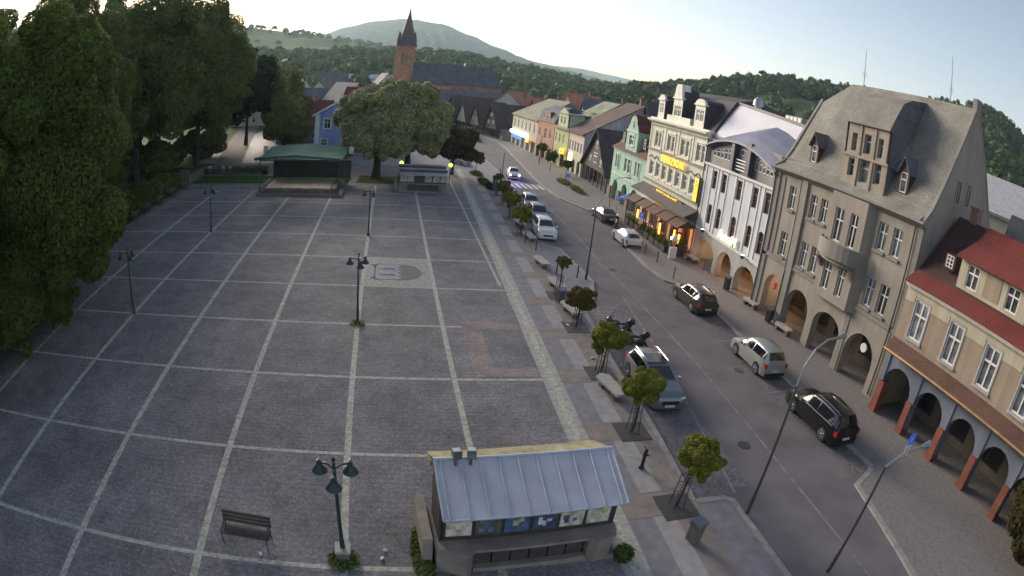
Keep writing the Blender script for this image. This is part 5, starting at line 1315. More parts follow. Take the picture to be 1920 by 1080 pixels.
# houses behind the town hall at the right edge
t = cottage('cream chimneyed house with pale corrugated roof right of the town hall gable', 64.8, 60, 14, 8, 12.8, 3.0, C_, mat('corrugated_pale', (.42, .41, .42), .6, .15, 3), 0, wins=3, name='rear_house')
t = cottage('rear house with dark roof and red edge behind the ochre house', 72.5, 46, 13, 9, 9.6, 3.4, C_, dk, 0, wins=2, name='rear_house')
# ------------------------------------------------------------ stage
st = thing('stage', 'open air stage with green canvas canopy, dark back screen and two wide steps', 'stage', (0, 0, 0))
deck = mat('stage_deck', (0.36, 0.30, 0.22), .7, .25, 1.2)
mb = MB(); mb.box(-13.6, -3.6, 51.2, 58.6, 0, .28); mb.build('lower_step', concrete_d, st)
mb = MB(); mb.box(-13.5, -4.4, 52.2, 58.8, .282, .6); mb.box(-13.5, -12.9, 52.22, 58.2, .602, .75); mb.box(-5.0, -4.4, 52.22, 58.2, .602, .75); mb.build('upper_step', concrete_d, st)
mb = MB(); mb.box(-12.7, -5.1, 52.5, 58.7, .602, .72); mb.build('deck', deck, st)
mb = MB()
for x, y in ((-13.3, 51.8), (-13.0, 58.6), (-4.1, 51.8), (-3.9, 58.6)): mb.cyl((x, y, 0), (x, y, 3.9), .06, n=8)
mb.tube([(-13.3, 51.8, 3.9), (-13.0, 58.6, 4.1), (-3.9, 58.6, 4.1), (-4.1, 51.8, 3.9), (-13.3, 51.8, 3.9)], .05)
mb.tube([(-13.3, 51.8, 3.9), (-9, 51.4, 4.45), (-4.1, 51.8, 3.9)], .04); mb.cyl((-9, 51.4, 4.45), (-8.5, 59, 4.6), .05)
for x in (-10.6, -8.0, -5.8): mb.cyl((x, 58.6, 3.0), (x + .9, 58.6, 4.1), .04)
mb.build('frame', steel_d, st)
can = mat('green_canvas', (0.035, 0.12, 0.095), .95, .2, .5, spec=.05)
mb = MB(); n = 10
def cz(u, v):   # sagging canopy
    return 4.25 + .42 * (1 - abs(2 * u - 1)) ** .8 + .25 * v - .35 * sin(pi * v) * (1 - .4 * (1 - abs(2 * u - 1)))
g = [[(-13.9 + 10.0 * u / n + .3 * v / n, 51.3 + 8.2 * v / n - .5 * sin(pi * u / n), cz(u / n, v / n)) for u in range(n + 1)] for v in range(n + 1)]
for v in range(n):
    for u in range(n): mb.poly([g[v][u], g[v][u + 1], g[v + 1][u + 1], g[v + 1][u]])
for u in range(n): a, b = g[0][u], g[0][u + 1]; mb.poly([(a[0], a[1], a[2] - .28), (b[0], b[1], b[2] - .28), b, a])
mb.build('canopy', can, st, smooth=True)
mb = MB(); mb.box(-13.2, -3.2, 59.4, 59.55, .7, 2.9); mb.box(-12.9, -12.75, 59.3, 59.6, 0, .7); mb.box(-3.7, -3.55, 59.3, 59.6, 0, .7); mb.build('back_screen', mat('screen_cloth', (0.022, 0.032, 0.036), .8, .2, .8), st)
for x in (-14.0, -3.2):
    mb = MB(); mb.box(x - .3, x + .3, 57.9, 58.2, 3.9, 4.8); mb.box(x - .22, x + .22, 57.8, 57.9, 4.0, 4.35); o = mb.build('loudspeaker', mat('pale_speaker', (.4, .4, .4), .6, .3, 3), None); tag(o, 'pale box loudspeaker at the ' + ('left' if x < -10 else 'right') + ' rear corner of the stage canopy', 'loudspeaker')

# ------------------------------------------------------------ notice kiosks
def kiosk(name, label, X, Y, L, sc_=1.0, rz=0.0, front=True):
    """a concrete notice shelter: plinth, glazed boards and a sloping roof"""
    k = thing(name, label, 'kiosk', (X, Y, 0), rz)
    mb = MB(); mb.box(.9, L - .95, .95, 2.5, 0, .95); mb.prism([(-.1, 2.6), (-.1, .72), (.75, .32), (.95, .55), (.95, 2.5)], 0, .95); mb.prism([(L - .9, 2.5), (L - .9, .55), (L - .7, .32), (L - .1, .5), (L + .05, .9), (L + .05, 2.6)], 0, .95)
    mb.prism([(-.14, 2.6), (-.14, .68), (.78, .25), (1.0, .47), (L - .95, .47), (L - .72, .26), (L - .05, .45), (L + .1, .86), (L + .1, 2.6)], .952, 1.06)
    mb.box(-.5, -.2, .9, 3.0, 0, 1.25)
    mb.build('plinth', concrete, k)
    mb = MB(); n = 6
    for i in range(n):
        a = 1.0 + (L - 1.95) * i / n; mb.box(a, a + (L - 1.95) / n - .05, .72, .945, .05, .93)
    mb.build('panel', mat('kiosk_panel', (0.06, 0.052, 0.05), .6, .3, 3), k)
    MB().box(.97, L - .92, .5, .71, 0.02, .2).build('step', concrete, k)
    mb = MB(); mb.box(0.05, L - .05, 1.0, 1.2, 1.062, 2.6); mb.box(0.0, L, 2.2, 2.4, 1.062, 2.9); mb.box(-.02, .1, 1.0, 2.4, 1.062, 2.6); mb.box(L - .1, L + .02, 1.0, 2.4, 1.062, 2.6)
    mb.build('board_wall', mat('board_brown', (0.05, 0.042, 0.04), .5, .3, 2), k)
    return k
K1 = kiosk('notice_kiosk', 'notice kiosk with ribbed glass roof and two floodlights at the front of the square', 2.95, -.75, 5.5, rz=radians(3))
glr = mat('roof_glass_panel', (0.43, 0.42, 0.46), .4, .14, 1.0, spec=.9)
mb = MB(); fr = [(-.05, 2.55), (1.75, 3.35)]
p = [(-.02, .26, 2.6), (5.4, .26, 2.6), (5.55, 2.3, 3.2), (-.0, 2.3, 3.2)]
mb.poly(p); q = [(a, b, c - .06) for a, b, c in p]; mb.poly(q[::-1]); mb.build('roof_panel', glr, K1)
mb = MB(); rib = []
for i in range(10):
    t = .03 + i * .0985 * 1.0 / .95; t = min(t, .985)
    xb = -.02 + 5.42 * t; xt = 0 + 5.55 * t
    mb.cyl((xb, .26, 2.625), (xt, 2.3, 3.225), .028, n=6)
mb.cyl((-.04, .25, 2.6), (5.42, .25, 2.6), .03, n=6); mb.cyl((-.03, 2.32, 3.22), (5.57, 2.32, 3.22), .05, n=6)
mb.cyl((-.02, .26, 2.6), (0, 2.3, 3.2), .045, n=6); mb.cyl((5.4, .26, 2.6), (5.55, 2.3, 3.2), .045, n=6)
mb.build('roof_rib', mat('pale_alu', (0.42, 0.47, 0.53), .4, .12, 2, metal=.3), K1)
mb = MB(); mb.poly([(-.03, 2.38, 3.2), (5.55, 2.38, 3.2), (5.15, 2.95, 3.12), (-.15, 2.85, 3.12)]); mb.box(-.12, 5.1, 2.42, 2.84, 2.9, 3.08); mb.build('rear_roof', mat('lichen_roof', (0.33, 0.29, 0.17), .85, .35, 2.5), K1)
post_cols = [(0.55, 0.5, 0.42), (0.09, 0.1, 0.07), (0.06, 0.1, 0.2), (0.05, 0.08, 0.16), (0.5, 0.48, 0.38), (0.52, 0.5, 0.42)]
for i in range(6):
    a = .18 + i * .87; mb = MB(); mb.box(a, a + .76, .96, .995, 1.27, 2.1)
    po = mb.build('poster_board', mat('poster_%d' % i, post_cols[i], .6, .45, 3.5), K1)
    mb = MB(); r3 = random.Random(i)
    for k in range(4):
        u, v = r3.uniform(.05, .5), r3.uniform(.1, .55); mb.box(a + u, a + u + r3.uniform(.08, .2), .945, .955, 1.28 + v, 1.28 + v + r3.uniform(.1, .22))
    mb.build('notice', mat('notice_%d' % (i % 3), [(0.6, 0.6, 0.55), (0.12, 0.15, 0.3), (0.45, 0.45, 0.2)][i % 3], .6, .3, 5), po)
for i, xx in enumerate((.58, 1.02)):
    mb = MB(); mb.cyl((0, 0, 0), (0, 0, .35), .05, n=6); mb.box(-.11, .11, -.13, .1, .33, .56); mb.box(-.13, .13, -.17, -.13, .31, .6)
    f = mb.build('floodlight', mat('flood_body', (.09, .09, .1), .4, .2, 2), None)
    f.matrix_world = Matrix.Translation((2.95, -.75, 0)) @ Rz(radians(3)) @ Matrix.Translation((xx, 2.1, 3.14)) @ Rz(radians(8 - i * 14))
    tag(f, ('left' if i == 0 else 'right') + ' one of the two square floodlights on the near kiosk roof', 'floodlight')
    MB().box(-.1, .1, -.185, -.172, .34, .57).build('lens', glass, f); MB().box(-.11, .11, -.1, .08, .561, .575).build('top_plate', mat('alu_plate', (.55, .55, .55), .3, .1, 2, metal=.5), f)
K2 = kiosk('notice_kiosk', 'notice kiosk with flat metal roof at the far end under the chestnuts', 2.85, 54.7, 5.6, rz=radians(4))
mb = MB(); mb.poly([(-.1, .1, 2.15), (5.7, .1, 2.15), (5.7, 3.3, 2.95), (-.1, 3.3, 2.95)]); mb.poly([(-.1, .1, 2.07), (-.1, 3.3, 2.87), (5.7, 3.3, 2.87), (5.7, .1, 2.07)]); mb.poly([(-.1, .1, 2.07), (5.7, .1, 2.07), (5.7, .1, 2.15), (-.1, .1, 2.15)])
mb.build('roof_panel', mat('kiosk_metal', (.36, .37, .40), .35, .2, .6, metal=.4), K2)
for i, a in enumerate((.1, .95, 3.0, 3.95, 4.85)):
    MB().box(a, a + .78, .95, .995, 1.2, 1.95).build('poster_board', mat('poster_pale_%d' % (i % 2), [(.45, .47, .42), (.42, .5, .5)][i % 2], .6, .4, 3.5), K2)
for nm, x, y in (('left', 3.0, 60), ('right', 9.1, 60.2)):
    s = thing('pedestrian_crossing_light', 'green yellow lit round sign on a pole by the ' + nm + ' end of the far kiosk', 'sign', (x, y, 0))
    MB().cyl((0, 0, 0), (0, 0, 3.4), .05, n=8).build('pole', black_m, s)
    mb = MB(); mb.cyl((0, -.12, 2.75), (0, -.06, 2.75), .24, n=16); mb.build('lit_disc', mat('lime_lit', (.7, .9, .2), .4, 0, emit=(.7, 1, .1), estr=.8), s)
    mb = MB(); mb.box(-.06, .06, -.135, -.122, 2.6, 2.9); mb.build('mark', green_m, s)

# ------------------------------------------------------------ lamps
def plaza_lamp():
    t = thing('plaza_lamp', 'x', 'lamp')
    mb = MB(); mb.lathe([(.14, 0), (.14, .12), (.09, .2), (.075, .9), (.06, 1.0), (.045, 3.9), (.0, 4.0)], n=12); mb.build('post', green_m, t, smooth=True)
    mb = MB()
    for i in range(3):
        a = radians(90 + 120 * i + 60); MB().tube([(0, 0, 3.72), (cos(a) * .25, sin(a) * .25, 3.8), (cos(a) * .48, sin(a) * .48, 3.74)], .028, 6).build('arm', green_m, t)
    mb.lathe([(.0, 3.98), (.06, 4.0), (.05, 4.08), (0, 4.12)], n=8); mb.build('cap', green_m, t)
    for i in range(3):
        a = radians(90 + 120 * i + 60); c = (cos(a) * .5, sin(a) * .5, 3.52)
        h = MB().lathe([(.0, .30), (.07, .29), (.08, .12), (.15, .04), (.23, -.08), (.22, -.09), (.0, -.02)], c, 14).build('lamp_shade', green_m, t, smooth=True)
        MB().lathe([(0, .36), (.025, .35), (.025, .29), (0, .29)], c, 6).build('finial', steel, h)
    return t
L0 = plaza_lamp()
LAMPS = [((0, .35), 'three headed green lamp standing in a stone planter beside the wooden bench'),
         ((0, 18.1), 'three headed green lamp in the middle of the square beside the paved coat of arms'),
         ((0, 36.2), 'three headed green lamp in front of the big chestnut, right of the stage'),
         ((-14.4, 18.1), 'three headed green lamp partly hidden by the nearest dark park tree'),
         ((-14.4, 36.2), 'three headed green lamp in the far left part of the square before the hedge')]
for i, ((x, y), lb) in enumerate(LAMPS):
    t = L0 if i == 0 else dup(L0, (x, y, 0), radians(15 * i))
    if i == 0: t.location = (x, y, 0)
    t['label'] = lb; t['group'] = 'three headed lamps of the square'
mb = MB(); mb.box(-.2, .2, .15, .55, 0, .5); pl_ = mb.build('planter', concrete_d, None); mb = MB(); mb.box(-.24, .24, .11, .59, .502, .6); mb.build('rim', stone_w, pl_); tag(pl_, 'small square stone planter round the foot of the nearest lamp', 'planter')
def tuft(name, label, x, y, r, h, leaf, n=250, size=.07, seed=3, cat='plant', ry=None, group=None, z=0):
    rg = np.random.default_rng(seed); v = leaf_arrays([(0, 0, h * .45, r, ry or r, h * .55)], n / (4 * pi * r * r), size, rg, .3)
    o = link(name, leaf_mesh(name, v, [leaf]), None, (x, y, z)); return tag(o, label, cat, group)
tuft('grass_tuft', 'weedy grass round the foot of the nearest lamp planter', 0, .25, .5, .25, leaf_mid, 700, .07)
tuft('grass_tuft', 'weedy grass round the foot of the lamp beside the coat of arms', 0, 18.1, .42, .15, leaf_olive, 350, .06, 4)
tuft('grass_tuft', 'strip of weeds along the left side of the near kiosk', 2.45, .6, .35, .35, leaf_mid, 900, .07, 5, ry=1.3)
tuft('potted_bush', 'dark bush in the right end of the near kiosk plinth', 8.75, -.2, .32, .6, leaf_dark, 500, .07, 6)

def street_lamp(name, label, x, y, pts, rz=0, head=True, m=None, group=None):
    t = thing(name, label, 'street lamp', (x, y, 0), rz, group)
    mb = MB(); mb.cyl((0, 0, 0), (0, 0, 1.1), .09, .08, 10); mb.cyl((0, 0, 1.1), pts[0], .065, .05, 10); mb.build('pole', m or steel_d, t, smooth=True)
    if len(pts) > 1:
        MB().tube(pts, .038, 8).build('arm', steel, t, smooth=True)
        a = Vector(pts[-1]); d = (Vector(pts[-1]) - Vector(pts[-2])); d.z = 0; d.normalize()
        if head:
            mb = MB(); b = a + d * .62; mb.cyl(tuple(a), tuple(b), .07, .12, 8); mb.build('lamp_head', steel, t)
    return t
street_lamp('street_lamp', 'tall curved arm street lamp standing at the bay corner near the small round trees', 14.45, .95, [(0, 0, 5.6), (.12, .05, 6.3), (.6, .22, 6.85), (1.4, .5, 7.05), (2.3, .85, 6.95)])
street_lamp('street_lamp', 'street lamp at the bottom edge with a straight angled arm over the road', 15.95, -3.2, [(0, 0, 4.75), (1.1, .05, 5.1), (2.15, .1, 5.05)])
street_lamp('street_lamp', 'thin street pole on the pavement tip halfway along the left kerb', 16.1, 27.0, [(0, 0, 5.4), (.2, 0, 6.0), (.5, 0, 6.2)], head=False)
street_lamp('street_lamp', 'curved arm street lamp behind the parked black sedan', 26.6, 50.6, [(0, 0, 3.4), (.25, 0, 4.0), (.9, 0, 4.4), (1.6, 0, 4.45)], m=steel)
street_lamp('street_lamp', 'street pole left of the zebra crossing', 17.0, 66.9, [(0, 0, 4.0)], head=False)
street_lamp('street_lamp', 'street pole on the far right pavement before the pink house', 27.5, 88, [(0, 0, 5.0)], head=False)

# ------------------------------------------------------------ young street trees
def young_tree(key, label, x, y, r, top, off=(0, 0), rz=0.0, guard=True, leaf=None, h=None, grp='small round headed trees along the promenade'):
    t = thing('street_tree', label, 'tree', (x, y, 0), 0, grp)
    if key not in TREE:
        rg = np.random.default_rng(hash(key) % 999 if False else sum(map(ord, key))); rr = random.Random(sum(map(ord, key)))
        H = h or r * .75; L = [(0, 0, 0, r * .75, r * .75, H * .75)]
        L[0] = (0, 0, 0, r * .6, r * .6, H * .6)
        for i in range(14):
            a = i * 2.4 + rr.uniform(-.4, .4); u = rr.uniform(-.8, .95); q = math.sqrt(1 - u * u) * r * rr.uniform(.5, .72); s = r * rr.uniform(.24, .42)
            L.append((q * cos(a), q * sin(a), u * H * .62, s, s, s * .8))
        for i in range(12):
            a = rr.uniform(0, 6.28); u = rr.uniform(-.9, .95); q = math.sqrt(1 - u * u) * r * rr.uniform(.8, 1.05); s = r * rr.uniform(.1, .2)
            L.append((q * cos(a), q * sin(a), u * H * .9, s, s, s))
        TREE[key] = (leaf_mesh('crown', leaf_arrays(L, 560 if y < 30 else 170, .062 if y < 30 else .11, rg, .13, up=.5), [leaf or leaf_olive]), H)
    cm, H = TREE[key]
    c = link('crown', cm, t, (off[0], off[1], top - H), (0, 0, rz))
    mb = MB(); z1 = top - H * 1.2; mb.cyl((0, 0, 0), (off[0] * .8, off[1] * .8, z1), .05, .035, 8)
    for i in range(5):
        a = i * 1.26; mb.cyl((off[0] * .8, off[1] * .8, z1 - .15), (off[0] + cos(a) * r * .6, off[1] + sin(a) * r * .6, top - H * .8), .025, .01, 5)
    mb.build('trunk', bark, t)
    if guard:
        mb = MB()
        for i in range(4):
            a = pi / 4 + i * pi / 2; mb.cyl((cos(a) * .3, sin(a) * .3, 0), (cos(a) * .2, sin(a) * .2, 1.5), .022, n=6)
        for z, rr_ in ((.6, .27), (1.1, .24), (1.45, .21)):
            p = [(cos(pi / 4 + i * pi / 2) * rr_, sin(pi / 4 + i * pi / 2) * rr_, z) for i in range(5)]; mb.tube(p, .014, 5)
        mb.build('tree_guard', steel_d, t)
        mb = MB(); mb.box(-.72, .72, -.72, .72, .013, .03); mb.build('tree_grate', mat('iron_grate', (.05, .048, .05), .6, .25, 6), t)
    return t
YT = [('ya', 11.75, 2.05, .98, 2.95, (.35, .1), 'round headed street tree nearest the camera, right of the near kiosk'),
      ('yb', 11.9, 7.25, .98, 3.05, (.1, .0), 'round headed street tree in front of the grey parked car'),
      ('yc', 12.25, 12.65, 1.05, 2.72, (.25, .1), 'lopsided street tree in front of the two motorbikes'),
      ('yd', 12.65, 18.3, .92, 2.6, (.1, 0), 'brownish street tree between two pale stone benches'),
      ('ye', 12.95, 23.45, .55, 2.8, (.1, 0), 'smallest street tree with a narrow crown, beside the grey litter bin'),
      ('yf', 13.6, 38.7, 1.0, 2.75, (0, 0), 'street tree beside the front of the white parked car'),
      ('yg', 13.85, 44.8, .95, 2.8, (0, 0), 'street tree beside the blue parked car'),
      ('yh', 14.2, 51.2, .92, 2.75, (0, 0), 'dark ball headed street tree over the red post'),
      ('yi', 14.5, 56.5, .6, 2.7, (0, 0), 'small ball headed street tree before the low flower bed'),
      ('yj', 13.9, 70.6, 1.2, 3.4, (0, 0), 'umbrella shaped street tree at the far end of the promenade'),
      ('yk', 29.0, 92.5, 1.1, 3.3, (0, 0), 'farthest small tree on the right pavement, before the pink house'),
      ('yl', 27.5, 80.5, 1.2, 3.2, (0, 0), 'round small tree on the right pavement before the yellow sign'),
      ('ym', 27.2, 70.5, .85, 3.3, (0, 0), 'small tree on the right pavement before the timber house posts')]
for i, (k, x, y, r, tp, off, lb) in enumerate(YT):
    young_tree(k, lb, x, y, r, tp, off, i * .9, guard=y < 66, leaf=leaf_olive if i in (0, 1, 2, 5, 6) else (leaf_mid if i != 3 else leaf_mat('leaves_brownish', (0.06, 0.055, 0.012), (0.22, 0.17, 0.045))))
# ------------------------------------------------------------ seats, bins, bollards
def wood_bench(label, x, y, rz=0, group=None, L=1.8):
    t = thing('park_bench', label, 'bench', (x, y, 0), rz, group)
    mb = MB()
    for k in range(4): mb.box(-L / 2, L / 2, -.25 + .12 * k, -.15 + .12 * k, .42, .46)
    mb.build('seat', wood_d, t)
    mb = MB()
    for k in range(3): mb.xprism([(.26 + .03 * k, .55 + .14 * k), (.30 + .03 * k, .55 + .14 * k), (.33 + .03 * k, .66 + .14 * k), (.29 + .03 * k, .66 + .14 * k)], -L / 2, L / 2)
    mb.build('backrest', wood_d, t)
    for s in (-1, 1):
        mb = MB(); x_ = s * (L / 2 - .08)
        mb.tube([(x_, -.3, 0), (x_, -.28, .6), (x_, .2, .62)], .025, 6); mb.tube([(x_, .3, 0), (x_, .24, .42), (x_, .38, .95)], .025, 6); mb.cyl((x_, -.28, .4), (x_, .24, .4), .022, n=6)
        mb.build('leg_frame', steel_d, t)
    return t
wood_bench('brown slatted bench on the cobbles in the near left of the square', -3.2, .85, radians(-5), L=1.7)
for i, (x, y, lb) in enumerate([(-24.2, 40.3, 'nearest'), (-24.2, 43.6, 'second'), (-24.2, 47.2, 'third'), (-24.0, 51.0, 'fourth'), (-24.0, 55.2, 'farthest')]):
    wood_bench('park bench under the hedge at the left edge of the square, %s of the row' % lb, x, y, radians(90), 'benches along the hedge')
def stone_bench(label, x, y, rz, L=2.2, group='pale stone benches of the promenade'):
    t = thing('stone_bench', label, 'bench', (x, y, 0), rz, group)
    mb = MB(); mb.prism([(-L / 2, -.3), (L / 2 - .25, -.38), (L / 2, 0), (L / 2 - .25, .38), (-L / 2, .3)], .38, .5); mb.build('seat', stone_w, t)
    for s in (-.6, .6): MB().box(s - .15, s + .15, -.2, .2, 0, .38).build('leg', concrete_d, t)
    return t
SB = [(12.05, 10.7, 100, 'pale stone bench between the lopsided tree and the tree before the grey car'), (12.9, 20.4, 98, 'pale stone bench just beyond the brownish street tree'),
      (13.2, 24.9, 98, 'pale stone bench by the narrow smallest street tree'), (13.35, 29.9, 98, 'pale stone bench beyond the narrow tree, left of the bollards'),
      (14.1, 37.2, 97, 'pale stone bench beside the front of the white parked car'), (14.2, 41.8, 97, 'pale stone bench between the two trees beside the blue parked car')]
for x, y, a, lb in SB: stone_bench(lb, x, y, radians(a))
for x, y, a, lb in ((28.0, 17.6, 93, 'stone bench before the second town hall arch'), (28.15, 22.4, 93, 'stone bench between the town hall and the white restaurant'), (28.6, 33.2, 93, 'white bench at the near end of the terrace')):
    stone_bench(lb, x, y, radians(a), 1.7, 'benches on the right pavement')
def litter_bin(label, x, y, m, h=.95):
    t = thing('litter_bin', label, 'bin', (x, y, 0), radians(20), 'litter bins')
    MB().box(-.22, .22, -.2, .2, .08, h * .82).build('body', m, t)
    mb = MB(); mb.xprism([(-.24, h * .84), (.24, h * .84), (.2, h), (-.2, h * .93)], -.26, .26); mb.build('lid', mat('bin_lid', (.13, .14, .17), .4, .15, 3, metal=.3), t)
litter_bin('dark litter bin with a grey lid in the paving below the nearest street tree', 11.55, .1, concrete_d, 1.0)
litter_bin('grey litter bin beside the narrow smallest street tree', 12.75, 22.3, mat('bin_grey', (.10, .10, .12), .5, .15, 2))
litter_bin('litter bin beside the low flower bed near the crossing', 14.7, 59.2, mat('bin_blue', (.09, .10, .16), .5, .15, 2), 1.5)
litter_bin('dark bin at the pier between the last two restaurant arches', 28.0, 25.9, mat('bin_dark', (.035, .035, .05), .5, .15, 2), 1.2)
litter_bin('dark bin at the pier between the town hall arches', 27.9, 19.4, mat('bin_dark', (.035, .035, .05), .5, .15, 2), 1.1)
mb = MB(); mb.lathe([(.12, 0), (.12, .08), (.075, .14), (.07, .62), (.1, .66), (.1, .74), (.06, .8), (.085, .84), (.085, .92), (.03, .97), (0, .98)], n=12); mb.cyl((0, 0, .7), (.17, -.06, .66), .035, n=8); mb.cyl((0, 0, .86), (-.05, .14, 1.02), .02, n=6)
o = mb.build('water_pump', black_m, None, smooth=True); o.location = (11.3, 4.6, 0); tag(o, 'small black water hydrant post on the promenade right of the kiosk roof', 'hydrant')
mb = MB(); mb.box(-.22, .22, -.2, .2, 0, 2.2); mb.box(-.26, .26, -.24, .24, 2.2, 2.32); o = mb.build('info_column', mat('column_red', (.16, .05, .05), .6, .15, 2), None); o.location = (14.75, 50.0, 0); tag(o, 'dark red column under the dark ball headed street tree', 'column')
def bollard(label, x, y, h=.95, grp='thin bollards'):
    mb = MB(); mb.lathe([(.05, 0), (.05, h - .1), (.065, h - .08), (.05, h), (0, h + .02)], n=8)
    o = mb.build('bollard', steel_d, None, smooth=True); o.location = (x, y, 0); tag(o, label, 'bollard', grp)
for x, y, lb in ((14.1, 28.0, 'bollard left of the pair beside the thin street pole'), (15.5, 27.3, 'bollard just left of the thin street pole'), (13.9, 33.8, 'bollard in front of the white parked car'), (13.5, 36.2, 'bollard beside the bench before the white car'),
                 (24.5, 32.4, 'bollard on the right pavement before the ice cream stand'), (24.05, 28.1, 'bollard at the tip of the right pavement near the dark parked car'), (24.3, 34.6, 'farther bollard on the right pavement behind the white hatchback'),
                 (16.6, 63.5, 'bollard at the left end of the zebra crossing'), (17.3, 70, 'bollard left of the police car')):
    bollard(lb, x, y, 1.0 if y < 60 else 1.3)
def sign_post(label, x, y, h, face, rz=0.0, panels=None, grp='parking signs'):
    t = thing('traffic_sign', label, 'sign', (x, y, 0), rz, grp)
    MB().cyl((0, 0, 0), (0, 0, h), .03, n=8).build('pole', steel, t)
    for (za, zb, w, m) in panels: 
        MB().box(-w / 2, w / 2, -.05, -.032, za, zb).build('plate', m, t)
    return t
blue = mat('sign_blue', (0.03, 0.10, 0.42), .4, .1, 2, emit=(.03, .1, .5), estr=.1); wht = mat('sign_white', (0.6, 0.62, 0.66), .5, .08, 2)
for x, y, lb in ((23.6, .6, 'blue and white parking sign at the end of the bay by the black car'), (26.35, 41.0, 'blue and white parking sign in front of the terrace middle'), (26.9, 49.0, 'blue and white parking sign at the far end of the terrace'), (24.9, 62.2, 'small blue sign on a pole between the two low flower beds')):
    s = sign_post(lb, x, y, 2.5, None, 0.0, [(1.95, 2.5, .55, blue), (1.35, 1.9, .5, wht)] if y < 60 else [(2.0, 2.5, .5, blue)])
    if y < 60: text(s, 'P', .42, (0, -.055, 2.07), wht, .004)
# flower beds
for x, y, rx_, ry_, lb, lf in ((26.6, 69.3, .9, 2.3, 'low shrub bed under the small tree on the right pavement', leaf_mid), (26.9, 63.9, .8, 2.6, 'low oval shrub bed on the right pavement by the timber house', leaf_mid),
                           (14.2, 64.3, .8, 2.2, 'low dark shrub bed left of the crossing', leaf_dark), (14.6, 61.0, .7, 1.8, 'low reddish shrub bed beside the litter bin', leaf_mat('leaves_purple', (0.03, 0.022, 0.015), (0.10, 0.075, 0.045))),
                           (21.0, 118, .8, 2.6, 'low shrub bed beside the road before the timber houses', leaf_mid), (14.0, 71.0, .9, 1.8, 'low bed round the foot of the umbrella shaped tree', leaf_dark)):
    tuft('shrub_bed', lb, x, y, rx_, .5, lf, 900, .12, int(x * 7), 'shrub', ry=ry_, group='low shrub beds')
# hedge and parapet at the left edge
def hedge(name, label, x0, x1, y0, y1, h, leaf=leaf_dark, dens=90, size=.14, seed=1):
    rg = np.random.default_rng(seed); area = 2 * h * (abs(x1 - x0) + abs(y1 - y0)) + abs(x1 - x0) * abs(y1 - y0); n = int(area * dens)
    p = rg.uniform(0, 1, (n, 3)); f = rg.integers(0, 3, n)
    p[f == 0, 2] = 1 - np.abs(rg.normal(0, .06, (f == 0).sum())); p[f == 1, 0] = np.round(p[f == 1, 0]); p[f == 2, 0] = np.round(p[f == 2, 0])
    c = np.stack([x0 + (x1 - x0) * p[:, 0], y0 + (y1 - y0) * p[:, 1], h * p[:, 2]], 1); c += rg.normal(0, .12, c.shape); c[:, 2] += .25 * np.sin(c[:, 1] * 1.3)
    nn = rg.normal(size=(n, 3)); nn /= np.linalg.norm(nn, axis=1, keepdims=True); t = np.cross(nn, rg.normal(size=(n, 3))); t /= np.linalg.norm(t, axis=1, keepdims=True); s = np.cross(nn, t); sz = size
    o = link(name, leaf_mesh(name, np.stack([c - t * sz, c - s * sz * .6, c + t * sz, c + s * sz * .6], 1).reshape(-1, 3), [leaf])); return tag(o, label, 'hedge')
hedge('hedge', 'uneven dark hedge behind the park benches along the left edge', -28.2, -25.6, 1, 57, 1.7, leaf_dark, 45, .2)
hedge('hedge', 'low dark hedge in front of the park parapet', -24.5, -15.5, 64.6, 65.3, .6, leaf_dark, 60, .14, 3)
mb = MB(); mb.box(-24.6, -15.2, 65.6, 65.9, 0, 1.15); mb.box(-26.0, -24.62, 58.0, 58.3, 0, 1.9); mb.box(-24.9, -24.62, 58.3, 65.9, 0, 1.15); o = mb.build('parapet_wall', concrete_d, None); tag(o, 'low grey parapet wall behind the left end of the square', 'wall')
for k, x in enumerate((-21.9, -20.9, -24.0)):
    mb = MB(); mb.box(-.25, .25, -.03, .03, 0, .8); o = mb.build('wall_poster', mat('white_paper', (.42, .42, .40), .7, .25, 3), None); o.location = (x, 65.55, .3); tag(o, 'whitish poster on the grey parapet wall, ' + ['middle one', 'right one', 'left one'][k], 'poster')

# ------------------------------------------------------------ terrace before the hotel
tw_ = mat('terrace_wood', (0.05, 0.028, 0.02), .6, .3, 3); cloth = mat('awning_brown', (0.095, 0.042, 0.025), .8, .3, 1.2)
frt = [(27.4, 47.0), (27.35, 43.8), (27.2, 40.8), (27.0, 38.0), (26.95, 35.6)]
for i, (y, lb) in enumerate(((46.2, 'farthest'), (43.5, 'second farthest'), (40.9, 'middle'), (38.3, 'second nearest'), (35.9, 'nearest'))):
    t = thing('terrace_awning', '%s of the brown pitched terrace awnings in front of the hotel' % lb, 'awning', (28.35, y, 0), 0, 'brown terrace awnings')
    mb = MB(); z = 2.75
    for sx, sy in ((-1.0, -1.1), (-1.0, 1.1), (1.0, -1.1), (1.0, 1.1)): MB().box(sx - .05, sx + .05, sy - .05, sy + .05, 0, z - .1).build('post', tw_, t)
    mb.poly([(-1.15, -1.22, z - .1), (-1.15, 1.22, z - .1), (-.1, 1.22, z + .55), (-.1, -1.22, z + .55)][::-1]); mb.poly([(1.15, -1.22, z), (1.15, 1.22, z), (-.1, 1.22, z + .55), (-.1, -1.22, z + .55)])
    mb.poly([(-1.15, -1.22, z - .1), (1.15, -1.22, z), (-.1, -1.22, z + .55)]); mb.poly([(-1.15, 1.22, z - .1), (1.15, 1.22, z), (-.1, 1.22, z + .55)])
    mb.build('canopy', cloth, t)
    mb = MB(); mb.tube([(-1.16, -1.24, z - .08), (-.1, -1.24, z + .58), (1.16, -1.24, z + .02)], .045, 6); mb.build('edge_rail', tw_, t)
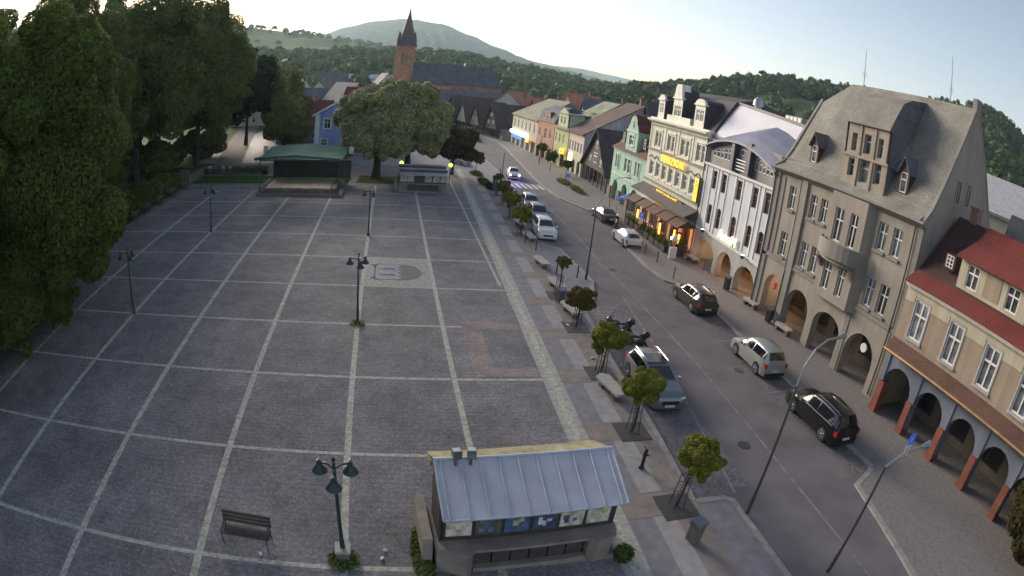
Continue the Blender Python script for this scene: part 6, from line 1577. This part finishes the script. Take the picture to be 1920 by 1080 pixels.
for i, (x, y) in enumerate(((27.75, 45.0), (27.75, 39.3), (28.2, 36.9), (27.9, 35.3))):
    t = thing('patio_heater', 'tall terrace heater glowing orange, ' + ['farthest one by the blue parasol', 'the one left of the middle post', 'the one behind the white round lamp', 'nearest one behind the ice cream stand'][i], 'heater', (x, y, 0), 0, 'glowing patio heaters')
    MB().lathe([(.22, 0), (.22, .7), (.05, .72)], n=10).build('base', black_m, t); MB().lathe([(.2, 2.0), (.38, 2.05), (.05, 2.2)], n=10).build('hood', black_m, t)
    MB().lathe([(.075, .72), (.09, 1.2), (.065, 2.0)], n=10).build('flame_tube', mat('flame', (.9, .3, .05), .5, .2, 6, emit=(1, .22, .02), estr=2.6), t)
t = thing('parasol', 'blue folded parasol at the far end of the hotel terrace', 'parasol', (28.3, 48.9, 0)); MB().cyl((0, 0, 0), (0, 0, 2.6), .03, n=8).build('pole', steel, t)
MB().lathe([(1.25, 2.2), (.7, 2.6), (.05, 2.95)], n=8).build('canopy', mat('blue_cloth', (.10, .16, .36), .8, .2, 1), t)
mb = MB(); mb.poly([(26.9, 47.4, 2.75), (28.1, 47.2, 2.85), (29.3, 50.3, 3.1), (27.6, 50.6, 3.1)]); 
for i, (x, y) in enumerate(((27.3, 46.0), (27.3, 44.6), (27.25, 43.2), (27.2, 41.8), (27.1, 40.3), (27.0, 38.7), (26.95, 37.3), (26.95, 36.1))):
    t = thing('terrace_planter', 'dark green topped planter on the terrace street edge, number %s from its near end' % ['eight', 'seven', 'six', 'five', 'four', 'three', 'two', 'one'][i], 'planter', (x, y, 0), 0, 'planters round the terrace')
    MB().box(-.3, .3, -.55, .55, 0, .65).build('box', mat('planter_dark', (.03, .032, .035), .6, .2, 3), t)
    rg = np.random.default_rng(40 + i); o = link('foliage', leaf_mesh('foliage', leaf_arrays([(0, 0, .85, .32, .6, .38)], 240, .07, rg), [leaf_dark if i % 3 else leaf_mid]), t)
for i, (x, y) in enumerate(((27.2, 34.9), (28.0, 34.75))):
    t = thing('tall_planter', 'tall dark planter closing the near end of the terrace, ' + ['street side', 'house side'][i], 'planter', (x, y, 0)); MB().box(-.35, .35, -.22, .22, 0, 1.15).build('box', mat('planter_dark', (.03, .032, .035), .6, .2, 3), t)
    rg = np.random.default_rng(60 + i); link('foliage', leaf_mesh('foliage', leaf_arrays([(0, 0, 1.35, .38, .25, .35)], 240, .07, rg), [leaf_dark]), t)
for i, (x, y) in enumerate(((28.2, 44.4), (28.3, 42.0), (28.2, 40.0), (28.4, 37.6), (28.8, 36.0))):
    t = thing('terrace_table', 'small terrace table with benches under the awnings, ' + ['farthest', 'second farthest', 'middle', 'second nearest', 'nearest'][i] + ' one', 'table', (x, y, 0), 0, 'terrace tables')
    MB().box(-.5, .5, -.4, .4, .7, .75).build('tabletop', wood_m, t)
    for sx in (-.4, .4): MB().box(sx - .04, sx + .04, -.3, .3, 0, .7).build('leg', steel_d, t)
    for sy in (-.75, .75): MB().box(-.5, .5, sy - .14, sy + .14, .4, .46).build('bench_board', wood_m, t)
# ice cream stand
t = thing('ice_cream_stand', 'tall ice cream cone figure with white top and yellow cone standing on a white board', 'figure', (26.75, 33.9, 0))
MB().box(-.35, .35, -.12, .12, 0, 1.05).build('board', wht, t); MB().lathe([(.06, 1.05), (.24, 1.6), (.26, 1.65), (0, 1.65)], n=12).build('cone', mat('cone_yellow', (.5, .34, .05), .6, .2, 5), t)
MB().lathe([(.28, 1.65), (.3, 1.8), (.24, 2.0), (.14, 2.15), (.04, 2.32), (0, 2.33)], n=12).build('ice_cream', white_f, t, smooth=True)
t = thing('globe_lamp', 'small glowing white globe lamp on the terrace railing', 'lamp', (27.0, 35.0, 0)); MB().cyl((0, 0, 0), (0, 0, 1.5), .03, n=8).build('post', black_m, t); MB().blob((0, 0, 1.62), .13, .13, .13, n=12, k=8).build('globe', mat('globe', (1, 1, .9), .5, 0, emit=(1, .95, .7), estr=4), t, smooth=True)
for x, y, lb in ((28.1, 29.6, 'standing menu board in front of the middle restaurant arch'),):
    t = thing('menu_board', lb, 'menu board', (x, y, 0), radians(-60)); MB().box(-.35, .35, -.03, .03, .35, 1.35).build('board', mat('menu', (.25, .2, .17), .7, .3, 4), t)
    for s in (-1, 1): MB().cyl((s * .3, -.2, 0), (s * .3, 0, 1.3), .025, n=6).build('leg', wood_m, t)
# warm light inside the restaurant arcade
for (x, y) in ((30.3, 31.8), (30.2, 28.5), (30.6, 25.2), (30.6, 20.5)):
    ld = bpy.data.lights.new('arcade_lamp', 'POINT'); ld.energy = 22; ld.color = (1, .55, .22); ld.shadow_soft_size = .25
    o = bpy.data.objects.new('arcade_lamp', ld); COL.objects.link(o); o.location = (x, y, 2.4)
for i, y in enumerate((45.2, 42.2, 39.2, 36.3)):
    ld = bpy.data.lights.new('terrace_lamp', 'POINT'); ld.energy = 14; ld.color = (1, .42, .14); ld.shadow_soft_size = .2
    o = bpy.data.objects.new('terrace_lamp', ld); COL.objects.link(o); o.location = (28.5, y, 2.2)
# white things lying on the paving
for i, (x, y) in enumerate(((1.3, .8), (1.2, .45), (-2.7, .3), (12.4, 14.3), (12.0, 19.2), (12.25, 18.6))):
    mb = MB(); mb.blob((0, 0, .035), .09 if i < 3 else .16, .06, .035, n=7, k=4, j=.3); o = mb.build('litter', wht, None); o.location = (x, y, 0.012); o.rotation_euler = (0, 0, i)
    tag(o, 'scrap of white litter ' + ['right of the nearest lamp, upper one', 'right of the nearest lamp, lower one', 'under the wooden bench', 'beside the lopsided street tree', 'beside the brownish street tree, farther one', 'beside the brownish street tree, nearer one'][i], 'litter')

tree('pH', 'dark ragged tree at the bottom right corner of the view beside the ochre house', 26.6, -8.2, 2.2, 2.6, 5.4, .2, 160, .12, leaf_mat('leaves_brown_dark', (0.02, 0.018, 0.008), (0.09, 0.075, 0.03)), None, 44)

for i, (x, y, r_) in enumerate(((21.0, 12.6, .33), (17.0, 5.5, .33), (19.4, 30, .33))):
    z = -.112 if x > 14 else .014
    mb = MB(); mb.cyl((0, 0, 0), (0, 0, .006), r_, n=18); o = mb.build('manhole_cover', mat('cast_iron', (.045, .043, .045), .6, .3, 8), None); o.location = (x, y, z)
    tag(o, 'round iron manhole cover ' + ['beside the silver off-road car', 'in the near left lane of the road', 'in the road by the thin street pole', 'in the cobbles behind the near kiosk', 'in the middle left of the square', 'at the bottom edge of the promenade'][i], 'manhole cover')

for i, (x, y, s_) in enumerate(((-20.8, 11.5, 1.0), (-22.6, 7.4, 1.2), (-19.6, 15.2, .8), (-24.5, 3.0, 1.3))):
    tree('lb', 'low dark bush under the nearest park tree, ' + ['in front of its trunk', 'toward the left edge', 'on the square side of it', 'at the very left edge'][i], x, y, 2.6, 2.1, 4.2, .1, 110, .12, leaf_dark, 'bushes at the left edge', 51, name='bush', rz=i * 1.7, scale=(s_, s_, s_), cat='bush')
# ------------------------------------------------------------ cars
def paint_mat(name, col, metal=.3, rough=.28):
    m = mat('car_' + name, col, rough, .04, 1.0, metal=metal); b = m.node_tree.nodes['Principled BSDF']
    b.inputs['Coat Weight'].default_value = .6; b.inputs['Coat Roughness'].default_value = .08
    return m
cglass = mat('car_glass', (0.012, 0.014, 0.018), .05, .1, 1, spec=.9)
trim_m = mat('car_trim', (0.015, 0.015, 0.016), .6, .1)
chrome = mat('car_chrome', (0.55, 0.56, 0.58), .22, .05, 1, metal=.9)
KEYS = {  # x/L, shoulder z, roof z, roof half width/W
 'suv': [(.5, .62, .66, .40), (.485, .78, .80, .43), (.40, .88, .97, .42), (.235, .97, 1.08, .41), (.07, 1.02, 1.58, .345), (-.10, 1.04, 1.66, .35), (-.28, 1.06, 1.64, .35), (-.41, 1.06, 1.56, .335), (-.478, 1.04, 1.1, .40), (-.49, .8, .86, .42), (-.5, .6, .66, .42)],
 'wagon': [(.5, .55, .6, .40), (.48, .72, .75, .43), (.40, .80, .88, .42), (.22, .90, .98, .41), (.05, .94, 1.40, .335), (-.10, .96, 1.46, .34), (-.28, .98, 1.43, .34), (-.42, .99, 1.32, .325), (-.48, .97, 1.02, .39), (-.49, .8, .84, .41), (-.5, .55, .6, .42)],
 'hatch': [(.5, .55, .6, .38), (.475, .72, .76, .42), (.38, .84, .94, .41), (.22, .92, 1.02, .40), (.04, .96, 1.42, .33), (-.12, .98, 1.48, .335), (-.27, .99, 1.42, .33), (-.36, .98, 1.32, .325), (-.47, .94, .99, .38), (-.49, .75, .8, .40), (-.5, .55, .6, .41)],
 'sedan': [(.5, .55, .58, .40), (.48, .70, .73, .43), (.40, .78, .86, .42), (.22, .88, .96, .41), (.05, .92, 1.38, .32), (-.08, .93, 1.43, .325), (-.20, .94, 1.38, .32), (-.36, .95, 1.02, .39), (-.47, .92, .98, .41), (-.49, .75, .8, .42), (-.5, .55, .6, .42)],
}
def car(name, label, kind, L, W, H, x, y, rz, pm, group=None, rails=False, lights_on=False, sunroof=False, plate=True, chrome_line=False, wheel=.345):
    t = thing(name, label, 'car', (x, y, -.114), rz, group)
    K = KEYS[kind]; zsc = H / max(k[2] for k in K)
    def at(xf):
        for a, b in zip(K[:-1], K[1:]):
            if b[0] <= xf <= a[0]:
                s = (a[0] - xf) / (a[0] - b[0]); return [a[i] + (b[i] - a[i]) * s for i in range(4)]
        return list(K[-1] if xf < 0 else K[0])
    R = wheel; wx = (.5 - .195, -.5 + .205); base = .2
    def wplan(xf): # plan taper at nose and tail
        e = abs(xf) / .5; return 1 - .13 * max(0, (e - .72) / .28) ** 2.2
    xs = sorted({k[0] for k in K} | {.45, .3, .15, 0, -.05, -.18, -.22, -.34, -.45} | {w_ + d / L for w_ in wx for d in (-R * 1.15, -R * .95, -R * .6, 0, R * .6, R * .95, R * 1.15)}, reverse=True)
    def ring(xf):
        _, zs, zr, wr = at(xf); zs *= zsc; zr *= zsc
        dz = base
        for w_ in wx:
            d = abs(xf - w_) * L
            if d < R * 1.12: dz = max(dz, R + math.sqrt(max(0, (R * 1.12) ** 2 - d * d)))
        p = wplan(xf); w = W / 2 * p; zm = max(min(.62 * zsc, zs - .05), min(dz + .03, zs - .04))
        lo = min(dz, zs - .1)
        return [(w * .9, lo), (w, min(lo + .05, zs - .07)), (w * 1.0, zm), (w * .965, zs), (wr * W * p, zr - .03 if zr > 1.2 else zr), (wr * W * p * .93, zr + .005), (0, zr + (.045 if zr > 1.2 else .03))]
    rings = [ring(q) for q in xs]; mb = MB(); vs = []
    n = 13
    for q, r in zip(xs, rings):
        full = [(-a, z) for a, z in r] + [(a, z) for a, z in r[::-1][1:]]
        vs += [(q * L, a, z) for a, z in full]
    fs = [(i * n + j, i * n + j + 1, (i + 1) * n + j + 1, (i + 1) * n + j) for i in range(len(xs) - 1) for j in range(n - 1)]
    fs += [tuple(range(n))[::-1], tuple(range((len(xs) - 1) * n, len(xs) * n))]
    mb.add(vs, fs); body = mb.build('body', pm, t, smooth=True)
    mb = MB(); mb.box(-.46 * L, .46 * L, -W * .44, W * .44, .16, .5); mb.build('underbody', trim_m, body)
    # glazing
    def side(x0, x1, t0=.13, t1=.9, s=1, k=4):
        mb = MB()
        for i in range(k):
            q = [x0 + (x1 - x0) * i / k, x0 + (x1 - x0) * (i + 1) / k]; pts = []
            for xf, tt in ((q[0], t0), (q[1], t0), (q[1], t1), (q[0], t1)):
                r = ring(xf); a, b = r[3], r[4]; pts.append((xf * L, s * (a[0] + (b[0] - a[0]) * tt + .012), a[1] + (b[1] - a[1]) * tt))
            mb.poly(pts[::s])
        return mb
    xc, xr = K[3][0], K[4][0]; xe, xb = K[-4][0], K[-3][0]
    if kind == 'sedan': xe, xb = -.20, -.36
    for s in (-1, 1):
        m1 = side(xr + (xc - xr) * .42, -.08, s=s); m2 = side(-.095, xe + .05, s=s); m1.add(m2.v, m2.f)
        if kind in ('suv', 'wagon'): m3 = side(xe + .035, xe - .012, .16, .86, s, 2); m1.add(m3.v, m3.f)
        m1.build('side_window', cglass, t)
    def screen(x0, x1, nm):
        mb = MB(); r0, r1 = ring(x0 + (x1 - x0) * .1), ring(x0 + (x1 - x0) * .94); X0 = (x0 + (x1 - x0) * .1) * L; X1 = (x0 + (x1 - x0) * .94) * L
        o = .014; sx = o if x0 > 0 else -o
        f = .95
        mb.poly([(X0 + sx, -r0[5][0] * f, r0[5][1] + o), (X0 + sx * 1.3, 0, r0[6][1] + o), (X1 + sx * 1.3, 0, r1[6][1] + o), (X1 + sx, -r1[5][0] * f, r1[5][1] + o)][::(1 if x0 < 0 else -1)])
        mb.poly([(X0 + sx * 1.3, 0, r0[6][1] + o), (X0 + sx, r0[5][0] * f, r0[5][1] + o), (X1 + sx, r1[5][0] * f, r1[5][1] + o), (X1 + sx * 1.3, 0, r1[6][1] + o)][::(1 if x0 < 0 else -1)])
        mb.build(nm, cglass, t)
    screen(xc, xr, 'windscreen'); screen(xb, xe, 'rear_window')
    if sunroof:
        r = ring(-.08); MB().box(-.2 * L, .02 * L, -.3 * W, .3 * W, r[5][1] + .03, r[6][1] + .012).build('sunroof', cglass, t)
    if rails:
        for s in (-1, 1):
            r = ring(-.1); MB().tube([(.03 * L, s * r[5][0], r[5][1] - .03), (-.02 * L, s * r[5][0], r[5][1] + .07), (-.36 * L, s * r[5][0], r[5][1] + .05), (-.4 * L, s * r[5][0] * .98, r[5][1] - .04)], .02, 6).build('roof_rail', chrome if chrome_line else trim_m, t)
    if chrome_line:
        for s in (-1, 1):
            mb = MB(); pts = []
            for k in range(9):
                xf = (xr + (xc - xr) * .5) + (xe - .02 - (xr + (xc - xr) * .5)) * k / 8; r = ring(xf); pts.append((xf * L, s * (r[4][0] + (r[3][0] - r[4][0]) * .06 + .012), r[4][1] + (r[3][1] - r[4][1]) * .06))
            pts.append((pts[-1][0] - .12, s * (ring(xe)[3][0] + .01), ring(xe)[3][1] + .06)); mb.tube(pts, .014, 5)
            p2 = [((.2 - .06 * k) * L, s * (ring(.2 - .06 * k)[3][0] + .008), ring(.2 - .06 * k)[3][1] + .03) for k in range(11)]; mb.tube(p2, .015, 5)
            mb.build('chrome_strip', chrome, t)
    fr, rr_ = ring(.485), ring(-.49)
    for s in (-1, 1):
        mb = MB(); yy = W * .36
        mb.xprism([(s * (yy - .15), .64 * zsc), (s * (yy + .1), .66 * zsc), (s * (yy + .1), .76 * zsc), (s * (yy - .14), .74 * zsc)], L * .455, L * .492)
        hm = mat('headlamp_on', (1, 1, 1), .2, 0, emit=(.25, .2, 1), estr=14) if lights_on else head_l
        mb.build('headlight', hm, t)
        mb = MB(); zt = ring(-.48)[3][1]
        mb.box(-L * .5 - .012, -L * .455, s * W * .455 - .1 if s > 0 else s * W * .455 - .02, s * W * .455 + .02 if s > 0 else s * W * .455 + .1, zt - .28, zt - .02); mb.build('tail_light', red_l, t)
        mb = MB(); r = ring(xc - .05); mb.box((xc - .075) * L, (xc - .03) * L, s * (r[3][0] + .02) if s > 0 else s * (r[3][0] + .19), s * (r[3][0] + .19) if s > 0 else s * (r[3][0] + .02), r[3][1] + .02, r[3][1] + .16); mb.build('mirror', pm if not chrome_line else chrome, t)
    MB().box(L * .49, L * .503, -W * .24, W * .24, .42, .6 * zsc).build('grille', trim_m, t)
    if plate:
        MB().box(L * .5, L * .507, -.26, .26, .3, .41).build('number_plate', plate_m, t); MB().box(-L * .507, -L * .5, -.26, .26, .5, .62).build('number_plate', plate_m, t)
    MB().box(-L * .503, -L * .47, -W * .42, W * .42, .22, .42).build('rear_bumper', trim_m if kind != 'sedan' else pm, t)
    for w_ in wx:
        for s in (-1, 1):
            wl = MB().cyl((0, -.11, 0), (0, .11, 0), R, n=20).build('wheel', rubber, t, smooth=True, loc=(w_ * L, s * (W / 2 - .1), R))
            mb = MB(); mb.cyl((0, s * .112, 0), (0, s * .118, 0), R * .66, n=16, m=0)
            ri = mb.build('rim', mat('rim_dark', (.06, .06, .065), .4, .1, metal=.5), wl)
            mb = MB()
            for k in range(5):
                a = k * 2 * pi / 5; mb.cyl((0, s * .122, 0), (cos(a) * R * .62, s * .122, sin(a) * R * .62), .035, .03, 5)
            n_ = 16; mb.tube([(cos(2 * pi * i / n_) * R * .63, s * .122, sin(2 * pi * i / n_) * R * .63) for i in range(n_ + 1)], .02, 4)
            link('spokes', mb.mesh('spokes', rimm), wl)
    return t
PC = 'cars parked along the road'
car('parked_car', 'grey estate car with glass roof parked behind the street trees, facing the camera', 'wagon', 4.65, 1.86, 1.5, 14.55, 11.1, radians(-93), paint_mat('grey', (0.12, 0.135, 0.15)), PC, True, sunroof=True, chrome_line=True)
car('parked_car', 'white car parked first of the three on the left bay, facing the camera', 'suv', 4.4, 1.82, 1.58, 16.05, 39.6, radians(-94), paint_mat('white', (0.55, 0.56, 0.56), .1), PC)
car('parked_car', 'blue car parked in the middle of the three on the left bay', 'suv', 4.5, 1.85, 1.62, 16.85, 45.5, radians(-94), paint_mat('blue', (0.05, 0.07, 0.13)), PC, True)
car('parked_car', 'pale blue car parked last of the three on the left bay', 'suv', 4.4, 1.8, 1.55, 17.3, 51.0, radians(-94), paint_mat('paleblue', (0.20, 0.24, 0.30)), PC)
car('parked_car', 'black sedan with shiny flank parked on the right at the terrace end', 'sedan', 4.6, 1.8, 1.42, 25.1, 47.9, radians(91), paint_mat('black', (0.012, 0.012, 0.014)), PC, chrome_line=True)
car('parked_car', 'small white hatchback parked on the right in front of the terrace', 'hatch', 4.1, 1.78, 1.48, 23.95, 38.4, radians(89), paint_mat('white2', (0.52, 0.53, 0.52), .1), PC, chrome_line=False)
car('parked_car', 'dark brown estate car with roof rails parked before the white restaurant', 'suv', 4.5, 1.84, 1.6, 23.1, 22.7, radians(88.5), paint_mat('dark', (0.028, 0.026, 0.026)), PC, True, chrome_line=True)
car('parked_car', 'silver compact off-road car parked before the town hall', 'suv', 4.2, 1.8, 1.66, 22.75, 13.35, radians(88), paint_mat('silver', (0.36, 0.38, 0.38), .5), PC)
car('parked_car', 'large black off-road car with chrome window frames, nearest on the right', 'suv', 4.85, 1.95, 1.7, 22.55, 6.35, radians(88.5), paint_mat('black2', (0.008, 0.008, 0.009)), PC, True, chrome_line=True, wheel=.38)
car('driving_car', 'white car with blue glowing headlights approaching the zebra crossing', 'sedan', 4.6, 1.8, 1.45, 19.5, 71.3, radians(-96), paint_mat('white3', (0.5, 0.5, 0.48), .1), None, lights_on=True)
for s in (-1, 1):
    ld = bpy.data.lights.new('headlamp_light', 'SPOT'); ld.energy = 22; ld.color = (.4, .35, 1); ld.spot_size = radians(80); ld.shadow_soft_size = .1
    o = bpy.data.objects.new('headlamp_light', ld); COL.objects.link(o); o.location = (19.25 + s * .6, 68.85, .6); o.rotation_euler = (radians(-78), 0, radians(-6))
car('distant_car', 'silver car parked before the timber houses, left of the pair', 'sedan', 4.4, 1.75, 1.4, 18.0, 138.5, radians(-70), paint_mat('silver2', (0.4, 0.4, 0.4), .4), 'cars before the timber houses')
car('distant_car', 'dark and silver car parked before the timber houses, right of the pair', 'hatch', 4.2, 1.75, 1.45, 19.9, 133.6, radians(-65), paint_mat('dark3', (0.06, 0.06, 0.07), .4), 'cars before the timber houses')
car('distant_car', 'white car half hidden behind the trees right of the far kiosk', 'hatch', 4.0, 1.7, 1.45, 12.8, 80.5, radians(-60), paint_mat('white4', (0.45, 0.45, 0.43), .1), None)
def moto(label, x, y, rz, col, cases=True):
    t = thing('motorbike', label, 'motorbike', (x, y, -.114), rz, 'parked two wheelers')
    for wx_ in (.72, -.7):
        w = MB(); n = 18
        ring_ = [(wx_ + cos(2 * pi * i / n) * .26, 0, .32 + sin(2 * pi * i / n) * .26) for i in range(n + 1)]; w.tube(ring_, .055, 6)
        wl = w.build('wheel', rubber, t); mb = MB(); mb.cyl((wx_, -.03, .32), (wx_, .03, .32), .09, n=10)
        for k in range(5): a = k * 1.257; mb.cyl((wx_, 0, .32), (wx_ + cos(a) * .24, 0, .32 + sin(a) * .24), .012, n=4)
        mb.build('spokes', steel_d, wl)
    mb = MB(); mb.blob((.12, 0, .82), .32, .17, .16, n=10, k=6); mb.blob((.5, 0, .9), .2, .2, .22, n=8, k=6); mb.build('tank', col, t, smooth=True)
    mb = MB(); mb.box(-.2, .25, -.16, .16, .3, .66); mb.cyl((.72, .08, .32), (.42, .08, 1.0), .03, n=6); mb.cyl((.72, -.08, .32), (.42, -.08, 1.0), .03, n=6); mb.cyl((-.7, .1, .32), (-.1, .1, .5), .035, n=6); mb.cyl((-.75, -.17, .42), (0, -.15, .35), .05, n=8); mb.build('frame', steel_d, t)
    mb = MB(); mb.blob((-.3, 0, .82), .38, .14, .07, n=10, k=5); mb.build('seat', black_m, t, smooth=True)
    mb = MB(); mb.tube([(.3, .36, 1.08), (.42, .1, 1.08), (.42, -.1, 1.08), (.3, -.36, 1.08)], .018, 6)
    for s in (-1, 1): mb.cyl((.34, s * .3, 1.08), (.38, s * .38, 1.26), .01, n=4); mb.blob((.38, s * .38, 1.28), .03, .07, .045, n=6, k=4)
    mb.build('handlebar', black_m, t)
    mb = MB(); mb.poly([(.62, -.17, .95), (.62, .17, .95), (.45, .14, 1.32), (.45, -.14, 1.32)]); mb.poly([(.61, -.17, .95), (.44, -.14, 1.32), (.44, .14, 1.32), (.61, .17, .95)]); mb.build('windshield', cglass, t)
    if cases:
        mb = MB(); mb.blob((-.82, 0, 1.05), .24, .27, .2, n=10, k=6); mb.build('top_case', black_m, t, smooth=True)
        for s in (-1, 1): mb = MB(); mb.blob((-.6, s * .33, .68), .28, .14, .22, n=10, k=6); mb.build('side_case', black_m, t, smooth=True)
        MB().box(-1.07, -1.05, -.1, .1, .92, 1.0).build('tail_light', red_l, t)
    return t
bp1 = paint_mat('moto_blue', (.04, .06, .12)); bp2 = paint_mat('moto_grey', (.10, .11, .13))
moto('dark touring motorbike with black round cases parked farther from the camera', 14.9, 17.5, radians(152), bp1)
moto('dark touring motorbike with black round cases parked nearer, behind the lopsided tree', 15.1, 15.7, radians(152), bp2)
moto('grey motorbike parked on the right between the black sedan and the white hatchback', 24.8, 43.4, radians(60), bp2, False)

# ------------------------------------------------------------ people
def skinned(name, pts, edges, rad, m, parent=None):
    me = bpy.data.meshes.new(name); me.from_pydata(pts, edges, []); me.materials.append(m)
    o = bpy.data.objects.new(name, me); COL.objects.link(o)
    if parent: o.parent = parent
    sk = o.modifiers.new('skin', 'SKIN'); sk.use_smooth_shade = True
    for v, r in zip(me.skin_vertices[0].data, rad): v.radius = (r, r)
    me.skin_vertices[0].data[0].use_root = True
    sb = o.modifiers.new('sub', 'SUBSURF'); sb.levels = 1; sb.render_levels = 2
    return o
skin_m = mat('skin', (0.36, 0.21, 0.15), .6, .08)
def person(label, x, y, rz, shirt, trousers, hair, h=1.72, sit=False):
    t = thing('person', label, 'person', (x, y, 0), rz)
    t.scale = (h / 1.75,) * 3
    body = skinned('body', [(0, 0, .95), (0, .01, 1.15), (0, 0, 1.38), (0, 0, 1.5), (0, .02, 1.62), (0, .03, 1.72),
        (-.19, 0, 1.42), (-.24, .03, 1.15), (-.22, .12, .92), (-.21, .16, .84), (.19, 0, 1.42), (.25, 0, 1.14), (.25, .08, .9), (.25, .1, .82),
        (-.09, 0, .9), (-.1, .04, .5), (-.1, -.01, .08), (-.1, .14, .03), (.09, 0, .9), (.11, -.02, .5), (.12, -.1, .08), (.12, .05, .03)],
        [(0, 1), (1, 2), (2, 3), (3, 4), (4, 5), (2, 6), (6, 7), (7, 8), (8, 9), (2, 10), (10, 11), (11, 12), (12, 13), (0, 14), (14, 15), (15, 16), (16, 17), (0, 18), (18, 19), (19, 20), (20, 21)],
        [.13, .12, .13, .055, .085, .08, .06, .045, .032, .03, .06, .045, .032, .03, .085, .06, .042, .035, .085, .06, .042, .035], skin_m, t)
    skinned('shirt', [(0, 0, 1.0), (0, .01, 1.2), (0, 0, 1.38), (-.19, 0, 1.42), (-.24, .03, 1.17), (.19, 0, 1.42), (.25, 0, 1.16)], [(0, 1), (1, 2), (2, 3), (3, 4), (2, 5), (5, 6)], [.16, .145, .155, .08, .065, .08, .065], shirt, body)
    skinned('trousers', [(0, 0, .98), (-.09, 0, .88), (-.1, .04, .5), (-.1, -.01, .12), (.09, 0, .88), (.11, -.02, .5), (.12, -.1, .12)], [(0, 1), (1, 2), (2, 3), (0, 4), (4, 5), (5, 6)], [.155, .11, .08, .06, .11, .08, .06], trousers, body)
    mb = MB(); mb.blob((0, .0, 1.7), .1, .11, .1, n=10, k=6); mb.build('hair', hair, body, smooth=True)
    mb = MB(); mb.blob((0, .125, 1.63), .018, .025, .022, n=6, k=4)
    for s in (-1, 1): mb.blob((s * .09, .02, 1.64), .012, .02, .03, n=6, k=4)
    mb.build('face', skin_m, body)
    return t
blk = mat('cloth_dark', (.02, .02, .03), .9, .2, 5); pinkc = mat('cloth_pink', (.45, .25, .27), .9, .15, 5); whc = mat('cloth_pale', (.42, .44, .42), .9, .15, 5)
hr = mat('hair_grey', (.3, .28, .25), .8, .2, 9); hb = mat('hair_brown', (.05, .03, .02), .8, .2, 9)
person('person in a pink top and dark trousers standing behind the blue sign at the terrace', 26.9, 42.0, radians(200), pinkc, blk, hr)
person('person in pale clothes standing on the far pavement before the dark timber house', 25.9, 117.5, radians(160), whc, whc, hb)

# ------------------------------------------------------------ air
if HAZE:
    mb = MB(); mb.box(-3400, 3400, -280, 3400, -1.5, 330)
    o = mb.build('haze', [], None); o['kind'] = 'stuff'
    m = bpy.data.materials.new('haze_air'); m.use_nodes = True; nt = m.node_tree
    for n_ in list(nt.nodes): nt.nodes.remove(n_)
    out = nt.nodes.new('ShaderNodeOutputMaterial'); pv = nt.nodes.new('ShaderNodeVolumePrincipled')
    pv.inputs['Color'].default_value = (.66, .86, 1, 1); pv.inputs['Density'].default_value = HAZE; pv.inputs['Anisotropy'].default_value = .2
    nt.links.new(pv.outputs[0], out.inputs['Volume']); o.data.materials.append(m)
